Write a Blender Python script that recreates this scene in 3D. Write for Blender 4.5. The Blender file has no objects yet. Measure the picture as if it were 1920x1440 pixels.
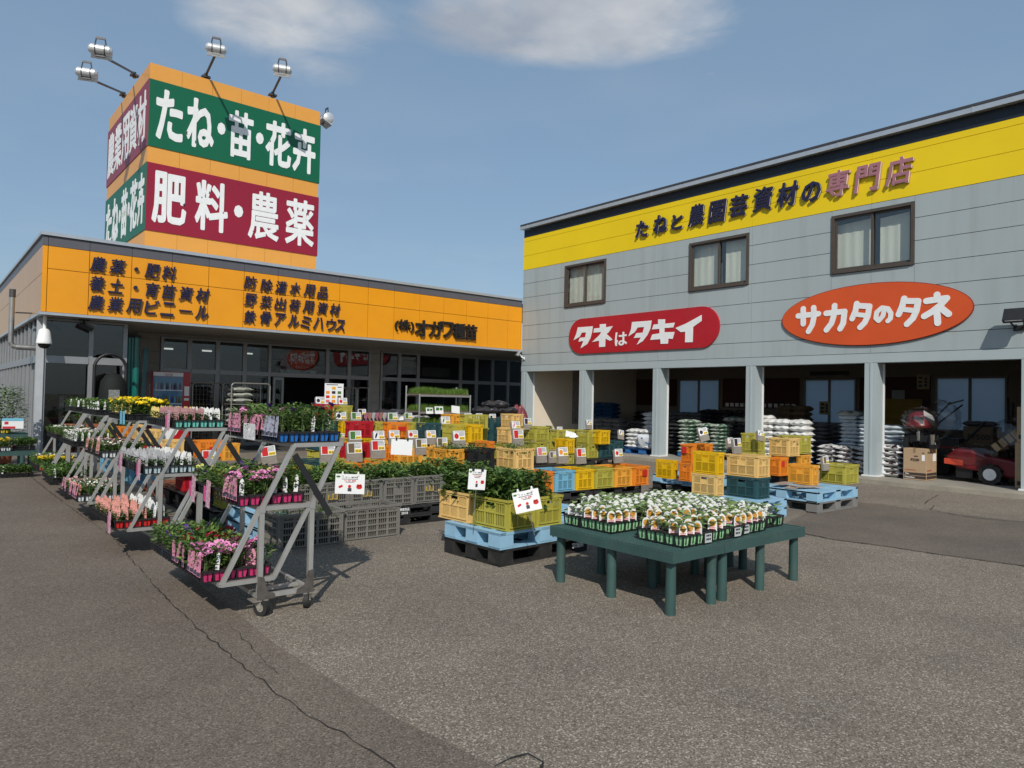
import bpy, math, random
from math import radians as RAD, sin, cos, pi, hypot
from mathutils import Vector as V3, Matrix
random.seed(7)
SC = bpy.context.scene
COL = SC.collection
# ------------------------------------------------------------------ camera
CAM_H = 1.55
YAW, PITCH, ROLL, FPX = 0.87551, 0.021994, -0.021405, 1335.3
_fw = V3((cos(YAW)*cos(PITCH), sin(YAW)*cos(PITCH), sin(PITCH)))
_r = V3((sin(YAW), -cos(YAW), 0)); _d = _fw.cross(_r)
CR = _r*cos(ROLL)+_d*sin(ROLL); CD = _d*cos(ROLL)-_r*sin(ROLL)
cam = bpy.data.cameras.new('camera'); cam_ob = bpy.data.objects.new('camera', cam); COL.objects.link(cam_ob)
cam.sensor_width = 36; cam.lens = 36*FPX/1920; cam.clip_start = .05; cam.clip_end = 3000
cam_ob.matrix_world = Matrix(((CR.x, -CD.x, -_fw.x, 0), (CR.y, -CD.y, -_fw.y, 0), (CR.z, -CD.z, -_fw.z, CAM_H), (0, 0, 0, 1)))
SC.camera = cam_ob
# ------------------------------------------------------------------ light
SUN_AZ, SUN_EL = RAD(52), RAD(40)          # direction the light travels to, and height of the sun
w = bpy.data.worlds.new('World'); SC.world = w; w.use_nodes = True
nt = w.node_tree; bg = nt.nodes['Background']
sky = nt.nodes.new('ShaderNodeTexSky'); sky.sky_type = 'NISHITA'; sky.sun_disc = False
sky.sun_elevation = SUN_EL; sky.sun_rotation = RAD(90)-(SUN_AZ+pi)
sky.air_density = 1.1; sky.dust_density = 1.0; sky.ozone_density = 2.2; sky.altitude = 100
bg.inputs[1].default_value = SKY_STRENGTH = 0.112
def wn(t, **k):
    n = nt.nodes.new(t)
    for a, b in k.items(): setattr(n, a, b)
    return n
def wmath(op, a, b=None, c=None, clamp=False):
    n = wn('ShaderNodeMath', operation=op, use_clamp=clamp)
    for i, x in enumerate((a, b, c)):
        if x is None: continue
        if isinstance(x, (int, float)): n.inputs[i].default_value = x
        else: nt.links.new(x, n.inputs[i])
    return n.outputs[0]
# clouds: real directions, drawn on a cloud layer overhead (direction divided by its height)
tc = wn('ShaderNodeTexCoord'); sep = wn('ShaderNodeSeparateXYZ'); nt.links.new(tc.outputs['Generated'], sep.inputs[0])
zc = wmath('MAXIMUM', sep.outputs[2], .03)
cx_ = wmath('DIVIDE', sep.outputs[0], zc); cy_ = wmath('DIVIDE', sep.outputs[1], zc)
cmb = wn('ShaderNodeCombineXYZ'); nt.links.new(cx_, cmb.inputs[0]); nt.links.new(cy_, cmb.inputs[1])
def skypt(px, py):
    d = _fw+CR*((px-960)/FPX)+CD*((py-720)/FPX)
    return d.x/d.z, d.y/d.z
n1 = wn('ShaderNodeTexNoise'); n1.inputs['Scale'].default_value = 3.6; n1.inputs['Detail'].default_value = 9; n1.inputs['Roughness'].default_value = .58; n1.inputs['Distortion'].default_value = .35
nt.links.new(cmb.outputs[0], n1.inputs['Vector'])
n2 = wn('ShaderNodeTexNoise'); n2.inputs['Scale'].default_value = 1.1; n2.inputs['Detail'].default_value = 5
nt.links.new(cmb.outputs[0], n2.inputs['Vector'])
n3 = wn('ShaderNodeTexNoise'); n3.inputs['Scale'].default_value = 2.1; n3.inputs['Detail'].default_value = 6; nt.links.new(cmb.outputs[0], n3.inputs['Vector'])
mask = None
for (px, py, rx, ry, s) in ((1080, 35, .38, .24, 1.1), (1250, 35, .20, .18, .85), (900, 40, .2, .2, .85), (520, 30, .30, .24, .80), (585, 110, .17, .2, .45), (430, 40, .14, .15, .5), (1331, 138, .018, .018, .35), (1150, 190, .30, .15, .24), (760, 10, .2, .12, .4)):
    qx, qy = skypt(px, py)
    # local axes on the layer: across the view and along it
    a, b = V3((sin(YAW), -cos(YAW))), V3((cos(YAW), sin(YAW)))
    dx, dy = wmath('SUBTRACT', cx_, qx), wmath('SUBTRACT', cy_, qy)
    u = wmath('ADD', wmath('MULTIPLY', dx, a.x/rx), wmath('MULTIPLY', dy, a.y/rx))
    v = wmath('ADD', wmath('MULTIPLY', dx, b.x/ry), wmath('MULTIPLY', dy, b.y/ry))
    r2 = wmath('ADD', wmath('MULTIPLY', u, u), wmath('MULTIPLY', v, v))
    m = wmath('MULTIPLY', wmath('SUBTRACT', 1.0, wmath('MULTIPLY', r2, .55), clamp=True), s)
    mask = m if mask is None else wmath('MAXIMUM', mask, m)
dens = wmath('ADD', wmath('SUBTRACT', n1.outputs[0], .5), wmath('MULTIPLY', mask, .62))
dens = wmath('MULTIPLY', wmath('SUBTRACT', dens, .12), 2.3, clamp=True)
dens = wmath('MULTIPLY', dens, wmath('MULTIPLY', mask, 1.6, clamp=True))
thin = wmath('MULTIPLY', wmath('SUBTRACT', n2.outputs[0], .44), .35, clamp=True)
dens = wmath('MAXIMUM', dens, thin, clamp=True)
ccol = wn('ShaderNodeMixRGB'); ccol.inputs[1].default_value = (2.5, 2.8, 3.3, 1); ccol.inputs[2].default_value = (5.2, 5.25, 5.3, 1)
nt.links.new(wmath('MULTIPLY', wmath('SUBTRACT', n3.outputs[0], .36), 2.6, clamp=True), ccol.inputs[0])
mixc = wn('ShaderNodeMixRGB'); nt.links.new(wmath('MULTIPLY', dens, .93), mixc.inputs[0]); nt.links.new(ccol.outputs[0], mixc.inputs[2])
veil = wn('ShaderNodeMixRGB'); veil.inputs[0].default_value = .68; nt.links.new(sky.outputs[0], veil.inputs[1]); veil.inputs[2].default_value = (1.5, 2.28, 3.15, 1)   # thin even high haze
nt.links.new(veil.outputs[0], mixc.inputs[1]); nt.links.new(mixc.outputs[0], bg.inputs[0])
sl = bpy.data.lights.new('sun', 'SUN'); sl.energy = 2.95; sl.angle = RAD(.55); sl.color = (1, .955, .88)
so = bpy.data.objects.new('sun', sl); COL.objects.link(so); so.location = (-20, -25, 30)
so.rotation_euler = V3((cos(SUN_AZ)*cos(SUN_EL), sin(SUN_AZ)*cos(SUN_EL), -sin(SUN_EL))).to_track_quat('-Z', 'Y').to_euler()
vs = SC.view_settings; vs.view_transform = 'Standard'; vs.look = 'None'; vs.exposure = 0.35; vs.gamma = 1
# ------------------------------------------------------------------ where a thing in the photo stands
def _ray(px, py): return _fw+CR*((px-960)/FPX)+CD*((py-720)/FPX)
def atz(px, py, z=0.0):
    d = _ray(px, py); t = (z-CAM_H)/d.z; return V3((0, 0, CAM_H))+d*t
def atx(px, py, x):
    d = _ray(px, py); return V3((0, 0, CAM_H))+d*(x/d.x)
def aty(px, py, y):
    d = _ray(px, py); return V3((0, 0, CAM_H))+d*(y/d.y)
def atd(px, py, dist): return V3((0, 0, CAM_H))+_ray(px, py)*dist
# ------------------------------------------------------------------ mesh building
class MB:
    def __init__(s): s.v = []; s.f = []; s.m = []; s.sm = False
    def add(s, vs, fs, m=0):
        o = len(s.v); s.v += [tuple(p) for p in vs]; s.f += [tuple(i+o for i in f) for f in fs]; s.m += [m]*len(fs)
    def hexa(s, p, m=0):   # 8 points: bottom ring then top ring
        s.add(p, ((3, 2, 1, 0), (4, 5, 6, 7), (0, 1, 5, 4), (1, 2, 6, 5), (2, 3, 7, 6), (3, 0, 4, 7)), m)
    def box(s, x0, x1, y0, y1, z0, z1, m=0):
        s.hexa(((x0, y0, z0), (x1, y0, z0), (x1, y1, z0), (x0, y1, z0), (x0, y0, z1), (x1, y0, z1), (x1, y1, z1), (x0, y1, z1)), m)
    def cbox(s, c, d, m=0, rz=0, rx=0, ry=0):
        M = Matrix.Translation(V3(c)) @ Matrix.Rotation(rz, 4, 'Z') @ Matrix.Rotation(ry, 4, 'Y') @ Matrix.Rotation(rx, 4, 'X')
        a, b, h = d[0]/2, d[1]/2, d[2]/2
        s.hexa([M @ V3(q) for q in ((-a, -b, -h), (a, -b, -h), (a, b, -h), (-a, b, -h), (-a, -b, h), (a, -b, h), (a, b, h), (-a, b, h))], m)
    def taper(s, c, d0, d1, h, m=0):
        x, y, z = c
        s.hexa([(x+i*d0[0]/2, y+j*d0[1]/2, z) for i, j in ((-1, -1), (1, -1), (1, 1), (-1, 1))]+[(x+i*d1[0]/2, y+j*d1[1]/2, z+h) for i, j in ((-1, -1), (1, -1), (1, 1), (-1, 1))], m)
    def bar(s, p, q, a, b=None, m=0, up=(0, 0, 1)):
        p, q = V3(p), V3(q); b = a if b is None else b
        d = (q-p).normalized(); u = V3(up)
        if abs(d.dot(u)) > .98: u = V3((1, 0, 0))
        sx = d.cross(u).normalized(); sy = sx.cross(d)
        sx *= a/2; sy *= b/2
        s.hexa((p-sx-sy, p+sx-sy, p+sx+sy, p-sx+sy, q-sx-sy, q+sx-sy, q+sx+sy, q-sx+sy), m)
    def cyl(s, p, q, r0, r1=None, n=12, m=0, cap=True):
        p, q = V3(p), V3(q); r1 = r0 if r1 is None else r1
        d = (q-p).normalized(); u = V3((0, 0, 1)) if abs(d.z) < .95 else V3((1, 0, 0))
        a = d.cross(u).normalized(); b = a.cross(d)
        vs = [p+a*(cos(2*pi*i/n)*r0)+b*(sin(2*pi*i/n)*r0) for i in range(n)]+[q+a*(cos(2*pi*i/n)*r1)+b*(sin(2*pi*i/n)*r1) for i in range(n)]
        fs = [(i, i+n, (i+1) % n+n, (i+1) % n) for i in range(n)]
        if cap: fs += [tuple(range(n)), tuple(range(2*n-1, n-1, -1))]
        s.add(vs, fs, m)
    def tube(s, pts, r, n=8, m=0):
        for a, b in zip(pts, pts[1:]): s.cyl(a, b, r, n=n, m=m)
    def lathe(s, c, prof, n=16, m=0):
        c = V3(c); vs = []; fs = []
        for r, z in prof: vs += [c+V3((cos(2*pi*i/n)*r, sin(2*pi*i/n)*r, z)) for i in range(n)]
        for k in range(len(prof)-1):
            fs += [(k*n+i, k*n+(i+1) % n, (k+1)*n+(i+1) % n, (k+1)*n+i) for i in range(n)]
        s.add(vs, fs, m)
    def quad(s, a, b, c, d, m=0): s.add((a, b, c, d), ((0, 1, 2, 3),), m)
    def poly(s, pts, m=0): s.add(pts, (tuple(range(len(pts))),), m)
    def prism(s, pts, n, m=0):   # planar polygon pts pushed along vector n
        n = V3(n); k = len(pts); P = [V3(p) for p in pts]
        s.add(P+[p+n for p in P], [tuple(range(k-1, -1, -1)), tuple(range(k, 2*k))]+[(i, (i+1) % k, (i+1) % k+k, i+k) for i in range(k)], m)
    def build(s, name, mats, parent=None, loc=None, rz=0, smooth=False, bevel=0):
        me = bpy.data.meshes.new(name); me.from_pydata(s.v, [], s.f)
        mats = mats if isinstance(mats, (list, tuple)) else [mats]
        for mt in mats: me.materials.append(mt)
        if len(mats) > 1: me.polygons.foreach_set('material_index', s.m)
        if smooth or s.sm:
            me.polygons.foreach_set('use_smooth', [True]*len(me.polygons))
        me.update()
        o = bpy.data.objects.new(name, me); COL.objects.link(o)
        if smooth:
            try: me.set_sharp_from_angle(angle=RAD(40))
            except Exception: pass
        if bevel:
            b = o.modifiers.new('edge', 'BEVEL'); b.width = bevel; b.segments = 2; b.limit_method = 'ANGLE'; b.angle_limit = RAD(50)
        if parent is not None: setpar(o, parent)
        if loc is not None: o.location = loc
        o.rotation_euler.z = rz
        return o
KIDS = {}
def setpar(o, p):
    o.parent = p; KIDS.setdefault(p.name, []).append(o)
def tag(o, label=None, cat=None, group=None, kind=None):
    if label: o['label'] = label
    if cat: o['category'] = cat
    if group: o['group'] = group
    if kind: o['kind'] = kind
    return o
def thing(name, label, cat, loc=(0, 0, 0), rz=0, group=None):
    o = bpy.data.objects.new(name, None); COL.objects.link(o); o.empty_display_size = .1
    o.location = loc; o.rotation_euler.z = rz
    return tag(o, label, cat, group)
def dup(o, parent=None, loc=None, rz=None, label=None, group=None, scale=None):
    c = o.copy(); COL.objects.link(c)
    if parent is not None: setpar(c, parent)
    if loc is not None: c.location = loc
    if rz is not None: c.rotation_euler.z = rz
    if scale is not None: c.scale = scale
    if label: c['label'] = label
    if group: c['group'] = group
    for k in KIDS.get(o.name, ()): dup(k, c)
    return c
def recolor(root, mp):
    for k in [root]+KIDS.get(root.name, []):
        for kk in [k]+KIDS.get(k.name, []):
            if kk.type == 'MESH':
                for sl_ in kk.material_slots:
                    if sl_.material and sl_.material.name in mp:
                        nm = mp[sl_.material.name]; sl_.link = 'OBJECT'; sl_.material = nm
# ------------------------------------------------------------------ materials
MATS = {}
def mat(name, col, rough=.6, metal=0, var=.12, scale=6, bump=0, bscale=40, spec=.4, coat=0, stretch=None, dirt=0, trans=0):
    if name in MATS: return MATS[name]
    m = bpy.data.materials.new(name); m.use_nodes = True; t = m.node_tree; b = t.nodes['Principled BSDF']; L = t.links
    b.inputs['Roughness'].default_value = rough; b.inputs['Metallic'].default_value = metal
    b.inputs['Specular IOR Level'].default_value = spec; b.inputs['Coat Weight'].default_value = coat; b.inputs['Coat Roughness'].default_value = .12
    c = (col[0], col[1], col[2], 1)
    tcn = t.nodes.new('ShaderNodeTexCoord'); vec = tcn.outputs['Object']
    if stretch:
        mp = t.nodes.new('ShaderNodeMapping'); mp.inputs['Scale'].default_value = stretch; L.new(vec, mp.inputs[0]); vec = mp.outputs[0]
    n = t.nodes.new('ShaderNodeTexNoise'); n.inputs['Scale'].default_value = scale; n.inputs['Detail'].default_value = 5; n.inputs['Roughness'].default_value = .6
    L.new(vec, n.inputs['Vector'])
    r = t.nodes.new('ShaderNodeValToRGB'); r.color_ramp.elements[0].position = .3; r.color_ramp.elements[1].position = .72
    r.color_ramp.elements[0].color = tuple(x*(1-var) for x in c[:3])+(1,); r.color_ramp.elements[1].color = tuple(min(1, x*(1+var)) for x in c[:3])+(1,)
    L.new(n.outputs[0], r.inputs[0]); out = r.outputs[0]
    if dirt:
        n3 = t.nodes.new('ShaderNodeTexNoise'); n3.inputs['Scale'].default_value = scale*3.1; n3.inputs['Detail'].default_value = 8; L.new(vec, n3.inputs['Vector'])
        r3 = t.nodes.new('ShaderNodeValToRGB'); r3.color_ramp.elements[0].position = .5; r3.color_ramp.elements[1].position = .75
        r3.color_ramp.elements[0].color = (0, 0, 0, 1); r3.color_ramp.elements[1].color = (dirt, dirt, dirt, 1); L.new(n3.outputs[0], r3.inputs[0])
        mx = t.nodes.new('ShaderNodeMixRGB'); L.new(r3.outputs[0], mx.inputs[0]); L.new(out, mx.inputs[1]); mx.inputs[2].default_value = (.16, .14, .11, 1); out = mx.outputs[0]
    L.new(out, b.inputs['Base Color'])
    if bump:
        n4 = t.nodes.new('ShaderNodeTexNoise'); n4.inputs['Scale'].default_value = bscale; n4.inputs['Detail'].default_value = 4; L.new(vec, n4.inputs['Vector'])
        bp = t.nodes.new('ShaderNodeBump'); bp.inputs['Strength'].default_value = bump; bp.inputs['Distance'].default_value = .02; L.new(n4.outputs[0], bp.inputs['Height']); L.new(bp.outputs[0], b.inputs['Normal'])
    if trans:
        tr = t.nodes.new('ShaderNodeBsdfTranslucent'); L.new(out, tr.inputs[0]); ms = t.nodes.new('ShaderNodeMixShader'); ms.inputs[0].default_value = trans
        L.new(b.outputs[0], ms.inputs[1]); L.new(tr.outputs[0], ms.inputs[2]); L.new(ms.outputs[0], t.nodes['Material Output'].inputs[0])
    MATS[name] = m; return m
def glass(name, tint=(.8, .85, .85), refl=.1, rough=0.0):
    m = bpy.data.materials.new(name); m.use_nodes = True; t = m.node_tree; t.nodes.clear(); L = t.links
    o = t.nodes.new('ShaderNodeOutputMaterial'); a = t.nodes.new('ShaderNodeBsdfTransparent'); a.inputs[0].default_value = tint+(1,)
    g = t.nodes.new('ShaderNodeBsdfGlossy'); g.inputs['Roughness'].default_value = rough; lw = t.nodes.new('ShaderNodeLayerWeight'); lw.inputs[0].default_value = .5; f = t.nodes.new('ShaderNodeMath'); f.operation = 'POWER'; L.new(lw.outputs['Facing'], f.inputs[0]); f.inputs[1].default_value = 4.5
    ad = t.nodes.new('ShaderNodeMath'); ad.operation = 'ADD'; ad.use_clamp = True; L.new(f.outputs[0], ad.inputs[0]); ad.inputs[1].default_value = refl
    mx = t.nodes.new('ShaderNodeMixShader'); L.new(ad.outputs[0], mx.inputs[0]); L.new(a.outputs[0], mx.inputs[1]); L.new(g.outputs[0], mx.inputs[2]); L.new(mx.outputs[0], o.inputs[0])
    return m
# ------------------------------------------------------------------ lettering
_TXT = {}
def flat_text(s, bold):
    k = (s, bold)
    if k not in _TXT:
        cu = bpy.data.curves.new('lettering', 'FONT'); cu.body = s; cu.resolution_u = 2; cu.offset = 0
        o = bpy.data.objects.new('lettering', cu); COL.objects.link(o)
        me = bpy.data.meshes.new_from_object(o.evaluated_get(bpy.context.evaluated_depsgraph_get()))
        bpy.data.objects.remove(o); vs = [(v.co.x, v.co.y) for v in me.vertices]; ps = [tuple(p.vertices) for p in me.polygons]
        cnt = {}
        for p in ps:
            for i in range(len(p)):
                e = (p[i], p[(i+1) % len(p)]); cnt[e] = 1
        ed = [e for e in cnt if (e[1], e[0]) not in cnt]
        _TXT[k] = (vs, ps, ed); bpy.data.meshes.remove(me); bpy.data.curves.remove(cu)
    return _TXT[k]
def write(mb, s, org, U, W, N, w, h, t=.03, bold=0.0, shear=0.0, m=0, fit=True, side=None, side_m=0):
    """the words s inside a w x h rectangle whose lower left corner is org; U right, W up, N out of the wall; t thickness"""
    vs, ps, ed = flat_text(s, bold)
    if not vs: return
    x0 = min(v[0] for v in vs)-bold; x1 = max(v[0] for v in vs)+bold; y0 = min(v[1] for v in vs)-bold; y1 = max(v[1] for v in vs)+bold
    if not fit: y0, y1 = -.12, .88
    sx, sy = w/max(x1-x0, 1e-6), h/max(y1-y0, 1e-6); org, U, W, N = V3(org), V3(U), V3(W), V3(N)
    def P(x, y, n):
        a = (x-x0)*sx; b = (y-y0)*sy
        return org+U*(a+b*shear)+W*b+N*n
    mb.add([P(x, y, t) for x, y in vs], ps, m)
    if bold <= 0:
        for a, b in ed:
            mb.quad(P(*vs[a], 0), P(*vs[b], 0), P(*vs[b], t), P(*vs[a], t), side_m if side is None else side)
        return
    K = 5
    for i, (a, b) in enumerate(ed):
        ax, ay = vs[a]; bx, by = vs[b]; an = math.atan2(by-ay, bx-ax); tt = t*(.9+.09*((i*37) % 11)/11)
        ring = [(ax+cos(an+pi/2+pi*k/K)*bold, ay+sin(an+pi/2+pi*k/K)*bold) for k in range(K+1)]+[(bx+cos(an-pi/2+pi*k/K)*bold, by+sin(an-pi/2+pi*k/K)*bold) for k in range(K+1)]
        n = len(ring)
        mb.add([P(x, y, tt) for x, y in ring]+[P(x, y, 0) for x, y in ring], [tuple(range(n))], m)
        o = len(mb.v)-2*n
        for k in range(n): mb.f.append((o+k, o+n+k, o+n+(k+1) % n, o+(k+1) % n)); mb.m.append(side_m if side is None else side)
def stroke(mb, pts, r, plane, t, m=0, i0=0):
    """round-ended brush stroke through 2-D points"""
    K = 6
    for i, (a, b) in enumerate(zip(pts, pts[1:])):
        an = math.atan2(b[1]-a[1], b[0]-a[0]); tt = t*(.85+.012*((i+i0*5) % 13))
        ring = [(a[0]+cos(an+pi/2+pi*k/K)*r, a[1]+sin(an+pi/2+pi*k/K)*r) for k in range(K+1)]+[(b[0]+cos(an-pi/2+pi*k/K)*r, b[1]+sin(an-pi/2+pi*k/K)*r) for k in range(K+1)]
        mb.prism([plane(x, y, 0) for x, y in ring], plane(0, 0, tt)-plane(0, 0, 0), m)
# ------------------------------------------------------------------ ground
def asphalt(name, dark, light, spk, grain=260, patch=1.2, rough=.9):
    m = bpy.data.materials.new(name); m.use_nodes = True; t = m.node_tree; b = t.nodes['Principled BSDF']; L = t.links
    b.inputs['Roughness'].default_value = rough; b.inputs['Specular IOR Level'].default_value = .25
    tcn = t.nodes.new('ShaderNodeTexCoord'); v = tcn.outputs['Object']
    vo = t.nodes.new('ShaderNodeTexVoronoi'); vo.inputs['Scale'].default_value = grain*.33; L.new(v, vo.inputs['Vector'])
    sp = t.nodes.new('ShaderNodeSeparateColor'); L.new(vo.outputs['Color'], sp.inputs[0])
    r = t.nodes.new('ShaderNodeValToRGB'); e = r.color_ramp.elements
    e[0].position = .0; e[0].color = tuple(x*.55 for x in dark)+(1,); e[1].position = 1; e[1].color = spk+(1,)
    a = e.new(.35); a.color = dark+(1,); a = e.new(.8); a.color = light+(1,)
    L.new(sp.outputs[0], r.inputs[0])
    n = t.nodes.new('ShaderNodeTexNoise'); n.inputs['Scale'].default_value = patch; n.inputs['Detail'].default_value = 9; n.inputs['Roughness'].default_value = .65; L.new(v, n.inputs['Vector'])
    rr = t.nodes.new('ShaderNodeValToRGB'); rr.color_ramp.elements[0].position = .3; rr.color_ramp.elements[1].position = .75
    rr.color_ramp.elements[0].color = (.80, .79, .78, 1); rr.color_ramp.elements[1].color = (1.16, 1.14, 1.10, 1); L.new(n.outputs[0], rr.inputs[0])
    mx = t.nodes.new('ShaderNodeMixRGB'); mx.blend_type = 'MULTIPLY'; mx.inputs[0].default_value = 1; L.new(r.outputs[0], mx.inputs[1]); L.new(rr.outputs[0], mx.inputs[2])
    # pale scuffs
    mp = t.nodes.new('ShaderNodeMapping'); mp.inputs['Scale'].default_value = (1.0, .35, 1); mp.inputs['Rotation'].default_value = (0, 0, .5); L.new(v, mp.inputs[0])
    n2 = t.nodes.new('ShaderNodeTexNoise'); n2.inputs['Scale'].default_value = 3.2; n2.inputs['Detail'].default_value = 10; n2.inputs['Roughness'].default_value = .7; L.new(mp.outputs[0], n2.inputs['Vector'])
    r2 = t.nodes.new('ShaderNodeValToRGB'); r2.color_ramp.elements[0].position = .60; r2.color_ramp.elements[1].position = .80; r2.color_ramp.elements[0].color = (0, 0, 0, 1); r2.color_ramp.elements[1].color = (.28, .28, .28, 1); L.new(n2.outputs[0], r2.inputs[0])
    m2 = t.nodes.new('ShaderNodeMixRGB'); L.new(r2.outputs[0], m2.inputs[0]); L.new(mx.outputs[0], m2.inputs[1]); m2.inputs[2].default_value = (.25, .235, .21, 1)
    L.new(m2.outputs[0], b.inputs['Base Color'])
    bp = t.nodes.new('ShaderNodeBump'); bp.inputs['Strength'].default_value = .5; bp.inputs['Distance'].default_value = .006; L.new(sp.outputs[0], bp.inputs['Height']); L.new(bp.outputs[0], b.inputs['Normal'])
    return m
M_ASPH = asphalt('coarse asphalt', (.172, .146, .116), (.226, .194, .156), (.46, .40, .34), 400, .8)
M_ROAD = asphalt('worn smooth asphalt', (.150, .122, .098), (.178, .147, .119), (.30, .255, .21), 460, .6)
M_PATCH = asphalt('relaid asphalt', (.135, .112, .092), (.158, .133, .111), (.25, .215, .18), 480, 1.0)
M_CRACK = mat('crack', (.022, .02, .018), .95)
g = MB(); g.quad((-300, -300, 0), (300, -300, 0), (300, 300, 0), (-300, 300, 0)); tag(g.build('ground', M_ASPH), kind='structure')
edge_px = [(20, 862), (95, 925), (150, 965), (215, 1010), (250, 1055), (300, 1110), (370, 1180), (430, 1228), (490, 1278), (560, 1335), (640, 1378), (715, 1425), (790, 1475)]
E = [atz(x, y) for x, y in edge_px]
first = E[0]+(E[0]-E[1])*1.5; last = E[-1]+(E[-1]-E[-2]).normalized()*6
# smooth lane on the left, its edge a little right of the crack
lane = [p+V3((.30+.02*sin(i*2.1), -.0, 0)) for i, p in enumerate([first]+E+[last])]
m_ = MB(); pts = [V3((-60, first.y+60, .004)), V3((-60, -60, .004)), V3((last.x, -60, .004))]+[V3((p.x, p.y, .004)) for p in reversed(lane)]+[V3((lane[0].x, first.y+60, .004))]
m_.poly(pts); tag(m_.build('road', M_ROAD), kind='structure')
def crack(px, w0, name='crack', seed=1, z=.0085):
    rn = random.Random(seed); P = [atz(x, y) for x, y in px]; Q = []
    for a, b in zip(P, P[1:]):
        n = max(2, int((b-a).length/.07))
        for i in range(n):
            q = a.lerp(b, i/n); s = min(.014, (b-a).length*.05); Q.append(q+V3((rn.uniform(-s, s), rn.uniform(-s, s), 0)))
    Q.append(P[-1]); mb = MB(); L, R = [], []
    for i, q in enumerate(Q):
        d = (Q[min(i+1, len(Q)-1)]-Q[max(i-1, 0)]).normalized(); nrm = V3((-d.y, d.x, 0)); ww = w0*(.25+1.0*rn.random())
        L.append(V3((q.x, q.y, z))+nrm*ww); R.append(V3((q.x, q.y, z))-nrm*ww)
    for i in range(len(Q)-1): mb.quad(L[i], R[i], R[i+1], L[i+1])
    tag(mb.build('pavement_crack', M_CRACK), kind='structure')
crack(edge_px, .0045, seed=3)
crack([(430, 1170), (480, 1225), (520, 1265)], .0025, seed=9)
crack([(930, 1440), (960, 1423), (990, 1416), (1020, 1432), (1012, 1450)], .007, seed=8)
# relaid band in front of the warehouse
bp_ = [(1455, 990), (1560, 1012), (1660, 1025), (1760, 1040), (1920, 1062), (2300, 1120), (2300, 1010), (1920, 978), (1760, 960), (1640, 945), (1560, 938)]
m_ = MB(); m_.poly([V3((atz(x, y).x, atz(x, y).y, .004)) for x, y in bp_]); tag(m_.build('pavement', M_PATCH), kind='structure')
crack([(1455, 990), (1560, 1012), (1660, 1025), (1760, 1040), (1920, 1062), (2000, 1075)], .008, seed=4)
crack([(1640, 945), (1700, 950), (1745, 956), (1800, 968), (1850, 974), (1920, 980)], .010, seed=6)
crack([(1733, 945), (1742, 938), (1760, 928)], .006, seed=7); crack([(1745, 956), (1752, 948)], .008, seed=2)
# ------------------------------------------------------------------ store
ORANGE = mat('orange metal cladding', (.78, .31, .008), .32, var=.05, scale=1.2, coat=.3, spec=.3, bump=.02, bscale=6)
ORANGE_S = mat('sheen tinted orange cladding', (.50, .26, .07), .38, var=.05, scale=1.2, coat=.25, spec=.5, bump=.05, bscale=2.2)  # same orange metal; the side's tan sheen is put into the base colour
GREYBAND = mat('grey metal band', (.10, .10, .115), .45, var=.06)
COPING = mat('silver coping', (.50, .53, .56), .35, metal=.5, var=.06)
JOINT = mat('dark joint', (.05, .028, .012), .9)
SOFFIT = mat('soffit board', (.34, .32, .28), .7, var=.06, scale=1)
TILE = mat('beige siding', (.30, .285, .25), .7, var=.08, scale=2)
ALU = mat('aluminium frame', (.30, .31, .32), .4, metal=.35, var=.08, scale=3)
PANE = glass('window pane', (.66, .69, .70), .06)
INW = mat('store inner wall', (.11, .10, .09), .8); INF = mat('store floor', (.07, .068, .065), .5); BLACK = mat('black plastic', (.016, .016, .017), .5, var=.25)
NAVY = mat('navy letters', (.022, .024, .062), .6, spec=.2, var=.08); INK = mat('black letters', (.015, .013, .013), .45)
WHITE = mat('white paint', (.74, .74, .73), .5, var=.06, scale=2)
YF, YW = 18.17, 21.3
store = thing('store_building', 'orange fronted garden store with glazed front, dark lettering on its fascia and grey roof band', 'store', (0, 0, 0))
def clad(mb, cells, plane, gap, t, m=0):
    for a0, a1, z0, z1 in cells:
        if a1-a0 < .02 or z1-z0 < .02: continue
        q = [plane(a, z, n) for n in (0, t) for a, z in ((a0+gap, z0+gap), (a1-gap, z0+gap), (a1-gap, z1-gap), (a0+gap, z1-gap))]
        mb.hexa(q, m)
Z0, ZM, Z1, ZT = 3.225, 4.165, 4.655, 4.875
jx = [88.5, 166.7, 246, 321.6, 390.6, 457, 520.6, 580, 636.5, 690, 739, 787, 832, 874.6, 914.6, 952.6]
JX = [1.97]+[aty(p, 520+(p-88)*.09, YF).x for p in jx]+[15.54]
mb = MB()
for a, b in zip(JX, JX[1:]):
    for z0, z1 in ((Z0, ZM), (ZM, Z1)):
        if a == 1.97 and z0 == ZM: continue
        clad(mb, [(a, b, z0, z1 if a != 1.97 else Z1)], lambda u, z, n: (u, YF+.03-n, z), .006, .03)
mb.build('fascia_panel', ORANGE, store)
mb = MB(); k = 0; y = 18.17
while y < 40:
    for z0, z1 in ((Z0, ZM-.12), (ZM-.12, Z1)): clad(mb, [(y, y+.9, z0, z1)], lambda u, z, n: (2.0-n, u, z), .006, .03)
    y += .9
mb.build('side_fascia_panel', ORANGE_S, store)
mb = MB(); mb.box(2.0, 15.54, YF+.03, YF+.25, Z0, ZT); mb.box(2.0, 2.25, YF+.26, 40, Z0, ZT-.002); mb.build('fascia_backing', JOINT, store)
mb = MB()
for a, b in zip(JX, JX[1:]): clad(mb, [(a, b, Z1, ZT)], lambda u, z, n: (u, YF+.03-n, z), .004, .028)
y = 18.17
while y < 40: clad(mb, [(y, y+1.8, Z1, ZT)], lambda u, z, n: (2.0-n, u, z), .004, .028); y += 1.8
mb.build('roof_band', GREYBAND, store)
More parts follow.
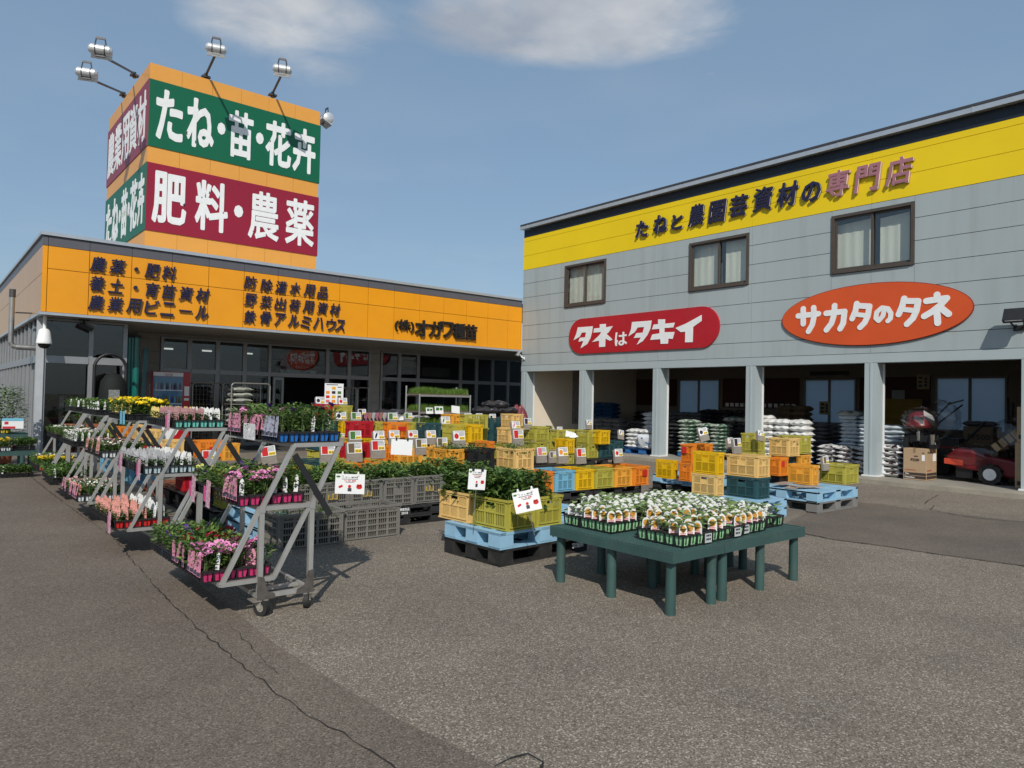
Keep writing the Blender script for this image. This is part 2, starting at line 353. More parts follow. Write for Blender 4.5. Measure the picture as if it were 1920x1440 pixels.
mb = MB(); mb.box(1.93, 15.53, YF-.04, YF+.35, ZT+.001, ZT+.075); mb.box(1.93, 2.3, YF+.352, 40, ZT+.001, ZT+.074); mb.box(1.95, 15.54, YF-.02, YF+.04, Z0-.06, Z0-.002); mb.box(1.95, 2.02, YF+.042, 40, Z0-.061, Z0-.003); mb.build('coping', COPING, store)
mb = MB(); mb.box(2.26, 19, YF+.36, 40, 4.7, 4.84); mb.build('roof', mat('roof sheet', (.3, .31, .32), .6), store)
mb = MB(); mb.box(2.03, 19.2, YF+.045, 40, Z0-.05, Z0-.004); mb.build('soffit', SOFFIT, store)
# interior
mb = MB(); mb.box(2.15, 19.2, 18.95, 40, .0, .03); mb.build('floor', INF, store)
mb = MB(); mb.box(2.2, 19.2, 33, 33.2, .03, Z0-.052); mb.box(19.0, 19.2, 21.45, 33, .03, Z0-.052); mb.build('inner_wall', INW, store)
# piers of the front wall
def wx(p, y=690): return aty(p, y, YW).x
mb = MB()
for a, b in ((258, 299.5), (693.5, 712.5)):
    z = .03
    while z < 3.1:
        clad(mb, [(wx(a), wx(b), z, min(z+.33, 3.16))], lambda u, q, n: (u, YW+.06-n, q), .005, .06); z += .33
    mb.box(wx(a)+.005, wx(b)-.005, YW+.06, YW+.2, .03, 3.16)
mb.box(wx(258), 19.2, YW+.005, YW+.2, 3.10, Z0-.053)
mb.build('siding', TILE, store)
def window_bay(x0, x1, lower=True, depth=YW, zt=3.09, sill=.12, zm0=2.1, zm1=2.22, post=.075):
    f = MB(); h = post/2
    f.box(x0-h, x0+h, depth-.03, depth+.07, .03, zt); f.box(x1-h+.001, x1+h-.001, depth-.029, depth+.069, .03, zt)
    f.box(x0+h, x1-h, depth-.045, depth+.068, zm0, zm1); f.box(x0+h, x1-h, depth-.03, depth+.068, zt-.05, zt)
    if lower: f.box(x0+h, x1-h, depth-.028, depth+.066, .03, sill)
    fr = f.build('window', ALU, store)
    p = MB(); p.box(x0+h, x1-h, depth+.015, depth+.021, zm1, zt-.05); p.build('pane', PANE, fr)
    if lower: p = MB(); p.box(x0+h, x1-h, depth+.015, depth+.021, sill, zm0); p.build('pane', PANE, fr)
    return fr
cols = [300, 353, 406, 457, 505, 612.5, 653.5, 693]
for i, (a, b) in enumerate(zip(cols, cols[1:])):
    if i == 4: continue
    window_bay(wx(a)+.04, wx(b)-.0)
window_bay(wx(505), wx(612.5), lower=False)
cols2 = [713, 748, 783, 863, 893, 923, 952, 978]
for a, b in zip(cols2, cols2[1:]): window_bay(wx(a)+.04, wx(b))
window_bay(wx(978)+.04, 19.0)
# sliding door, half open
d = MB(); xa, xb = wx(507)+.05, wx(530); y = YW-.10
for u in (xa, xb-.07): d.box(u, u+.07, y-.03, y+.03, .03, 2.08)
d.box(xa+.07, xb-.07, y-.028, y+.028, .03, .16); d.box(xa+.07, xb-.07, y-.028, y+.028, 2.0, 2.08)
dr = d.build('door', ALU, store); p = MB(); p.box(xa+.07, xb-.07, y-.004, y+.004, .16, 2.0); p.build('pane', PANE, dr)
# glazed corner bay that stands forward
YB = 18.95; XB = 2.07
def bx_(p): return aty(p, 690, YB).x
f = MB(); f.box(XB-.07, XB+.07, YB-.07, YB+.07, 0, Z0-.052); f.build('corner_post', mat('painted steel post', (.42, .44, .46), .5, var=.06), store)
for a, b in ((2.14, bx_(169)), (bx_(169), bx_(233))): window_bay(a, b, depth=YB, zt=Z0-.06, zm0=2.16, zm1=2.32, post=.09)
yy = 19.1
for i in range(17):
    y0, y1 = yy+i*.86, yy+(i+1)*.86
    f = MB(); f.box(XB-.04, XB+.04, y0-.035, y0+.035, .03, Z0-.06); f.box(XB-.045, XB+.045, y0+.035, y1-.035, 2.16, 2.32); f.box(XB-.038, XB+.038, y0+.035, y1-.035, .03, .14)
    f.box(XB-.025, XB+.025, (y0+y1)/2-.02, (y0+y1)/2+.02, .14, 2.16)
    fr = f.build('window', ALU, store); p = MB(); p.box(XB-.003, XB+.003, y0+.035, y1-.035, .14, Z0-.06); p.build('pane', PANE, fr)
# fascia words
def fx(zx, zy): return aty(zx*.2604, zy*.2604+440, YF)
def fx3(zx, zy): return aty(zx*.27083+480, zy*.27083+500, YF)
def words_on_fascia(gl, size_h, mt, t=.035, bold=.013, sh=.16):
    mb = MB()
    for ch, c in gl:
        wd = size_h*(.86 if ch not in '・' else .26); hh = size_h if ch not in '・ー' else size_h*(.26 if ch == '・' else .12)
        write(mb, ch, (c.x-wd/2-sh*hh/2, YF-.03, c.z-hh/2), (1, 0, 0), (0, 0, 1), (0, -1, 0), wd, hh, t, bold, sh)
    mb.build('lettering', mt, store)
words_on_fascia([('農', fx(705, 215)), ('薬', fx(843, 232)), ('・', fx(978, 250)), ('肥', fx(1095, 262)), ('料', fx(1215, 278))], .335, NAVY)
words_on_fascia([('養', fx(695, 352)), ('土', fx(836, 370)), ('・', fx(972, 382)), ('育', fx(1090, 397)), ('苗', fx(1210, 412)), ('資', fx(1335, 425)), ('材', fx(1455, 435))], .335, NAVY)
words_on_fascia([('農', fx(690, 490)), ('業', fx(828, 502)), ('用', fx(962, 512)), ('ビ', fx(1090, 523)), ('ニ', fx(1205, 537)), ('ー', fx(1332, 550)), ('ル', fx(1452, 560))], .33, NAVY)
words_on_fascia([('防', fx(1800, 345)), ('除', fx3(70, 130)), ('灌', fx3(168, 143)), ('水', fx3(268, 152)), ('用', fx3(365, 165)), ('品', fx3(458, 180))], .325, NAVY, bold=.008)
words_on_fascia([('野', fx(1800, 470)), ('菜', fx3(65, 245)), ('出', fx3(165, 257)), ('荷', fx3(262, 268)), ('用', fx3(358, 278)), ('資', fx3(455, 288)), ('材', fx3(542, 297))], .325, NAVY, bold=.008)
words_on_fascia([('鉄', fx(1795, 592)), ('骨', fx3(62, 355)), ('ア', fx3(160, 365)), ('ル', fx3(258, 375)), ('ミ', fx3(340, 385)), ('ハ', fx3(430, 392)), ('ウ', fx3(515, 402)), ('ス', fx3(580, 408))], .325, NAVY, bold=.012)
mb = MB()
c = fx3(1022, 412); write(mb, '(株)', (c.x-.33, YF-.03, c.z-.17), (1, 0, 0), (0, 0, 1), (0, -1, 0), .66, .36, .05, .014)
for ch, zx, zy in (('オ', 1140, 428), ('ガ', 1235, 432), ('ワ', 1315, 438), ('種', 1398, 448), ('苗', 1480, 456)):
    c = fx3(zx, zy); write(mb, ch, (c.x-.23, YF-.03, c.z-.24), (1, 0, 0), (0, 0, 1), (0, -1, 0), .47, .49, .06, .026)
mb.build('lettering', INK, store)
# ------------------------------------------------------------------ sign tower
YT = 20.5; TX0, TX1, TY1, TZ = 4.45, 9.22, 25.75, 10.24
tower = thing('sign_tower', 'tall square orange sign tower with green and maroon lettered panels on the store roof', 'sign tower', (0, 0, 0))
TOR = mat('faded orange panel', (.72, .33, .06), .45, var=.05, scale=.8, coat=.15)
mb = MB()
for k in range(6):
    a = TX0+(TX1-TX0)*k/6; b = TX0+(TX1-TX0)*(k+1)/6
    clad(mb, [(a, b, 4.85, TZ)], lambda u, z, n: (u, YT+.04-n, z), .003, .04)
    a = YT+(TY1-YT)*k/6; b = YT+(TY1-YT)*(k+1)/6
    clad(mb, [(a+(.04 if k == 0 else 0), b, 4.85, TZ)], lambda u, z, n: (TX0+.04-n, u, z), .003, .04)
    clad(mb, [(a+(.04 if k == 0 else 0), b, 4.85, TZ)], lambda u, z, n: (TX1-.04+n, u, z), .003, .04)
mb.box(TX0+.04, TX1-.04, YT+.04, TY1, 4.85, TZ-.004)
mb.build('tower_body', TOR, tower)
GREEN = mat('green sign panel', (.004, .115, .055), .4, var=.07, scale=.8); MAROON = mat('maroon sign panel', (.27, .012, .034), .4, var=.07, scale=.8)
GREEN_F = mat('faded green sign panel', (.012, .125, .075), .5, var=.07, scale=.8); MAROON_F = mat('faded maroon sign panel', (.25, .045, .07), .5, var=.07, scale=.8)
LETW = mat('white sign letters', (.78, .79, .78), .5, var=.05)
def panel(axis, z0, z1, mt, gl, sgn=-1):
    mb = MB()
    if axis == 'y': mb.box(TX0-.012, TX1+.012, YT-.02, YT-.001, z0, z1)
    elif sgn < 0: mb.box(TX0-.02, TX0-.001, YT-.021, TY1, z0+.002, z1-.002)
    else: mb.box(TX1+.001, TX1+.02, YT-.021, TY1, z0+.002, z1-.002)
    p = mb.build('sign_panel', mt, tower); lb = MB()
    for ch, a0, a1, b0, b1, bd in gl:
        if axis == 'y': write(lb, ch, (a0, YT-.021, b0), (1, 0, 0), (0, 0, 1), (0, -1, 0), a1-a0, b1-b0, .012, bd)
        elif sgn < 0: write(lb, ch, (TX0-.021, a0, b0), (0, -1, 0), (0, 0, 1), (-1, 0, 0), a0-a1, b1-b0, .012, bd)
        else: write(lb, ch, (TX1+.021, a0, b0), (0, 1, 0), (0, 0, 1), (1, 0, 0), a1-a0, b1-b0, .012, bd)
    lb.build('lettering', LETW, p)
def t_(zx, zy): return aty(zx*.3472, zy*.3472+60, YT).x
gz, mz = (8.03, 9.81), (5.80, 7.60)
G = [('た', t_(840, 460), t_(988, 460), 8.26, 9.62, .034), ('ね', t_(1005, 500), t_(1155, 500), 8.26, 9.62, .034), ('・', t_(1172, 525), t_(1216, 525), 8.78, 9.12, .03), ('苗', t_(1232, 560), t_(1366, 560), 8.24, 9.58, .03), ('・', t_(1380, 580), t_(1422, 580), 8.78, 9.12, .03), ('花', t_(1433, 600), t_(1572, 600), 8.24, 9.58, .032), ('卉', t_(1580, 640), t_(1702, 640), 8.24, 9.58, .034)]
panel('y', *gz, GREEN, G)
G2 = [('肥', t_(820, 900), t_(1006, 900), 6.03, 7.42, .030), ('料', t_(1052, 940), t_(1230, 940), 6.03, 7.42, .030), ('・', t_(1262, 970), t_(1311, 970), 6.55, 6.9, .03), ('農', t_(1340, 1000), t_(1505, 1000), 6.03, 7.42, .020), ('薬', t_(1540, 1030), t_(1694, 1030), 6.03, 7.42, .022)]
panel('y', *mz, MAROON, G2)
sy = lambda f: TY1-(TY1-YT)*f
panel('x', *gz, MAROON_F, [(c, sy(.03+.19*i), sy(.03+.19*i+.175), 8.24, 9.60, .022) for i, c in enumerate('農業用資材')])
panel('x', *mz, GREEN_F, [('た', sy(.04), sy(.2), 6.0, 7.4, .034), ('ね', sy(.22), sy(.38), 6.0, 7.4, .034), ('・', sy(.40), sy(.44), 6.5, 6.9, .03), ('苗', sy(.46), sy(.6), 6.0, 7.4, .03), ('・', sy(.62), sy(.66), 6.5, 6.9, .03), ('花', sy(.675), sy(.83), 6.0, 7.4, .03), ('卉', sy(.85), sy(.98), 6.0, 7.4, .034)])
sy2 = lambda f: YT+(TY1-YT)*f
panel('x', *gz, GREEN, [('た', sy2(.04), sy2(.2), 8.24, 9.6, .034), ('ね', sy2(.22), sy2(.38), 8.24, 9.6, .034), ('苗', sy2(.46), sy2(.6), 8.24, 9.6, .03), ('花', sy2(.66), sy2(.82), 8.24, 9.6, .03), ('卉', sy2(.84), sy2(.97), 8.24, 9.6, .034)], sgn=1)
panel('x', *mz, MAROON, [('肥', sy2(.03), sy2(.22), 6.0, 7.4, .03), ('料', sy2(.27), sy2(.46), 6.0, 7.4, .03), ('・', sy2(.49), sy2(.53), 6.5, 6.9, .03), ('農', sy2(.57), sy2(.75), 6.0, 7.4, .02), ('薬', sy2(.79), sy2(.97), 6.0, 7.4, .022)], sgn=1)
# floodlights on arms
STEEL = mat('dark steel', (.09, .09, .095), .5, metal=.5); SILV = mat('silver lamp housing', (.62, .63, .63), .35, metal=.4, var=.15, scale=8); LENS = mat('lamp lens', (.34, .35, .35), .15, spec=.6)
def floodlight(base, tip, aim, label, r=.15):
    t = thing('floodlight', label, 'floodlight', base, group='floodlights on the sign tower')
    b, q, a = V3(base), V3(tip), V3(aim); up = V3((0, 0, 1)); q_ = q-b
    m = MB(); m.cyl((0, 0, -.05), (0, 0, .12), .05); m.cyl((0, 0, .08), q_, .032); m.cbox((0, 0, .02), (.22, .16, .05)); m.build('arm', STEEL, t)
    d = (a-q).normalized(); c = q_+V3((0, 0, .12)); s = d.cross(up).normalized(); u2 = s.cross(d); m = MB()
    m.cyl(c-s*.20, c+s*.20, r*.78, n=18); m.cyl(c-s*.25, c-s*.20, r*.45, r*.74, 14); m.cyl(c+s*.20, c+s*.25, r*.74, r*.45, 14)
    m.hexa([c+s*x+u2*y+d*z for z, k in ((.02, .8), (.17, 1.15)) for x, y in ((-.2*k, -r*.7*k), (.2*k, -r*.7*k), (.2*k, r*.7*k), (-.2*k, r*.7*k))]); m.build('housing', SILV, t, smooth=True)
    m = MB(); m.hexa([c+s*x+u2*y+d*z for z in (.172, .178) for x, y in ((-.21, -r*.74), (.21, -r*.74), (.21, r*.74), (-.21, r*.74))]); m.build('lens', LENS, t)
    m = MB(); w3 = V3((0, 0, 1))
    for k in (-1, 1): m.bar(c+s*(k*.12)+w3*r*.7, c+s*(k*.09)+w3*(r+.13), .022, .03); m.bar(q_+s*(k*.05)-w3*.03, c+s*(k*.23), .02, .04)
    m.bar(c-s*.10+w3*(r+.13), c+s*.10+w3*(r+.13), .03, .05); m.bar(q_-s*.1-w3*.03, q_+s*.1-w3*.03, .05, .03)
    for k in (-.1, .1): m.cyl(c+s*(k-.012), c+s*(k+.012), r*.82, n=16)
    m.build('bracket', STEEL, t)
b1, b2 = aty(386, 146, YT+.15), aty(511, 180, YT+.15)
floodlight(b1, aty(405, 100, YT-1.35), (b1.x+.2, YT, 8.3), 'silver floodlight arching over the green panel above the 苗 character'.replace('苗', 'middle'))
floodlight(b2, aty(529, 138, YT-1.35), (b2.x+.2, YT, 8.3), 'silver floodlight on the front edge nearest the tower\'s far corner')
b3, b4 = atx(252, 143, TX0+.15), atx(232, 180, TX0+.15)
floodlight(b3, atx(188, 103, TX0-1.35), (TX0, b3.y, 8.2), 'higher of the two silver floodlights reaching out over the side of the tower')
floodlight(b4, atx(162, 145, TX0-1.35), (TX0, b4.y, 8.2), 'lower of the two silver floodlights reaching out over the side of the tower')
p5 = atx(612, 231, TX1+1.1); b5 = V3((TX1-.15, p5.y+.1, TZ)); floodlight(b5, p5, (TX1, p5.y, 8.4), 'silver floodlight peeking out past the edge of the green たね panel'.replace(' たね', ''), .24)
# ------------------------------------------------------------------ security cameras
WPL = mat('white plastic', (.78, .78, .76), .35, var=.04); DARKG = mat('dark glass', (.012, .012, .013), .08, spec=.6)
c = aty(84.5, 592, 18.55); z = Z0-.05
t = thing('dome_camera', 'white dome security camera hanging on a stem under the store corner', 'security camera', (c.x, c.y, z))
m = MB(); m.cyl((0, 0, -.32), (0, 0, 0), .035, n=12); m.build('stem', WPL, t, smooth=True)
m = MB(); m.lathe((0, 0, -.62), [(0, .34), (.07, .33), (.11, .29), (.15, .04), (.155, .02), (.15, 0), (.13, 0)], 20); m.build('housing', WPL, t, smooth=True)
m = MB(); m.lathe((0, 0, -.62), [(.12, 0), (.11, -.05), (.075, -.09), (0, -.11)], 16); m.build('dome', DARKG, t, smooth=True)
for px, py, yy_, lab in ((158, 600, 18.75, 'black bullet camera under the soffit farther from the corner'), (96, 597, 19.2, 'black bullet camera under the soffit just behind the white dome')):
    c = aty(px, py, yy_); t = thing('bullet_camera', lab, 'security camera', (c.x, c.y, z), group='bullet cameras under the soffit')
    m = MB(); m.box(-.1, .1, -.06, .06, -.03, 0); m.cyl((0, 0, -.14), (0, 0, -.03), .025); m.build('mount', BLACK, t)
    m = MB(); m.bar((-.09, .02, -.13), (.17, -.04, -.23), .085, .085); m.bar((-.05, 0, -.075), (.2, -.06, -.175), .1, .012); m.build('camera_body', BLACK, t)
# stove pipe through the side glazing
t = thing('stove_pipe', 'steel stove pipe rising outside the side glazing of the store corner', 'pipe', (1.58, 19.55, 2.5))
PIPE = mat('weathered steel pipe', (.42, .41, .39), .35, metal=.8, var=.2, scale=5)
m = MB(); m.cyl((.1, 0, .0), (.52, 0, 0), .062); m.tube([(.1, 0, 0), (.03, 0, .03), (0, 0, .1), (0, 0, 1.12)], .055, 14); m.build('pipe', PIPE, t, smooth=True)
m = MB(); m.cyl((0, 0, 1.12), (0, 0, 1.30), .064, n=14); m.build('cap', STEEL, t)
m = MB(); m.bar((.07, 0, .78), (.40, .1, .80), .025, .03); m.build('bracket', STEEL, t)
# ------------------------------------------------------------------ warehouse
XW = 15.54; WY0, WY1 = .6, 18.15
GREY = mat('blue grey siding', (.345, .395, .40), .55, var=.05, scale=.5, bump=.02, bscale=8, dirt=.20, stretch=(1, 2.6, .22))
YEL = mat('yellow siding', (.79, .565, .004), .5, var=.05, scale=.5, bump=.02, bscale=8)
NAVB = mat('navy band', (.012, .018, .028), .4); PGREY = mat('pillar cladding', (.37, .425, .435), .5, var=.05, scale=1)
ware = thing('warehouse_building', 'blue grey two storey warehouse with yellow top band and open storage bays below', 'warehouse', (0, 0, 0))
wy = lambda y, z, n: (XW+.03-n, y, z)
holes = [(14.385, 16.13, 4.47, 5.79), (9.664, 11.425, 4.49, 5.77), (5.888, 7.61, 4.48, 5.785)]
def cells(rows, seams):
    out = []
    for z0, z1 in rows:
        for a, b in zip(seams, seams[1:]):
            segs = [(a, b, z0, z1)]
            for h0, h1, g0, g1 in holes:
                new = []
                for a0, a1, c0, c1 in segs:
                    if h1 <= a0 or h0 >= a1 or g1 <= c0 or g0 >= c1: new.append((a0, a1, c0, c1)); continue
                    if h0 > a0: new.append((a0, h0, c0, c1))
                    if h1 < a1: new.append((h1, a1, c0, c1))
                    m0, m1 = max(a0, h0), min(a1, h1)
                    if g0 > c0: new.append((m0, m1, c0, g0))
                    if g1 < c1: new.append((m0, m1, g1, c1))
                segs = new
            out += segs
    return out
seams = [WY0, 3.9, 6.75, 9.58, 12.43, 15.25, WY1]
gr = [2.70, 3.07, 3.555, 4.03, 4.50, 4.97, 5.44, 5.905]
mb = MB()
for q in cells(list(zip(gr, gr[1:])), seams):
    y0, y1, z0, z1 = q; clad(mb, [(y0+.003, y1-.003, z0+.006, z1-.006)], wy, 0, .03)
mb.build('siding', GREY, ware)
mb = MB()
for q in cells([(5.905, 6.38), (6.38, 6.86), (6.86, 7.0)], seams):
    y0, y1, z0, z1 = q; clad(mb, [(y0+.002, y1-.002, z0+.005, z1-.004)], wy, 0, .03)
mb.build('yellow_band', YEL, ware)
mb = MB()
for a, b in zip(seams, seams[1:]): clad(mb, [(a, b, 7.002, 7.26)], wy, .002, .028)
mb.build('navy_band', NAVB, ware)
mb = MB(); mb.box(XW-.14, XW+.03, WY0, WY1+.06, 7.27, 7.35); mb.box(XW-.15, XW-.13, WY0, WY1+.061, 7.26, 7.365)
for k in range(7): mb.box(XW-.155, XW-.05, 2.2+k*2.6, 2.23+k*2.6, 7.255, 7.37)
mb.build('gutter', COPING, ware)
mb = MB(); mb.box(XW-.16, 21.4, WY0, WY1+.03, 7.37, 7.42); mb.build('roof', mat('dark roof sheet', (.05, .05, .055), .6), ware)
mb = MB()
for y0, y1, z0, z1 in cells([(2.62, 7.26)], [WY0, WY1]): mb.box(XW+.032, XW+.12, y0, y1, z0, z1)
mb.box(XW+.125, 21.4, WY1-.05, WY1, 2.8, 7.25)
mb.build('wall_core', mat('dark core', (.06, .065, .07), .9), ware)
mb = MB(); mb.box(XW+.02, 21.2, WY1-.0, WY1+.02, 0, 7.25); mb.build('side_wall', GREY, ware)
mb = MB(); mb.box(XW-.012, XW+.3, WY0, WY1, 2.50, 2.695); mb.build('beam', PGREY, ware)
for i, y in enumerate((18.13, 15.41, 12.57, 9.70, 6.86, 4.04, 1.2)):
    m = MB(); z0 = .12; m.box(XW-.006, XW+.13, y-.26, y, z0, 2.498); m.box(XW-.018, XW+.3, y-.155, y-.115, z0, 2.497); m.box(XW+.13, XW+.31, y-.25, y-.01, z0, 2.496)
    p = m.build('pillar', PGREY, ware)
    m = MB(); m.box(XW+.312, XW+.35, y-.275, y-.15, z0, 2.49); m.box(XW-.04, XW+.33, y-.29, y+.03, z0-.03, z0-.001); m.build('guide_rail', WHITE, p)
    m = MB(); m.box(XW-.05, XW+.34, y-.3, y+.04, .0, z0-.031); m.build('footing', mat('footing concrete', (.32, .30, .26), .9, var=.2), p)
CONC = mat('apron concrete', (.30, .27, .215), .85, var=.16, scale=2.2, bump=.1, bscale=60, dirt=.3)
m = MB(); m.box(14.88, XW-.051, -8, 18.6, 0, .085); tag(m.build('kerb', CONC), kind='structure')
m = MB(); m.box(XW-.05, 21.2, WY0, WY1-.25, 0, .08); m.build('floor', mat('bay floor', (.27, .25, .215), .8, var=.15, scale=1.5), ware)
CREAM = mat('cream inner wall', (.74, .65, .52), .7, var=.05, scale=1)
m = MB()
for a, b in zip((15.9, 17.02, 18.15, 19.3, 20.3), (17.02, 18.15, 19.3, 20.3, 21.2)):
    for z0, z1 in ((.08, 1.98), (1.98, 2.795)): clad(m, [(a, b, z0, z1)], lambda u, z, n: (u, 17.98-n, z), .002, .03)
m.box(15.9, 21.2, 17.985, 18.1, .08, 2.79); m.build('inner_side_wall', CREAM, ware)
XI = 21.2
bw = [(atx(1272, 745, XI).y, atx(1350, 745, XI).y, 1.02, 2.42), (atx(1507, 745, XI).y, atx(1606, 745, XI).y, 1.02, 2.40), (atx(1753, 745, XI).y, atx(1889, 745, XI).y, .95, 2.42)]
bw = [(b, a, c, d_) for a, b, c, d_ in bw]
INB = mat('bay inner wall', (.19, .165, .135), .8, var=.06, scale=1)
m = MB(); ys = [WY0]+sorted(v for q in bw for v in q[:2])+[17.98]
for a, b in zip(ys, ys[1:]):
    hole = [q for q in bw if abs(q[0]-a) < 1e-4]
    if hole: m.box(XI, XI+.1, a, b, .08, hole[0][2]); m.box(XI, XI+.1, a, b, hole[0][3], 2.795)
    else: m.box(XI, XI+.1, a, b, .08, 2.795)
m.box(XW+.4, XI, WY0, WY0+.1, .08, 2.795)
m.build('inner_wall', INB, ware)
m = MB(); m.box(XW+.06, XW+.14, WY0+.1, 3.77, .08, 2.5)
for k in range(24): m.box(XW+.05, XW+.0599, WY0+.1, 3.77, .1+.1*k, .18+.1*k)
m.build('shutter', PGREY, ware)
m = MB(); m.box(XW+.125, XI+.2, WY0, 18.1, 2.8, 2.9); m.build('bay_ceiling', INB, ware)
FROST = mat('frosted glass', (.55, .62, .68), .35, var=.05, scale=.6, trans=.75); BRN = mat('bronze frame', (.075, .06, .048), .4, var=.1); PALEF = mat('pale window frame', (.22, .2, .17), .5)
for y0, y1, z0, z1 in bw:
    f = MB(); w_ = .05
    f.box(XI-.03, XI+.08, y0, y0+w_, z0, z1); f.box(XI-.03, XI+.08, y1-w_, y1, z0, z1); f.box(XI-.028, XI+.078, y0+w_, y1-w_, z1-w_, z1); f.box(XI-.04, XI+.078, y0+w_, y1-w_, z0, z0+w_); ym = (y0+y1)/2; f.box(XI-.029, XI+.04, ym-.03, ym+.03, z0+w_, z1-w_)
    fr = f.build('rear_window', PALEF, ware); p = MB(); p.box(XI+.03, XI+.036, y0+w_, ym-.03, z0+w_, z1-w_); p.box(XI+.03, XI+.036, ym+.03, y1-w_, z0+w_, z1-w_); p.build('pane', FROST, fr)
# upstairs windows
CURT = mat('cream curtain', (.70, .69, .60), .8, var=.06, scale=1.5, stretch=(1, 6, .6)); UPG = glass('upstairs glass', (.95, .97, .96), .085)
for i, (y0, y1, z0, z1) in enumerate(holes):
    f = MB(); w_ = .065
    f.box(XW-.03, XW+.11, y0+.002, y0+w_, z0+.002, z1-.002); f.box(XW-.03, XW+.11, y1-w_, y1-.002, z0+.002, z1-.002); f.box(XW-.028, XW+.109, y0+w_, y1-w_, z1-w_, z1-.003); f.box(XW-.045, XW+.109, y0+w_, y1-w_, z0+.003, z0+w_)
    fr = f.build('window', BRN, ware); ym = (y0+y1)/2
    for k, (a, b, dx) in enumerate(((y0+w_, ym+.03, .055), (ym-.03, y1-w_, .015))):
        s = MB(); s.box(XW+dx, XW+dx+.03, a, a+.05, z0+w_, z1-w_); s.box(XW+dx, XW+dx+.03, b-.05, b, z0+w_, z1-w_); s.box(XW+dx, XW+dx+.029, a+.05, b-.05, z0+w_, z0+w_+.06); s.box(XW+dx, XW+dx+.029, a+.05, b-.05, z1-w_-.045, z1-w_)
        s.build('sash', BRN, fr); p = MB(); p.box(XW+dx+.012, XW+dx+.017, a+.05, b-.05, z0+w_+.06, z1-w_-.045); p.build('pane', UPG, fr)
    p = MB(); n = 26; top = z1-.14 if i == 2 else z1-.03
    for a, b in ((y0+.06, ym-.10 if i else ym), (ym+(.07 if i else 0), y1-.02)):
        for k in range(n):
            ya, yb = a+(b-a)*k/n, a+(b-a)*(k+1)/n
            p.quad((XW+.20+.004*sin(k*.9), ya, z0), (XW+.20+.004*sin(k*.9+.9), yb, z0), (XW+.20+.004*sin(k*.9+.9), yb, top-.04*k/n), (XW+.20+.004*sin(k*.9), ya, top-.04*(k-1)/n))
    p.build('curtain', CURT, fr, smooth=True)
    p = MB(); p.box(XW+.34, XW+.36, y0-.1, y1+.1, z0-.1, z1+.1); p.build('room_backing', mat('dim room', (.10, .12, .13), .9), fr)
# raised letters on the yellow band
EDGE = mat('pale letter edge', (.70, .62, .46), .5); MAUVE = mat('faded mauve letters', (.36, .15, .19), .5, var=.08); 
def wz(zx, zy): return atx(zx*.2604+960, zy*.2604+160, XW)
def wz5(zx, zy): return atx(zx*.27083+1400, zy*.27083+160, XW)
mb = MB(); sh = .12; KW, KH = .86, .93
for ch, c, wd, hh in (('た', wz(945, 1035), .50, .50), ('ね', wz(1078, 1000), .54, .54), ('と', wz(1197, 985), .42, .44), ('農', wz(1338, 935), .54, .60), ('園', wz(1487, 910), .54, .60), ('芸', wz(1640, 870), .56, .58), ('資', wz(1815, 820), .58, .62), ('材', wz5(290, 755), .58, .60), ('の', wz5(455, 740), .52, .50)):
    wd *= KW; hh *= KH
    write(mb, ch, (XW-.045, c.y+wd/2+sh*hh/2, c.z-hh/2), (0, -1, 0), (0, 0, 1), (-1, 0, 0), wd, hh, .03, .011 if ch in '農園資' else .024, sh, m=0, side=0)
    write(mb, ch, (XW-.0, c.y+wd/2+sh*hh/2-.016, c.z-hh/2-.008), (0, -1, 0), (0, 0, 1), (-1, 0, 0), wd*.98, hh*.98, .03, 0, sh, m=1)
mb.build('lettering', [NAVY, EDGE], ware)
mb = MB()
for ch, c in (('専', wz5(640, 682)), ('門', wz5(845, 645)), ('店', wz5(1065, 595))):
    wd, hh = .58*KW, .62*KH
    write(mb, ch, (XW-.045, c.y+wd/2+sh*hh/2, c.z-hh/2), (0, -1, 0), (0, 0, 1), (-1, 0, 0), wd, hh, .03, .022, sh, m=0, side=1)
    write(mb, ch, (XW-.0, c.y+wd/2+sh*hh/2-.016, c.z-hh/2-.008), (0, -1, 0), (0, 0, 1), (-1, 0, 0), wd*.98, hh*.98, .03, 0, sh, m=1)
mb.build('lettering', [MAUVE, EDGE], ware)
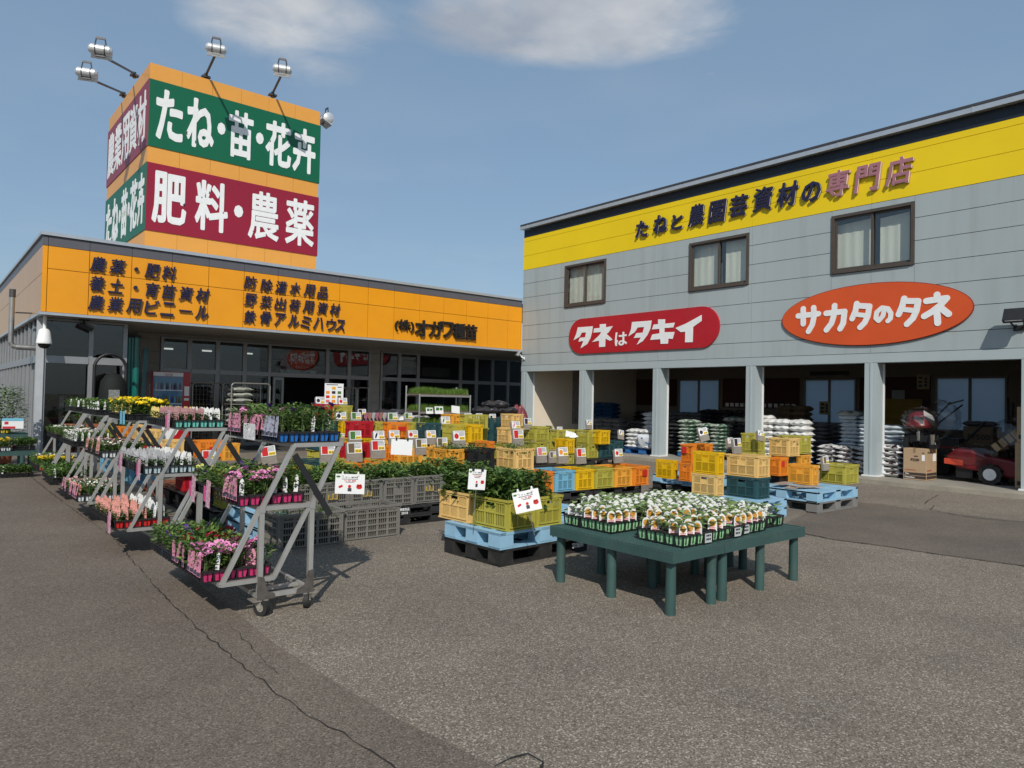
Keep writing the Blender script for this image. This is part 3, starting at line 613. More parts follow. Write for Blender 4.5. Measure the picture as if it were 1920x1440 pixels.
# round-ended red sign and the orange oval
RED = mat('red sign board', (.42, .012, .022), .4, var=.08, scale=1.2, dirt=.05); ORED = mat('orange red sign board', (.62, .085, .018), .42, var=.06, scale=1)
t = thing('shop_sign', 'long round ended red sign board with white katakana on the grey wall', 'sign', (XW, 13.2, 3.53)); r = .535
pl = [(2.75-r+cos(a)*r, sin(a)*r) for a in [pi/2-pi*k/14 for k in range(15)]]+[(-2.66+r-cos(a)*r, sin(a)*r) for a in [-pi/2+pi*k/14 for k in range(15)]]
m = MB(); m.prism([(-.0, -x, z) for x, z in pl], (-.05, 0, 0)); m.build('board', RED, t)
def z6(p): q = atx(p[0]*.2604+960, p[1]*.2604+480, XW); return (q.y-13.2, q.z-3.53)
L = MB()
for pg in ([(484, 515), (591, 507), (585, 550), (573, 595), (552, 635), (503, 666), (524, 613), (488, 618), (499, 590), (537, 586), (543, 551), (513, 553), (497, 583), (453, 608), (472, 563)],
           [(642, 493), (685, 490), (685, 515), (737, 505), (706, 551), (690, 563), (733, 603), (716, 612), (682, 596), (679, 654), (637, 657), (638, 611), (587, 620), (640, 570), (653, 549), (597, 553), (601, 523), (642, 519)],
           [(874, 477), (1015, 466), (1005, 525), (984, 572), (952, 614), (907, 641), (938, 588), (887, 592), (906, 557), (951, 553), (962, 513), (915, 516), (893, 551), (848, 580), (868, 527)],
           [(1062, 458), (1112, 457), (1110, 489), (1182, 481), (1170, 516), (1107, 520), (1106, 550), (1180, 548), (1166, 598), (1135, 596), (1132, 632), (1080, 634), (1078, 600), (1005, 606), (1020, 566), (1072, 558), (1072, 526), (1018, 530), (1030, 495), (1062, 492)],
           [(1375, 426), (1374, 470), (1313, 513), (1310, 621), (1256, 623), (1258, 546), (1226, 550), (1186, 520), (1262, 488)]):
    Q = [z6(p) for p in pg]; L.prism([(-.051, y, z) for y, z in Q], (-.012, 0, 0))
a, b = z6((750, 650)), z6((838, 545)); write(L, 'は', (-.051, a[0], a[1]), (0, -1, 0), (0, 0, 1), (-1, 0, 0), a[0]-b[0], b[1]-a[1], .012, .02)
L.build('lettering', LETW, t)
t = thing('shop_sign', 'orange red oval sign with rounded white katakana on the grey wall', 'sign', (XW, 6.78, 3.53))
m = MB(); m.prism([(0, cos(2*pi*k/64)*1.96, sin(2*pi*k/64)*.65) for k in range(64)], (-.05, 0, 0)); m.build('board', ORED, t)
m = MB(); m.prism([(-.002, cos(2*pi*k/64)*1.975, sin(2*pi*k/64)*.665) for k in range(64)], (-.035, 0, 0)); m.build('rim', mat('dark red rim', (.2, .03, .015), .5), t)
def z7(p): q = atx(p[0]*.27083+1400, p[1]*.27083+500, XW); return (q.y-6.78, q.z-3.53)
L = MB(); plane = lambda y, z, n: V3((-.051-n, y, z))
for i, (st, rr) in enumerate((([(365, 343), (505, 328)], .062), ([(400, 293), (400, 398)], .062), ([(472, 286), (474, 350), (462, 405), (436, 450)], .062),
        ([(558, 325), (686, 312), (676, 395), (655, 432)], .062), ([(617, 272), (612, 340), (595, 395), (560, 440)], .062),
        ([(770, 258), (762, 305), (738, 362)], .06), ([(768, 272), (858, 276), (846, 345), (825, 390), (793, 422)], .06), ([(762, 332), (832, 340)], .05),
        ([(962, 300), (950, 345), (922, 376), (902, 358), (908, 318), (945, 286), (985, 292), (1006, 325), (1002, 362), (985, 378)], .048),
        ([(1098, 222), (1085, 275), (1060, 333)], .06), ([(1096, 240), (1195, 240), (1182, 310), (1158, 360), (1117, 400)], .06), ([(1092, 298), (1168, 306)], .05),
        ([(1325, 196), (1325, 228)], .062), ([(1252, 240), (1392, 220), (1345, 272), (1290, 315), (1237, 345)], .062), ([(1322, 290), (1330, 392)], .062), ([(1352, 288), (1405, 330)], .062))):
    stroke(L, [z7(p) for p in st], rr, plane, .012, i0=i)
L.build('lettering', LETW, t)
# wall lamps
def wall_lamp(pos, label, s=1.0, rz=0):
    t = thing('wall_lamp', label, 'wall lamp', pos, rz, 'small floodlights on the warehouse wall')
    m = MB(); m.box(-.04*s, 0, -.09*s, .09*s, -.2*s, -.1*s)
    for k in (-1, 1): m.bar((-.03*s, k*.06*s, -.15*s), (-.25*s, k*.13*s, .02*s), .015*s, .03*s)
    m.build('bracket', WHITE if s < 1 else BLACK, t)
    m = MB(); m.cbox((-.27*s, 0, .06*s), (.09*s, .36*s, .26*s), ry=.5)
    m.build('lamp_head', mat('grey lamp', (.3, .32, .33), .4) if s < 1 else BLACK, t)
    m = MB(); m.cbox((-.322*s, 0, .036*s), (.006*s, .27*s, .19*s), ry=.5); m.build('lamp_glass', LENS, t)
c = atx(1912, 600, XW); wall_lamp((XW, c.y, c.z), 'black floodlight on the grey wall beside the orange oval sign', 1.0)
c = atx(984, 668, XW); wall_lamp((XW, c.y+.02, c.z+.05), 'small pale floodlight at the warehouse corner beside the orange fascia', .8, -.5)
# ------------------------------------------------------------------ harvest crates
CC = dict(olive=mat('olive plastic', (.40, .36, .055), .5, var=.12, scale=4, dirt=.12), cream=mat('cream plastic', (.72, .47, .165), .5, var=.08, scale=4, dirt=.10),
          orange=mat('orange plastic', (.74, .215, .018), .45, var=.08, scale=4, dirt=.08), amber=mat('amber plastic', (.74, .34, .04), .45, var=.08, scale=4, dirt=.08), yellow=mat('yellow plastic', (.70, .42, .006), .45, var=.08, scale=4, dirt=.08),
          red=mat('red plastic', (.42, .012, .02), .42, var=.1, scale=4, dirt=.04), teal=mat('teal plastic', (.022, .072, .082), .5, var=.12, scale=4, dirt=.08), sky=mat('light blue plastic', (.165, .40, .54), .5, var=.08, scale=4, dirt=.08),
          black=mat('black crate plastic', (.012, .012, .013), .45, var=.2, scale=4), grey=mat('grey plastic', (.175, .165, .145), .6, var=.14, scale=3, dirt=.22))
STAMP = mat('yellow stamp', (.50, .33, .02), .6); REDST = mat('red sticker', (.5, .02, .015), .5)
def lattice(mb, A, B, w, z0, z1, kind, t, n=6):
    """panel between bars: A corner at left bottom, B unit along; slits or diamonds"""
    A, B = V3(A), V3(B); h = z1-z0
    if kind == 'slit':
        for i in range(n):
            a = A+B*(w*(i+.5)/n); mb.bar((a.x, a.y, z0), (a.x, a.y, z1), w/n*.42, t, up=(B.y, -B.x, 0) if False else tuple(B))
    else:
        st = .024; k = int((w+h)/st)
        for d in (1, -1):
            for i in range(1, k):
                s = i*st; u0, v0 = (s, 0) if s <= w else (w, s-w); u1, v1 = (0, s) if s <= h else (s-h, h)
                if d < 0: u0, u1 = w-u0, w-u1
                p, q = A+B*u0, A+B*u1
                if abs(v1-v0) < .006: continue
                nn = V3((B.y, -B.x, 0)); mb.bar((p.x, p.y, z0+v0), (q.x, q.y, z0+v1), .0085, t*.8, up=tuple(nn))
def crate_meshes(key, kind, W=.36, D=.52, H=.295, n=6, grey=False):
    """unit crate standing with its nearest corner at the origin"""
    root = thing(key, '-', '-', (0, 0, 0)); s = MB(); t = .012
    cw = .05 if kind == 'diamond' else .038
    for x, y in ((0, 0), (W, 0), (W, D), (0, D)):
        a = cw if x == 0 else -cw; b = cw if y == 0 else -cw
        e = .004
        s.box(min(x, x+a)+(e if x == 0 else 0), max(x, x+a)-(e if x else 0), min(y, y+(t if y == 0 else -t))+(e if y == 0 else 0), max(y, y+(t if y == 0 else -t))-(e if y else 0), .012, H-.02)
        s.box(min(x, x+(t if x == 0 else -t))+(e if x == 0 else 0), max(x, x+(t if x == 0 else -t))-(e if x else 0), min(y+(t if y == 0 else -t), y+b), max(y+(t if y == 0 else -t), y+b), .012, H-.02)
    s.box(.01, W-.01, .01, D-.01, .004, .016)
    bars = [.03, .155, H-.035] if not grey else [.028, .082, .136, .235, .285, H-.03] if grey == 1 else [.028, .09, .152, .214, .276, H-.03]
    handles = []
    for A, B, L in (((cw, .006, 0), (1, 0, 0), W-2*cw), ((cw, D-.006, 0), (1, 0, 0), W-2*cw), ((.006, cw, 0), (0, 1, 0), D-2*cw), ((W-.006, cw, 0), (0, 1, 0), D-2*cw)):
        A, B = V3(A), V3(B)
        for z in bars: p, q = A+B*0, A+B*L; s.bar((p.x, p.y, z), (q.x, q.y, z), t*1.5 if abs(B.x) else t*1.5, .014)
        N = 3 if (not grey or L < .5) else 5
        for i in range(N+1): p = A+B*(L*i/N); s.bar((p.x, p.y, .03), (p.x, p.y, H-.03), .012, t*1.4, up=tuple(B))
        for j, (z0, z1) in enumerate(zip(bars, bars[1:])):
            for i in range(N):
                solid = (j == len(bars)-2 and N == 3 and i == 1) if not grey else (grey == 1 and j == 2 and i == 1)
                p = A+B*(L*i/N)
                if solid: handles.append((p, B, L/N, z0, z1))
                else: lattice(s, (p.x, p.y, 0), B, L/N, z0, z1, kind, .006, n)
    for a_, b_, c_, d_ in ((-.004, W+.004, -.004, .012), (-.004, W+.004, D-.012, D+.004), (-.004, .012, .0121, D-.0121), (W-.012, W+.004, .0121, D-.0121)): s.box(a_, b_, c_, d_, 0, .012)
    shell = s.build('shell', CC['olive'], root)
    r = MB(); o = .010
    for z0, z1, oo in ((H-.022, H, o),):
        r.box(-oo, W+oo, -oo, .012, z0, z1); r.box(-oo, W+oo, D-.012, D+oo, z0, z1); r.box(-oo, .012, .0121, D-.0121, z0, z1); r.box(W-.012, W+oo, .0121, D-.0121, z0, z1)
    for i in range(9):
        for y in (-o*.7, D+o*.7): r.box(W*i/8-.004 if i else 0, W*i/8+.004 if i < 8 else W, min(y, y), y+.004, H-.05, H-.021)
    r.build('rim', CC['olive'], root)
    for p, B, L, z0, z1 in handles:
        hm = MB(); q = p+B*L; zt = z0+(z1-z0)*(.62 if not grey else .98)
        hm.bar((p.x, p.y, (z0+zt)/2), (q.x, q.y, (z0+zt)/2), .007, zt-z0, up=(0, 0, 1)); hm.build('handle_panel', CC['olive'], root)
    return root, (W, D, H)
PROT = {}
FILLM = mat('dark fill for slit shade and soil', (.045, .037, .028), .95, var=.6, scale=22)  # dark block added so crate slits read as shaded; doubles as soil and pots
_FILL = {}
def setpar_fill(r, style, W, D, H):
    if style not in _FILL:
        m = MB(); m.box(.022, W-.022, .022, D-.022, .018, H*(.74 if style[:4] == 'grey' else .62)); _FILL[style] = m.build('dark_fill', FILLM, r)
    else: dup(_FILL[style], r)
PROT['slit'] = crate_meshes('harvest_crate', 'slit'); PROT['diamond'] = crate_meshes('harvest_crate', 'diamond')
PROT['grey'] = crate_meshes('harvest_crate', 'slit', .45, .70, .345, n=5, grey=1); PROT['greyslat'] = crate_meshes('harvest_crate', 'slit', .70, .45, .345, n=5, grey=2)
_used = set()
def crate(color, x, y, z, sx, sy, sz, label, group, style=None, rz=0, sticker=None):
    style = style or ('grey' if color == 'grey' else 'slit' if color in ('olive',) else 'diamond')
    root, (W, D, H) = PROT[style]
    if style in _used: r = dup(root)
    else: r = root; _used.add(style)
    r.location = (x, y, z); r.rotation_euler.z = rz; r.scale = (sx/W, sy/D, sz/H); tag(r, label, 'crate', group)
    for k in KIDS[r.name]:
        k.material_slots[0].link = 'OBJECT'; k.material_slots[0].material = CC[color]
    fill = color not in ('red',) and style != 'none'
    if fill: setpar_fill(r, style, W, D, H)
    if sticker:
        m = MB(); face, u0, u1, v0, v1, mt = sticker
        if face == 'y': m.box(W*u0, W*u1, -.016, -.0105, H*v0, H*v1)
        else: m.box(-.016, -.0105, D*u0, D*u1, H*v0, H*v1)
        m.build('sticker', mt, r)
    return r
CR_LIST = {}
def pcrate(key, color, pl, pc, pr, dist, zb, label, group='harvest crates of the seedling display', h=.285, wx=None, wy=None, style=None, sticker=None, ymid=None):
    """pl, pc, pr: where its left end, nearest edge and right end stand in the photo; dist: metres in front of the camera"""
    c = atd(pc, 800, dist); x, y = c.x, c.y
    if wx is None: wx = max(.12, aty(pr, 800, y).x-x) if pr > pc else .36
    if wy is None: wy = max(.2, min(.62, atx(pl, 800, x).y-y)) if pl < pc else .5
    r = crate(color, x, y, zb, wx-.012, wy-.012, h, label, group, style, sticker=sticker); CR_LIST[key] = (x, y, zb, wx, wy, h); return r
# ------------------------------------------------------------------ pallets
PAL = {}
def pallet(color, x, y, z, sx, sy, h, label, group, rz=0, legs=(3, 3), text=None):
    t = thing('pallet', label, 'pallet', (x, y, z), rz, group); mt = PALM[color]
    k = (sx, sy, h, legs)
    if k not in PAL:
        d = MB(); n = max(8, int(sx/.075)); dh = .022
        for i in range(n+1): a = sx*i/n; d.box(max(0, a-.016), min(sx, a+.016), .002, sy-.002, h-dh, h-.003)
        for i in range(5): b = sy*i/4; d.box(.001, sx-.001, max(0, b-.03), min(sy, b+.03), h-dh-.001, h-.001)
        for i in range(3): a = sx*i/2; d.box(max(0, a-.07), min(sx, a+.07), 0, sy, h-dh-.002, h)
        dk = d.build('deck', mt, t); 
        lw = .17; bks = []
        for i in range(legs[0]):
            for j in range(legs[1]):
                cx, cy = lw/2+(sx-lw)*i/(legs[0]-1), lw/2+(sy-lw)*j/(legs[1]-1)
                b = MB(); b.hexa([(cx+u*lw/2*q, cy+v*lw/2*q, zz) for zz, q in ((.018, 1.0), (h-.0225, .97)) for u, v in ((-1, -1), (1, -1), (1, 1), (-1, 1))]); bks.append(b.build('block', mt, t))
        f = MB()
        for j in range(legs[1]): cy = lw/2+(sy-lw)*j/(legs[1]-1); f.box(.003, sx-.003, cy-lw/2+.003, cy+lw/2-.003, 0, .0175)
        for i in range(legs[0]): cx = lw/2+(sx-lw)*i/(legs[0]-1); f.box(cx-lw/2+.003, cx+lw/2-.003, .004, sy-.004, .001, .0165)
        for i in range(10): f.box(sx*i/9*.96+.01, sx*i/9*.96+.018, .01, sy-.01, .002, .014)
        bf = f.build('base', mt, t); PAL[k] = (dk, *bks, bf)
    else:
        for o in PAL[k]:
            c = dup(o, t); c.material_slots[0].link = 'OBJECT'; c.material_slots[0].material = mt
    if text:
        m = MB()
        for s, u, v, wdt, ht in text: write(m, s, (u, -.001, v), (1, 0, 0), (0, 0, 1), (0, -1, 0), wdt, ht, .004, .012)
        m.build('lettering', LETW, t)
    return t
PALM = dict(black=mat('black pallet plastic', (.021, .021, .021), .6, var=.3, scale=3, dirt=.16), blue=mat('pale blue pallet plastic', (.27, .47, .62), .5, var=.07, scale=3, dirt=.14), grey=mat('grey pallet plastic', (.19, .185, .175), .65, var=.14, scale=3, dirt=.3), brown=mat('red brown pallet plastic', (.20, .065, .035), .6, var=.15, scale=3, dirt=.2), deep=mat('deep blue pallet plastic', (.03, .13, .34), .5, var=.1, scale=3))
GP = 'plastic pallets under the seedling crates'
# near stack with tomato seedlings
rz = RAD(3)
P0 = (4.17, 5.12)
pallet('black', P0[0], P0[1], 0, 1.22, .84, .155, 'black pallet under the pale blue one at the front of the tomato crates', GP, rz, text=[('宮城県', .99, .05, .17, .055)])
pallet('blue', P0[0], P0[1], .156, 1.22, .84, .155, 'pale blue pallet under the crates of tall tomato seedlings', GP, rz)
pallet('black', 5.0, 6.06, 0, 1.1, 1.1, .15, 'empty black pallet with open deck behind the pale blue front pallet', GP)
pallet('black', 5.9, 4.75, 0, 1.1, 1.1, .15, 'lower black pallet behind the green tables', GP)
pallet('black', 5.9, 4.75, .151, 1.1, 1.1, .13, 'empty black pallet on another behind the pale melon seedlings', GP)
pallet('blue', 5.75, 6.5, .0, 1.05, .8, .15, 'pale blue pallet between the empty black deck and the row of coloured crates', GP)
for i, (x, y) in enumerate(((4.5, 7.48), (5.65, 7.5), (6.8, 7.5), (7.95, 7.52))):
    tx = [('明豊食品', .02, .062, .13, .035), ('2018', .04, .02, .09, .03)] if i == 0 else [('玉川', 1.02-.09, .055, .09, .04)] if i == 3 else None
    wh = ('stamped 2018', 'under the grey crates with yellow stamps', 'under the orange and light blue crates', 'under the amber crate at the row end')[i]
    pallet('black', x, y, 0, 1.1, 1.1, .11, 'lower black pallet of the pair '+wh, GP); pallet('black', x, y, .111, 1.1, 1.1, .11, 'upper black pallet of the pair '+wh, GP, text=tx)
for i, (x, y) in enumerate(((2.6, 8.3), (2.7, 9.6), (3.9, 9.6), (5.1, 9.8), (6.3, 9.8), (7.5, 9.9), (8.7, 10.2), (4.6, 11.2), (5.9, 11.4), (7.1, 11.3), (8.4, 11.3), (9.7, 10.6), (11.75, 11.3), (12.1, 12.5), (9.7, 12.2))):
    pallet('black', x, y, 0, 1.12, 1.12, .215, 'dusty black pallet hidden among the stacks in the middle of the seedling display', GP)
pallet('grey', 9.99, 5.06, 0, 1.28, 1.12, .155, 'weathered grey pallet at the bottom of the front right pile', GP)
pallet('blue', 9.99, 5.06, .156, 1.28, 1.12, .15, 'pale blue pallet carrying the olive crate at the front right', GP)
pallet('black', 10.0, 6.98, 0, 1.28, 1.08, .155, 'black pallet under the pale blue one behind the yellow crates', GP)
pallet('blue', 10.0, 6.98, .156, 1.28, 1.08, .15, 'pale blue pallet under the yellow and orange crates nearest the pillar', GP)
pallet('blue', 8.3, 5.2, 0, 1.1, 1.1, .13, 'lower pale blue pallet under the dark teal crate', GP)
pallet('blue', 8.3, 5.2, .131, 1.1, 1.1, .12, 'upper pale blue pallet under the dark teal crate', GP)
WOOD = mat('grey board', (.30, .24, .19), .8, var=.2, scale=6)
for k, (a, b, r_) in enumerate(((10.22, 5.55, .3), (10.35, 5.42, -.5), (10.3, 5.75, .1))):
    m = MB(); m.cbox((0, 0, .008), (.42, .16, .014)); tag(m.build('board', WOOD, None, (a, b, .312+k*.016), r_), 'thin weathered board lying on the pale blue front right pallet', 'board', 'loose boards on the front right pallet')
# ---- the crates, from the photo's pixel columns
C_ = pcrate
# front tomato stack
crate('cream', 4.24, 5.70, .312, .36, .50, .29, 'cream crate full of tomato seedlings on the pale blue front pallet', 'harvest crates of the seedling display', rz=RAD(3)); CR_LIST['t1'] = (4.24, 5.70, .312, .36, .5, .29)
crate('olive', 4.28, 5.15, .312, .36, .52, .29, 'olive crate of tall tomato seedlings at the corner of the pale blue front pallet', 'harvest crates of the seedling display', rz=RAD(3)); CR_LIST['t2'] = (4.28, 5.15, .312, .36, .52, .29)
crate('olive', 4.67, 5.18, .312, .36, .52, .29, 'olive crate of tomato seedlings behind the tilted white sign', 'harvest crates of the seedling display', rz=RAD(3)); CR_LIST['t3'] = (4.67, 5.18, .312, .36, .52, .29)
# grey crates
GG = 'large grey crates with seedlings'
for i, (x, y, lab) in enumerate(((2.77, 6.86, 'large grey slatted crate on the ground half behind the flower trolley end'), (3.49, 6.92, 'large grey slatted crate on the ground below the white tomato sign'))):
    crate('grey', x, y+.0, 0, .70, .45, .36, lab, GG, 'greyslat'); CR_LIST['g%d' % i] = (x, y, 0, .70, .45, .36)
for i in range(7):
    x = 2.98+i*.455
    rr = crate('grey', x, 7.50+.03*i, .222, .44, .68, .345, ('large grey crate behind the foot of the trolley frame', 'large grey crate between the trolley frame and the white tomato sign', 'large grey crate behind the left half of the white tomato sign', 'large grey crate behind the right half of the white tomato sign', 'large grey crate just right of the white tomato sign', 'large grey crate in the raised row, second from its right end', 'large grey crate at the right end of the raised row')[i], GG)
    CR_LIST['gb%d' % i] = (x, 7.50+.03*i, .222, .44, .68, .345)
    if i in (1, 2, 4, 5, 6):
        m = MB(); y = 7.50+.03*i-.018; write(m, '山', (x+.16, y-.003, .222+.148), (1, 0, 0), (0, 0, 1), (0, -1, 0), .12, .075, .003, .012)
        o = m.build('stamp', STAMP, rr); o.matrix_parent_inverse = (Matrix.Translation(rr.location) @ Matrix.Diagonal((*rr.scale, 1))).inverted()
pallet('black', 2.95, 7.46, 0, 1.4, 1.1, .11, 'lower black pallet of the pair under the grey crates behind the trolley', GP); pallet('black', 2.95, 7.46, .111, 1.4, 1.1, .11, 'upper black pallet of the pair under the grey crates behind the trolley', GP)
# row of six short ends
row = (('orange', 1005, 1040, 'orange lattice crate beside the light blue one in the row of coloured short ends'), ('sky', 1041, 1079, 'light blue crate between orange and yellow crates'), ('yellow', 1080, 1115, 'yellow crate between light blue and olive ones in the row of short ends'), ('olive', 1117, 1152, 'olive crate between yellow and amber ones in the row of short ends'), ('amber', 1153, 1187, 'amber crate next to the orange one that ends its row'), ('orange', 1188, 1217, 'orange crate with red sticker ending the row of coloured short ends'))
for i, (c, a, b, lab) in enumerate(row):
    y = 7.56-.02*i; x0, x1 = aty(a, 905, y+.0).x, aty(b, 905, y).x
    crate(c, x0, y, .222, x1-x0-.01, .52, .30, lab, 'harvest crates of the seedling display', sticker=('y', .55, .85, .48, .8, REDST) if i == 5 else None); CR_LIST['r%d' % i] = (x0, y, .222, x1-x0, .52, .3)
# first raised row behind the grey crates
C_('a1', 'olive', 601, 630, 672, 10.2, .30, 'shallow olive crate in front of the cards behind the grey crates'); C_('a2', 'orange', 672, 672, 718, 10.3, .30, 'open orange crate with red sticker behind the grey crates', wy=.45, sticker=('y', .55, .9, .2, .5, REDST))
C_('a3', 'olive', 722, 748, 799, 10.5, .26, 'wide olive crate behind the blank back of a hanging sign')
C_('a4', 'amber', 799, 842, 845, 9.9, .53, 'amber lattice crate next to the black crate', wx=.3, h=.31); C_('a5', 'black', 847, 880, 930, 10.0, .52, 'black lattice crate with herbs on top between amber and cream crates', h=.32)
C_('a6', 'cream', 931, 968, 1004, 10.3, .52, 'cream lattice crate with drooping leaves next to the black one', h=.32)
C_('a7', 'amber', 800, 842, 845, 9.9, .23, 'amber crate underneath the amber lattice crate', wx=.3); C_('a8', 'cream', 870, 885, 929, 10.0, .23, 'cream crate underneath the black crate'); C_('a9', 'sky', 928, 944, 966, 10.2, .225, 'light blue crate with greens below the cream lattice crate'); C_('a10', 'olive', 967, 968, 1004, 10.35, .23, 'olive crate with a long handle hole below the cream lattice crate', style='slit', wy=.4)
# second row
C_('b1', 'teal', 580, 590, 604, 11.2, .24, 'dark teal crate behind the sloping trolley rail', wy=.5, wx=.3); C_('b2', 'red', 646, 647, 699, 11.9, .50, 'red crate behind the two large cards', h=.26); C_('b3', 'olive', 640, 645, 722, 11.7, .235, 'olive crate under the red crate behind the two large cards')
C_('b4', 'orange', 721, 722, 745, 11.9, .48, 'orange crate behind the brown block of a pepper card', wy=.4, h=.26); C_('b5', 'amber', 746, 748, 795, 11.9, .42, 'amber crate below the orange crate with a red tomato mark', h=.26); C_('b6', 'olive', 721, 722, 797, 11.8, .2, 'olive crate low under the amber crate')
C_('b7', 'cream', 818, 820, 870, 11.6, .46, 'cream crate behind the foliage of the amber crate', h=.26); C_('b8', 'cream', 868, 872, 912, 12.6, .49, 'cream crate under the yellow crate'); C_('b9', 'orange', 911, 917, 929, 12.2, .54, 'narrow orange crate end left of the tomato card', wy=.4)
# third row
C_('c1', 'red', 655, 656, 702, 13.0, .79, 'red crate with a solid red panel above the olive crate', h=.30); C_('c2', 'olive', 703, 704, 727, 13.4, .79, 'olive crate next to the red crate with a solid panel', wy=.4); C_('c3', 'orange', 726, 727, 771, 13.3, .79, 'orange crate with a red tomato mark', sticker=('y', .45, .8, .42, .72, REDST)); C_('c4', 'olive', 771, 772, 798, 13.5, .79, 'olive crate beside the orange one with a red tomato mark', wy=.4); C_('c5', 'teal', 798, 799, 828, 13.3, .79, 'dark teal bin between olive crates', wy=.42)
C_('c6', 'olive', 828, 848, 881, 12.5, .78, 'olive crate behind the large tomato card', h=.31); C_('c7', 'yellow', 880, 881, 907, 12.6, .78, 'yellow crate at the end of the olive crate', wy=.45, h=.31)
for k, (kk, a, b, d_) in enumerate((('c1', 655, 702, 13.0), ('c3', 720, 771, 13.3), ('c4', 771, 828, 13.4), ('c6', 828, 907, 12.7))):
    C_('cu%d' % k, ('yellow', 'amber', 'olive', 'cream')[k], a, a+1, b, d_+.02, .50, ('yellow crate in the dark underneath the red crate', 'amber crate in the dark underneath the orange crate', 'olive crate in the dark underneath the teal bin', 'pale cream crate in the dark underneath the yellow crate')[k], wy=.42)
    C_('cv%d' % k, ('olive', 'teal', 'cream', 'olive')[k], a, a+1, b, d_+.03, .216, ('lowest olive crate', 'lowest dark teal crate', 'lowest cream crate', 'lowest olive crate, broad,')[k]+' in the stack behind the '+('large cards', 'hanging sign', 'amber crate', 'black crate')[k], wy=.42)
# fourth row
C_('d1', 'red', 592, 593, 635, 14.3, 1.09, 'topmost red crate beneath the picture board', h=.29); C_('d2', 'olive', 634, 635, 661, 14.3, 1.07, 'olive crate beside the topmost red crate', wy=.4, h=.29); C_('d3', 'yellow', 640, 641, 657, 13.8, .78, 'narrow yellow crate end beside a wooden card block', wy=.4, h=.29); C_('d4', 'teal', 600, 602, 642, 13.7, .78, 'teal crate in shadow under the topmost red crate', wy=.4)
C_('d5', 'teal', 590, 592, 660, 13.75, .49, 'dark teal crate two below the topmost red crate', wy=.4); C_('d6', 'olive', 590, 592, 660, 13.78, .216, 'olive crate three below the topmost red crate', wy=.4)
C_('e1', 'amber', 845, 847, 870, 14.5, .94, 'pale amber crate behind the yellow crate', wy=.4); C_('e2', 'olive', 870, 871, 916, 14.5, .94, 'olive crate behind the yellow crate end'); C_('e3', 'olive', 846, 848, 916, 14.6, .62, 'olive crate under the pale amber one behind the yellow crate', h=.31); C_('e4', 'cream', 846, 848, 916, 14.65, .22, 'cream crate lowest behind the yellow crate', h=.39)
C_('f1', 'teal', 917, 919, 960, 16.0, .84, 'blue teal crate behind two eggplant cards', h=.29); C_('f2', 'teal', 917, 919, 960, 16.0, .53, 'blue teal crate under another behind two eggplant cards', h=.3); C_('f2b', 'olive', 917, 919, 960, 16.0, .22, 'olive crate lowest under the blue teal pair', h=.3)
C_('f3', 'cream', 955, 956, 983, 13.5, .72, 'cream crate in front of the olive pair', wy=.4); C_('f3b', 'olive', 954, 955, 984, 13.5, .42, 'olive crate under the cream one in front of the olive pair', wy=.4); C_('f4', 'olive', 953, 1004, 1031, 14.5, .72, 'olive crate on top of another near the sunlit cream wall'); C_('f5', 'olive', 953, 1004, 1031, 14.5, .42, 'olive crate under another near the sunlit cream wall'); C_('f6', 'cream', 958, 960, 982, 15.6, .95, 'cream crate far behind the olive pair near the grey corner', wy=.4)
C_('f6b', 'cream', 958, 960, 982, 15.6, .6, 'cream crate in the dark behind the olive pair', wy=.4, h=.34)
C_('g1', 'olive', 1030, 1033, 1042, 16.3, .42, 'olive crate end between the olive pair and the yellow crate', wy=.5, h=.4); C_('g2', 'olive', 1041, 1044, 1079, 16.2, .60, 'olive crate with paper scraps on top behind the yellow crate'); C_('g3', 'yellow', 1040, 1063, 1079, 15.0, .44, 'yellow crate in front of the paper scraps', h=.30); C_('g4', 'olive', 1040, 1063, 1079, 15.05, .14, 'olive crate under the yellow one below the paper scraps', h=.28)
C_('h1', 'olive', 1080, 1103, 1124, 16.6, .555, 'upper olive crate of the two stacked before the first pillar', h=.32); C_('h2', 'olive', 1080, 1103, 1124, 16.6, .225, 'lower olive crate of the two stacked before the first pillar', h=.32); C_('h3', 'yellow', 1124, 1125, 1145, 16.6, .555, 'yellow crate beside the upper olive crate before the first pillar', wy=.4, h=.32); C_('h4', 'teal', 1124, 1125, 1156, 16.8, .225, 'teal crate beside the lower olive crate before the first pillar', wy=.4, h=.32); C_('h5', 'teal', 1150, 1152, 1170, 17.2, .20, 'teal crate under the leaning eggplant card', wy=.4, h=.40)
# right block
C_('k1', 'yellow', 1230, 1263, 1273, 11.6, .312, 'yellow crate at the left edge of the pale blue pallet by the second pillar', h=.30); C_('k2', 'orange', 1273, 1296, 1318, 11.3, .312, 'orange crate below another orange one on the pale blue pallet', h=.29, style='slit')
C_('k3', 'orange', 1276, 1299, 1338, 11.35, .605, 'orange crate with red sticker under the tilted pumpkin card', h=.29, sticker=('x', .45, .85, .5, .85, REDST))
C_('k4', 'yellow', 1299, 1347, 1360, 10.0, .555, 'bright yellow crate on top of a cream one behind the melon seedlings', h=.31); C_('k5', 'cream', 1297, 1345, 1360, 10.0, .255, 'cream crate carrying the bright yellow one', h=.295)
C_('k6', 'cream', 1362, 1421, 1446, 9.8, .545, 'cream crate on top of a dark teal one behind the melon seedlings', h=.30); C_('k7', 'teal', 1362, 1421, 1446, 9.8, .255, 'dark teal crate carrying a cream one behind the melon seedlings', h=.285)
C_('k8', 'olive', 1389, 1413, 1436, 11.4, .80, 'olive crate behind the cream one and its card', h=.29); C_('k9', 'olive', 1389, 1413, 1436, 11.4, .42, 'olive crate low behind the cream and teal crates', h=.37)
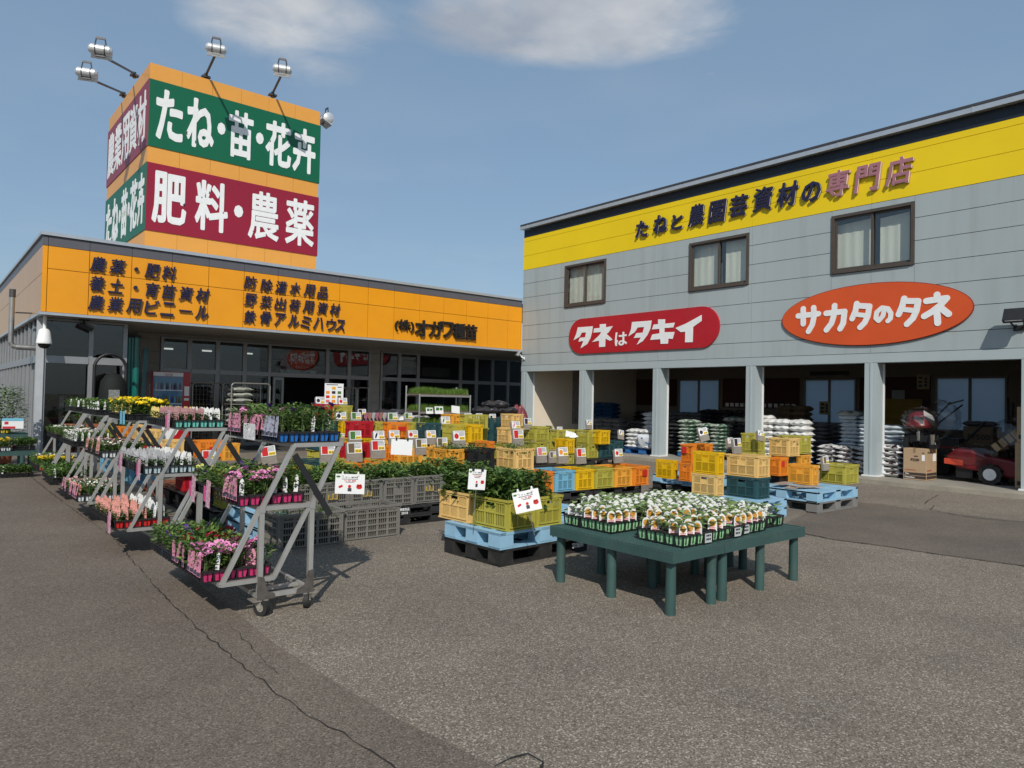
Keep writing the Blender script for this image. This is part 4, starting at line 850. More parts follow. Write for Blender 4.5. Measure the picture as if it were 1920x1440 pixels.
C_('l1', 'cream', 1441, 1479, 1501, 11.4, .735, 'cream crate high on the right hand stack', h=.29); C_('l2', 'olive', 1500, 1501, 1522, 11.7, .76, 'olive crate at the back of the right hand stack', wy=.4, h=.29); C_('l3', 'orange', 1446, 1463, 1480, 11.2, .44, 'orange crate with red mark in the shaded gap of the right hand stack', h=.285, sticker=('y', .2, .55, .5, .8, REDST)); C_('l4', 'teal', 1479, 1480, 1502, 11.6, .44, 'dark teal crate in the middle of the right hand stack', wy=.4, h=.29); C_('l5', 'amber', 1501, 1502, 1522, 11.7, .44, 'amber crate below the olive one at the back of the right hand stack', wy=.4, h=.30); C_('l6', 'black', 1446, 1463, 1500, 11.3, .312, 'flat black crate base in the shaded gap', h=.125)
C_('l7', 'black', 1479, 1480, 1522, 11.65, .312, 'flat black crate base at the back of the right hand stack', h=.125, wy=.45)
C_('m1', 'amber', 1477, 1524, 1537, 11.15, .312, 'amber lattice crate beside the olive one on the front right pallet', h=.305); C_('m2', 'olive', 1536, 1585, 1612, 11.35, .312, 'olive crate with seed packet sign on the front right pallet', h=.30)
# crates glimpsed through the trolleys
C_('n1', 'olive', 187, 189, 214, 14.5, .62, 'olive crate seen through the trolley rails far left'); C_('n2', 'orange', 221, 222, 252, 13.5, .60, 'orange crate seen through the trolley rails'); C_('n3', 'cream', 256, 258, 271, 13.0, .66, 'cream crate seen behind a thin trolley rail', wy=.4); C_('n4', 'cream', 280, 281, 305, 12.5, .60, 'cream crate above the red crate between trolleys', wy=.4); C_('n5', 'red', 266, 270, 304, 12.3, .33, 'red crate between trolleys under a cream one'); C_('n6', 'cream', 308, 310, 348, 12.2, .45, 'cream crate right of the red crate between trolleys'); C_('n7', 'black', 348, 350, 369, 12.4, .45, 'black crate left of the orange tomato crate', wy=.4); C_('n8', 'orange', 369, 370, 418, 11.8, .48, 'orange crate with a red square behind the teal seedling tray', sticker=('y', .5, .75, .25, .6, REDST)); C_('n9', 'amber', 418, 419, 452, 12.0, .42, 'amber crate peeping under the black seedling tray')
C_('o1', 'red', 346, 347, 374, 9.6, .22, 'red crate of tomato greens below the trolley shelf', wy=.4); C_('o2', 'teal', 414, 415, 441, 9.7, .24, 'teal crate of tomato greens behind the trolley brace', wy=.4); C_('o3', 'yellow', 444, 445, 486, 9.6, .26, 'yellow crate of tomato greens behind the trolley brace'); C_('o4', 'yellow', 526, 529, 571, 9.8, .26, 'yellow crate with red label behind the front trolley', sticker=('y', .35, .6, .55, .85, REDST)); C_('o5', 'olive', 571, 572, 581, 10.2, .24, 'olive crate end beside the yellow one behind the front trolley', wy=.4, wx=.2)
C_('o6', 'olive', 395, 396, 470, 9.3, .05, 'shallow olive crate of greens under the trolley top shelf', wy=.4, h=.2); C_('o7', 'orange', 452, 470, 530, 9.1, .05, 'shallow orange crate of greens behind the petunia shelf', h=.2)

q = atz(300, 934); pallet('brown', q.x, q.y, 0, 1.1, 1.0, .15, 'red brown pallet on the ground behind the first two trolleys', GP)
q = atz(484, 1022); pallet('blue', q.x, q.y, 0, .32, .95, .15, 'narrow pale blue pallet end on the ground beside the grey slatted crate', GP, legs=(2, 3)); pallet('blue', q.x, q.y, .151, .32, .95, .15, 'pale blue pallet end stacked beside the grey slatted crate', GP, legs=(2, 3))
for k, (px, py) in enumerate(((197, 884), (242, 908))): q = atz(px, py); crate('sky', q.x, q.y, 0, .40, .55, .30, ('light blue crate on the ground between the second and third trolleys', 'light blue crate on the ground behind the second trolley')[k], 'harvest crates of the seedling display')
# ------------------------------------------------------------------ foliage
def leafmat(name, col, var=.35): return mat(name, col, .5, var=var, scale=14, spec=.35, trans=.25)
LF = [leafmat('leaf dark green', (.055, .115, .028)), leafmat('leaf mid green', (.098, .18, .04)), leafmat('leaf light green', (.165, .25, .06))]
STEM = mat('stem green', (.09, .14, .04), .6)
def leaf(mb, p, d, up, L, W, m):
    d = d.normalized(); s = d.cross(up)
    if s.length < .05: s = d.cross(V3((1, 0, 0)))
    s.normalize(); n = s.cross(d); p = V3(p)
    mb.add((p, p+d*L*.45-s*W*.5+n*L*.06, p+d*L-n*L*.10, p+d*L*.45+s*W*.5+n*L*.06, p+d*L*.5-n*L*.02), ((0, 4, 1), (1, 4, 2), (2, 4, 3), (3, 4, 0)), m)
def foliage(rn, x0, x1, y0, y1, z, h, n, L=.05, W=.028, droop=.3, upb=.35, mb=None, mats=(0, 1, 2), edge=.03):
    mb = mb or MB()
    clumps = [(rn.uniform(x0, x1), rn.uniform(y0, y1), rn.uniform(.6, 1.0)) for _ in range(max(3, int((x1-x0)*(y1-y0)*90)))]
    for i in range(n):
        cx, cy, ch = rn.choice(clumps); r = rn.gauss(0, .05)
        a = rn.uniform(0, 2*pi); x = min(x1+edge, max(x0-edge, cx+cos(a)*abs(r)*1.3)); y = min(y1+edge, max(y0-edge, cy+sin(a)*abs(r)*1.3))
        zz = z+h*ch*(rn.random()**.6); a = rn.uniform(0, 2*pi); el = rn.uniform(-droop, 1.0)
        d = V3((cos(a), sin(a), el*.9+upb-.3)); leaf(mb, (x, y, zz), d, V3((rn.uniform(-.3, .3), rn.uniform(-.3, .3), 1)), L*rn.uniform(.6, 1.2), W*rn.uniform(.7, 1.2), rn.choice(mats))
    return mb
def greens(key, h, n, label, group, L=.06, W=.03, seed=1, spill=.03, mats=(0, 1, 1, 2), base=.6):
    """seedlings standing in a crate already built"""
    x, y, z, sx, sy, H = CR_LIST[key]; rn = random.Random(seed)
    t = thing('vegetable_seedlings', label, 'seedlings', (x, y, z), RAD(3) if key[0] == 't' else 0, group)
    mb = foliage(rn, .04, sx-.04, .04, sy-.04, H*base, H*(1-base)+h, n, L, W, edge=spill, mats=mats); mb.build('leaves', LF, t)
    s = MB()
    for i in range(16): a, b = rn.uniform(.05, sx-.05), rn.uniform(.05, sy-.05); s.cyl((a, b, .02), (a+rn.uniform(-.03, .03), b+rn.uniform(-.03, .03), H+h*.6), .004, .002, 5)
    s.build('stem', STEM, t); return t
GS = 'vegetable seedlings standing in the crates'
greens('t1', .22, 1200, 'tall tomato seedlings spilling over the cream crate', GS, .085, .04, 1, .06); greens('t2', .30, 1900, 'tall tomato seedlings in the olive corner crate behind the hanging sign', GS, .085, .04, 2, .05); greens('t3', .24, 1500, 'tomato seedlings in the olive crate above the tilted sign', GS, .08, .04, 3, .06)
for i in range(7): greens('gb%d' % i, (.15, .16, .17, .15, .16, .17, .11)[i], 1300 if i < 6 else 700, 'low dense seedlings in the '+('grey crate behind the trolley foot', 'grey crate left of the white tomato sign', 'grey crate behind the left of the white tomato sign', 'grey crate behind the right of the white tomato sign', 'grey crate just right of the white tomato sign', 'second grey crate from the right end', 'last grey crate at the right end')[i], GS, .075, .036, 10+i, mats=(0, 1, 2, 2, 1))
greens('g0', .03, 420, 'sparse seedlings in the grey ground crate behind the trolley', GS, .05, .02, 20); greens('g1', .16, 950, 'feathery seedlings in the grey ground crate below the sign', GS, .06, .022, 21)
for k, lab in (('a4', 'herbs on top of the amber lattice crate'), ('a5', 'herbs level with the rim of the black crate'), ('a6', 'trailing greens hanging from the cream lattice crate'), ('a9', 'greens in the light blue crate under the cream one'), ('o1', 'tomato greens in the red crate below the trolley shelf'), ('o2', 'tomato greens in the teal crate'), ('o3', 'tomato greens in the yellow crate behind the trolley brace'), ('o4', 'thin greens in the yellow crate with a red label'), ('o6', 'greens in the shallow olive crate'), ('o7', 'greens in the shallow orange crate'), ('n5', 'greens in front of the red crate between trolleys'), ('n2', 'leafy tops in the orange crate seen through the rails'), ('l1', 'few leaves on the high cream crate'), ('a1', 'few sprigs in the shallow olive crate')):
    few = k in ('l1', 'a1'); greens(k, .03 if few else .07 if k[0] == 'a' else .13, 60 if few else 380, lab, GS, .05, .025, hash(k[1:]) % 97 if False else len(lab), .05)
# a continuous bed of tomato greens between the trolleys and the grey crates
for i, (x, y) in enumerate(((2.75, 8.45), (3.35, 8.4), (2.75, 9.0), (3.4, 9.0))):
    crate(('olive', 'cream', 'teal', 'amber')[i], x, y, .218, .52, .36, .27, ('olive', 'cream', 'teal', 'amber')[i]+' crate packed with tomato greens in the gap behind the flower trolleys', 'harvest crates of the seedling display')
    CR_LIST['z%d' % i] = (x, y, .218, .52, .36, .27); greens('z%d' % i, .13, 520, 'bushy tomato greens in the '+('olive', 'cream', 'teal', 'amber')[i]+' crate in the gap behind the trolleys', GS, .06, .028, 40+i)
# ------------------------------------------------------------------ price cards
CARD = mat('white card', (.78, .78, .77), .5, var=.02); BLOCK = mat('grey brown block', (.26, .225, .19), .9, var=.22, scale=9, bump=.1); YPATCH = mat('yellow price patch', (.82, .55, .01), .5, var=.03); TXT = mat('printed text', (.05, .05, .07), .6); REDT = mat('red print', (.55, .03, .05), .6)
PIC = dict(tomato=mat('tomato red print', (.55, .02, .02), .5), orange=mat('orange print', (.80, .26, .02), .5), yellow=mat('golden print', (.72, .38, .03), .5), green=mat('green print', (.06, .17, .03), .5), dark=mat('eggplant dark print', (.03, .018, .03), .5), brown=mat('earthy print', (.14, .10, .05), .5), pink=mat('pink print', (.62, .16, .2), .5))
def price_card(x, y, z, w, label, pic='tomato', shape='round', lean=.16, rz=0, tilt=0, cat='price card', block=True):
    t = thing('price_card', label, cat, (x, y, z), rz, 'price cards on grey blocks'); t.rotation_euler.x = -lean; t.rotation_euler.y = tilt
    h = w*.70; bh = w*1.12
    b = MB(); b.box(-w*.54, w*.54, 0, .045, -.02, bh); b.build('block', BLOCK, t, bevel=.006)
    z0 = bh-h+.012; c = MB(); c.box(-w/2, w/2, -.007, -.001, z0, z0+h); cd = c.build('card', CARD, t)
    P = lambda u, v: (u*w-w/2, z0+v*h); p = MB()
    if shape == 'round':
        cx, cz = P(.25, .45); r = w*.19; p.prism([(cx+cos(k*pi/6)*r, -.0075, cz+sin(k*pi/6)*r*1.05) for k in range(12)], (0, -.0015, 0))
    elif shape == 'long':
        cx, cz = P(.24, .45); p.prism([(cx+cos(k*pi/5)*w*.09+sin(k*pi/5)*.018, -.0075, cz+sin(k*pi/5)*w*.24) for k in range(10)], (0, -.0015, 0))
    else:
        a, b_ = P(.05, .07), P(.46, .92); p.box(a[0], b_[0], -.009, -.0072, a[1], b_[1])
    p.build('picture', PIC[pic], cd)
    a, b_ = P(.50, .07), P(.95, .38); q = MB(); q.box(a[0], b_[0], -.009, -.0072, a[1], b_[1]); q.build('price_patch', YPATCH, cd)
    q = MB(); rn = random.Random(label)
    for k, v in enumerate((.86, .74, .62, .50)):
        u = .48 if k else .12
        while u < .90: l = rn.uniform(.03, .09); a, b_ = P(u, v), P(min(u+l, .93), v+.055); q.box(a[0], b_[0], -.0085, -.0071, a[1], b_[1]); u += l+.022
    for u in (.55, .64, .76, .85): a, b_ = P(u, .15), P(u+.05, .29); q.box(a[0], b_[0], -.0105, -.0091, a[1], b_[1])
    q.build('print', TXT, cd); return t
def pc(key, fx_, label, pic='tomato', shape='round', w=.19, dy=.12, dz=0, lean=.14, rz=0, tilt=0):
    """a card stood on the crate called key, a fraction fx_ along it"""
    x, y, z, sx, sy, H = CR_LIST[key]; return price_card(x+sx*fx_, y+dy, z+H+dz, w, label, pic, shape, lean, rz, tilt)
def pc_px(px, pt, dist, wpx, label, pic='tomato', shape='round', **k):
    """card whose white part is centred at column px with its top edge at row pt"""
    w = wpx*dist/FPX/.88; c = atd(px, pt, dist); price_card(c.x, c.y, c.z-w*1.12, w, label, pic, shape, **k)
pcs = [(617, 834, 10.3, 25, 'card with a bunch of red chillies on the shallow olive crate', 'tomato', 'rect'), (667, 831, 10.6, 26, 'card with a dark leafy picture in front of the red crate', 'brown', 'rect'), (711, 827, 10.7, 24, 'card with a red pepper bunch and double price behind the open orange crate', 'tomato', 'rect'), (641, 814, 10.9, 10, 'narrow card half hidden by the blue seedling tray', 'green', 'rect'), (668, 809, 11.6, 21, 'landscape farm picture card before the red crate', 'green', 'rect'), (712, 809, 12.0, 20, 'card with a long dark chilli', 'dark', 'long'), (741, 808, 12.2, 19, 'card with an orange red sweet pepper', 'orange', 'round'), (776, 808, 12.3, 18, 'card with a tall red pepper', 'tomato', 'round'), (810, 808, 12.3, 18, 'card with a golden yellow pepper', 'yellow', 'round'), (792, 824, 11.0, 21, 'card with a brown speckled picture beside the blank hanging sign', 'brown', 'rect'), (831, 822, 11.2, 20, 'pale card sunk behind the herbs of the amber crate', 'brown', 'rect'), (863, 809, 11.6, 23, 'big card with one glossy red tomato above the black crate', 'tomato', 'round'), (974, 807, 11.6, 21, 'card with a bright red tomato photo above the cream lattice crate', 'tomato', 'rect'), (969, 791, 13.0, 17, 'card with pink purple beans above the teal crates', 'pink', 'long'), (837, 782, 13.6, 17, 'card with a dark green pepper on the olive crate', 'green', 'long'), (641, 773, 14.0, 18, 'card with a round purple eggplant by the topmost red crate', 'dark', 'round'), (669, 774, 14.2, 17, 'card with a yellow green melon picture above the red crate', 'green', 'rect'), (680, 768, 14.8, 14, 'card mostly hidden behind the melon card', 'dark', 'rect'), (586, 767, 14.3, 17, 'card with green cucumber slices left of the topmost red crate', 'green', 'rect'), (519, 767, 14.2, 19, 'card with reddish pictures in front of the store doorway', 'tomato', 'rect'), (489, 767, 14.6, 20, 'card with a red heading and yellow price before the roll cage', 'pink', 'rect'), (602, 745, 14.9, 16, 'card with a black eggplant left of the picture board', 'dark', 'round'), (644, 747, 14.9, 15, 'card with a small red tomato right of the picture board', 'tomato', 'round'), (738, 775, 14.2, 17, 'card with a dark green squash before the seedling shelf', 'green', 'rect'), (767, 775, 14.4, 14, 'card with a pale green gourd before the seedling shelf', 'green', 'rect'), (879, 776, 15.0, 14, 'card with long black eggplants, first of four before the black sacks', 'dark', 'long'), (900, 776, 15.4, 13, 'card with one black eggplant, second of four before the black sacks', 'dark', 'long'), (925, 777, 16.2, 13, 'card with one black eggplant, third of four before the black sacks', 'dark', 'round'), (948, 777, 16.2, 13, 'card with a small dark eggplant bunch, last of four before the black sacks', 'dark', 'round'), (991, 785, 14.6, 15, 'card with a dark oblong eggplant before the grey corner', 'dark', 'rect'), (1051, 801, 16.3, 11, 'small card with a black bottle shape before the cream wall', 'dark', 'long'), (1106, 788, 16.8, 12, 'small card with a black eggplant on the olive pair before the first pillar', 'dark', 'long'), (1018, 840, 10.9, 20, 'card with purple red beans on the orange crate of the short end row', 'pink', 'rect'), (1038, 848, 11.6, 14, 'plain blue and white card behind the bean card', 'brown', 'rect'), (1058, 840, 11.1, 21, 'card with an orange pumpkin tomato on the light blue crate', 'orange', 'round'), (1092, 842, 11.3, 20, 'card with dark red cherries of tomato on the yellow crate', 'tomato', 'rect'), (1162, 843, 11.6, 18, 'card with one round red tomato on the amber crate', 'tomato', 'round'), (1385, 823, 10.2, 20, 'card with a dark sack and yellow price on the cream crate', 'dark', 'rect'), (1371, 822, 10.4, 14, 'card with an orange carrot behind another on the cream crate', 'orange', 'long'), (1587, 858, 11.4, 16, 'card with a green brown picture at the back of the front right olive crate', 'brown', 'rect')]
for q in pcs[:-1]: pc_px(*q)
pc_px(1551, 857, 11.45, 18, 'card with a green brown picture at the back of the front right olive crate', 'brown', 'rect')
pc_px(1166, 807, 16.4, 12, 'leaning card with a long dark eggplant over the teal crate', 'dark', 'long', tilt=.16, lean=.25)
pc_px(1323, 803, 11.3, 17, 'tilted card with a black pumpkin on the orange crate', 'dark', 'round', tilt=-.22, lean=.2, rz=-.3)
pc_px(1428, 808, 11.2, 13, 'card with a dark green cucumber hooked before the third pillar', 'green', 'long', tilt=.12, lean=.25, rz=-.2)
pc_px(338, 851, 8.9, 10, 'small white card low between the trolley rails', 'green', 'rect'); pc_px(393, 846, 9.0, 21, 'card with a red heading clipped behind the trolley brace', 'tomato', 'rect')
pc_px(507, 838, 9.3, 24, 'tilted card with dark red beets behind the trolley top rail', 'tomato', 'rect', tilt=-.12)
# hanging white signs on wire stands
WIRE = mat('thin wire', (.25, .25, .25), .4, metal=.6)
def hang_sign(px, pt, dist, wpx, hpx, label, roll=0, rz=0, lean=0, back=False, narrow=False, foot=None):
    c = atd(px, pt, dist); w, h = wpx*dist/FPX*(1.0), hpx*dist/FPX
    t = thing('paper_sign', label, 'paper sign', (c.x, c.y, c.z), YAW-pi/2+rz, 'white paper signs on wire stands'); t.rotation_euler.y = roll; t.rotation_euler.x = lean
    b = MB(); b.box(-w/2, w/2, 0, .003, -h, 0); sh = b.build('sheet', CARD, t)
    m = MB(); m.cyl((0, .012, -(c.z-(foot if foot is not None else .5))), (0, .012, .0), .004, n=6); m.build('wire_stand', WIRE, t)
    m = MB()
    for s_ in (-.26, .27): m.box(w*s_-.012, w*s_+.012, -.006, .009, -.018, .008); m.cyl((w*s_, 0, .008), (w*s_, 0, .028), .011, .007, 8)
    m.build('clip', BLACK if back or narrow else WPL, t)
    if back: return
    L = MB(); X = lambda u: -w/2+u*w; Z = lambda v: -h+v*h
    def wr(s, u0, u1, v0, v1, bo=.0): write(L, s, (X(u0), 0, Z(v0)), (1, 0, 0), (0, 0, 1), (0, -1, 0), (u1-u0)*w, (v1-v0)*h, .002, bo)
    wr('トマト', .25, .50, .80, .87); wr('接ぎ木苗', .54, .76, .80, .88, .02); rn = random.Random(label)
    for v, a, b_ in ((.73, .22, .77), (.58, .36, .64)):
        u = a
        while u < b_: l = rn.uniform(.02, .05); L.box(X(u), X(min(b_, u+l)), -.002, -.0005, Z(v), Z(v+.035)); u += l+.014
    L.build('lettering', TXT, sh); L = MB(); wr('大玉・完熟', .30, .52, .635, .70); wr('特価', .56, .70, .63, .70, .03); L.build('lettering', REDT, sh)
    p = MB(); disc = lambda u, v, r, sq=1: p.prism([(X(u)+cos(k*pi/6)*r, -.0004, Z(v)+sin(k*pi/6)*r*sq) for k in range(12)], (0, -.0015, 0))
    if not narrow: disc(.16, .35, w*.045); disc(.22, .39, w*.045)
    disc(.49, .38, w*.055); disc(.82, .36, w*.105, .75); disc(.78, .43, w*.05); disc(.86, .43, w*.05)
    p.build('picture', PIC['tomato'], sh)
    p = MB(); p.box(X(.43), X(.56), -.0016, -.0004, Z(.13), Z(.30)); p.build('picture', TXT if foot is not None and foot < .4 else PIC['pink'], sh)
    if narrow or roll:
        p = MB(); p.prism([(X(.10)+cos(k*pi/7)*w*.075, -.0004, Z(.87)+sin(k*pi/7)*h*.05) for k in range(14)], (0, -.0015, 0)); p.build('leaf_mark', PIC['green'], sh)
hang_sign(657, 889, 7.55, 54, 37, 'upright white sign with tomato pictures in front of the grey crates', roll=.02, rz=.15, foot=.25)
hang_sign(896, 880, 6.75, 33, 38, 'curled white tomato sign hanging above the corner of the olive tomato crate', roll=.06, rz=.25, narrow=True, foot=.35)
hang_sign(984, 920, 6.45, 50, 39, 'tilted white tomato sign leaning against the olive crates', roll=-.24, rz=-.05, lean=-.12, foot=.32)
hang_sign(754, 824, 10.0, 40, 29, 'blank white sign seen from behind amid the cards', roll=.03, back=True, foot=.5)
# board of recipe pictures
c = atd(627, 719, 15.0); t = thing('picture_board', 'white upright board with rows of food pictures above the topmost red crate', 'poster', (c.x, c.y, c.z), -.12)
w_, h_ = 34*15/FPX*1.05, 43*15/FPX; b = MB(); b.box(-w_/2, w_/2, 0, .02, -h_, 0); bd = b.build('board', CARD, t)
for i in range(4):
    for j in range(3):
        if (i, j) in ((0, 0), (0, 2)): continue
        p = MB(); x = -w_*.34+j*w_*.31; z = -h_*(.20+.19*i); p.cbox((x, -.003, z), (w_*.19, .004, h_*.115)); p.build('picture', PIC[('brown', 'yellow', 'pink', 'orange', 'dark', 'green', 'tomato', 'yellow', 'brown', 'pink', 'orange', 'tomato')[i*3+j]], bd)
p = MB(); p.box(-w_*.42, w_*.2, -.004, -.001, -h_*.07, -h_*.04); p.box(w_*.18, w_*.4, -.004, -.001, -h_*.17, -h_*.14); p.box(-w_*.35, w_*.1, -.004, -.001, -h_*.90, -h_*.88); p.build('print', TXT, bd)
m = MB(); m.bar((0, .02, -h_*1.3), (0, .02, -.1), .02); m.build('stake', WOOD, t)
# ------------------------------------------------------------------ seedling trays
POTC = dict(pink=mat('pink pot', (.56, .035, .15), .45), blue=mat('blue pot', (.015, .15, .48), .45), black=BLACK, red=mat('red pot', (.60, .02, .02), .45), white=mat('white pot', (.66, .70, .72), .5), mint=mat('turquoise pot', (.16, .52, .44), .45), apple=mat('pale green pot', (.32, .62, .33), .45), yellow=mat('yellow pot', (.7, .55, .03), .45), pale=mat('pale blue pot', (.46, .58, .62), .45), terra=mat('terracotta pot', (.34, .10, .045), .7))
SOIL = mat('potting soil', (.03, .022, .016), .95, var=.4, scale=60)
TAGC = dict(white=mat('white plant label', (.68, .68, .66), .5, var=.03), pinkp=mat('pink printed label', (.62, .24, .34), .5, var=.5, scale=55), salmon=mat('salmon printed label', (.62, .27, .22), .5, var=.35, scale=45), greyp=mat('grey printed label', (.36, .36, .37), .5, var=.5, scale=55), lilac=mat('lilac printed label', (.38, .37, .46), .5, var=.45, scale=55), mauve=mat('mauve brown printed label', (.36, .19, .19), .5, var=.45, scale=55), yel=mat('yellow printed label', (.60, .45, .14), .5, var=.4, scale=45))
MAGENTA = mat('magenta price card', (.58, .085, .25), .5, var=.15, scale=30); FLORAL = mat('floral printed card', (.60, .33, .40), .5, var=.75, scale=70); CYAN = mat('cyan card', (.16, .45, .60), .5, var=.2, scale=30)
PET = dict(pink=(mat('pink petal', (.66, .24, .44), .6, var=.2), mat('dark pink throat', (.20, .015, .10), .6)), purple=(mat('purple petal', (.09, .02, .22), .6), mat('dark throat', (.02, .005, .05), .6)), red=(mat('red petal', (.5, .02, .05), .6), mat('dark red throat', (.15, .005, .02), .6)), lime=(mat('pale yellow petal', (.52, .55, .12), .6, var=.2), mat('lime throat', (.35, .42, .06), .6)), white=(mat('white petal', (.76, .72, .70), .6), mat('cream throat', (.6, .5, .2), .6)), blush=(mat('blush petal', (.70, .42, .45), .6, var=.25), mat('rose throat', (.45, .08, .14), .6)), gold=(mat('golden petal', (.82, .60, .005), .55, var=.12), mat('gold throat', (.70, .33, .01), .6)))
def flower(mb, p, d, r, m0, m1, n=6):
    d = d.normalized(); a = d.cross(V3((0, 0, 1)))
    if a.length < .1: a = V3((1, 0, 0))
    a.normalize(); b = a.cross(d); p = V3(p); vs = [p-d*r*.25]
    for k in range(2*n):
        q = r*(1.0 if k % 2 else .72); an = pi*k/n; vs.append(p+(a*cos(an)+b*sin(an))*q)
    mb.add(vs, [(0, k+1, (k+1) % (2*n)+1) for k in range(2*n)], m0)
    q = p+d*.001-d*r*.1; mb.add([q+(a*cos(2*pi*k/6)+b*sin(2*pi*k/6))*r*.27 for k in range(6)], [tuple(range(6))], m1)
MELONL = leafmat('melon leaf', (.24, .33, .11))
def plant_mesh(kind, rn, s=1.0):
    mb = MB(); mats = LF+[STEM, MELONL]; h, n, L, W, sp = dict(petunia=(.13, 46, .05, .024, .045), dense=(.055, 40, .034, .024, .036), tall=(.17, 46, .062, .017, .036), leafy=(.09, 34, .05, .03, .042), melon=(.088, 10, .066, .060, .032), fine=(.10, 60, .04, .010, .045), bush=(.12, 40, .045, .028, .045))[kind.split('_')[0]]
    if kind.startswith('melon'):
        for i in range(n):
            a = rn.uniform(0, 2*pi); z = h*rn.uniform(.35, 1); p = V3((cos(a)*sp*.4, sin(a)*sp*.4, z)); mb.cyl((0, 0, 0), p, .0025, .002, 4, 3)
            leaf(mb, p, V3((cos(a), sin(a), rn.uniform(-.2, .5))), V3((0, 0, 1)), L*rn.uniform(.6, 1.1), W*rn.uniform(.7, 1.1), rn.choice((4, 4, 2)))
    else:
        for i in range(n):
            a = rn.uniform(0, 2*pi); q = rn.random(); r = sp*math.sqrt(rn.random()); p = V3((cos(a)*r, sin(a)*r, h*(.1+.9*q)))
            leaf(mb, p, V3((cos(a), sin(a), rn.uniform(-.1, 1.0))), V3((rn.uniform(-.3, .3), rn.uniform(-.3, .3), 1)), L*rn.uniform(.6, 1.15), W*rn.uniform(.7, 1.2), rn.choice((0, 1, 1, 2)) if kind != 'dense' else rn.choice((0, 0, 1)))
        for i in range(4): mb.cyl((rn.uniform(-.01, .01), rn.uniform(-.01, .01), 0), (rn.uniform(-.03, .03), rn.uniform(-.03, .03), h*.9), .003, .002, 4, 3)
    if '_' in kind:
        for fc in kind.split('_')[1:]:
            i0 = len(mats); mats += list(PET[fc]); k = dict(pink=7, purple=2, red=2, lime=3, white=4, blush=4, gold=6)[fc]; r = dict(gold=.024, white=.018, blush=.018, lime=.02).get(fc, .026)
            for i in range(k):
                a = rn.uniform(0, 2*pi); rr = sp*math.sqrt(rn.random()); flower(mb, (cos(a)*rr, sin(a)*rr, h*rn.uniform(.85, 1.2)), V3((rn.uniform(-.7, .2), rn.uniform(-.8, .1), rn.uniform(.4, 1))), r*rn.uniform(.75, 1.1), i0, i0+1)
    return mb, mats
_PM = {}
def plant_data(kind, v):
    if (kind, v) not in _PM:
        mb, mats = plant_mesh(kind, random.Random(kind+str(v))); me = bpy.data.meshes.new('seedling'); me.from_pydata(mb.v, [], mb.f)
        for m in mats: me.materials.append(m)
        me.polygons.foreach_set('material_index', mb.m); me.update(); _PM[(kind, v)] = me
    return _PM[(kind, v)]
_MESH = {}
def shared(key, fn):
    if key not in _MESH:
        mb, mats = fn(); me = bpy.data.meshes.new(key[0]); me.from_pydata(mb.v, [], mb.f)
        for m in mats: me.materials.append(m)
        if len(mats) > 1: me.polygons.foreach_set('material_index', mb.m)
        me.update(); _MESH[key] = me
    return _MESH[key]
def inst(name, me, parent, loc, rz=0, rx=0, sc=None):
    o = bpy.data.objects.new(name, me); COL.objects.link(o); setpar(o, parent); o.location = loc; o.rotation_euler = (rx, 0, rz)
    if sc: o.scale = (sc, sc, sc)
    return o
def frame_mesh(nx, ny, p, h):
    def f():
        m = MB(); X, Y = nx*p, ny*p; t = .006
        for a, b, c, d in ((0, X, -.008, t), (0, X, Y-t, Y+.008), (-.008, t, -.008, Y+.008), (X-t, X+.008, -.008, Y+.008)): m.box(a, b, c, d, h*.88, h*.88+.012)
        for i in range(nx+1):
            for y in (.004, Y-.004): m.bar((i*p if 0 < i < nx else (i*p*.98+.006 if i == 0 else X-.006), y, .0), (i*p, y+(-.004 if y < .1 else .004), h*.88), .012 if i % 1 == 0 else .01, .006)
        for j in range(ny+1):
            for x in (.004, X-.004): m.bar((x, min(max(j*p, .006), Y-.006), 0), (x+(-.004 if x < .1 else .004), j*p, h*.88), .006, .012)
        for i in range(1, nx): m.box(i*p-.004, i*p+.004, .007, Y-.007, h*.80, h*.86)
        for j in range(1, ny): m.box(.007, X-.007, j*p-.004, j*p+.004, h*.79, h*.85)
        m.box(.004, X-.004, .004, Y-.004, 0, .006)
        return m, [BLACK]
    return shared(('tray_frame', nx, ny, p, h), f)
def pot_mesh(c, p, h):
    def f():
        m = MB(); w0, w1 = p*.66, p*.9
        m.taper((0, 0, .007), (w0, w0), (w1, w1), h*.93); m.box(-w1/2, w1/2, -w1/2, w1/2, h*.935+.0072, h*.96+.0075, 1); 
        m.box(-w0*.06, w0*.06, -w1*.49-.002, -w1*.40, h*.2, h*.9, 2); m.box(-w1*.49-.002, -w1*.40, -w0*.06, w0*.06, h*.2, h*.9, 2); return m, [POTC[c], SOIL, BLACK]
    return shared(('pot', c, p, h), f)
GOLD = mat('golden brown melon print', (.52, .25, .035), .5, var=.25, scale=90)
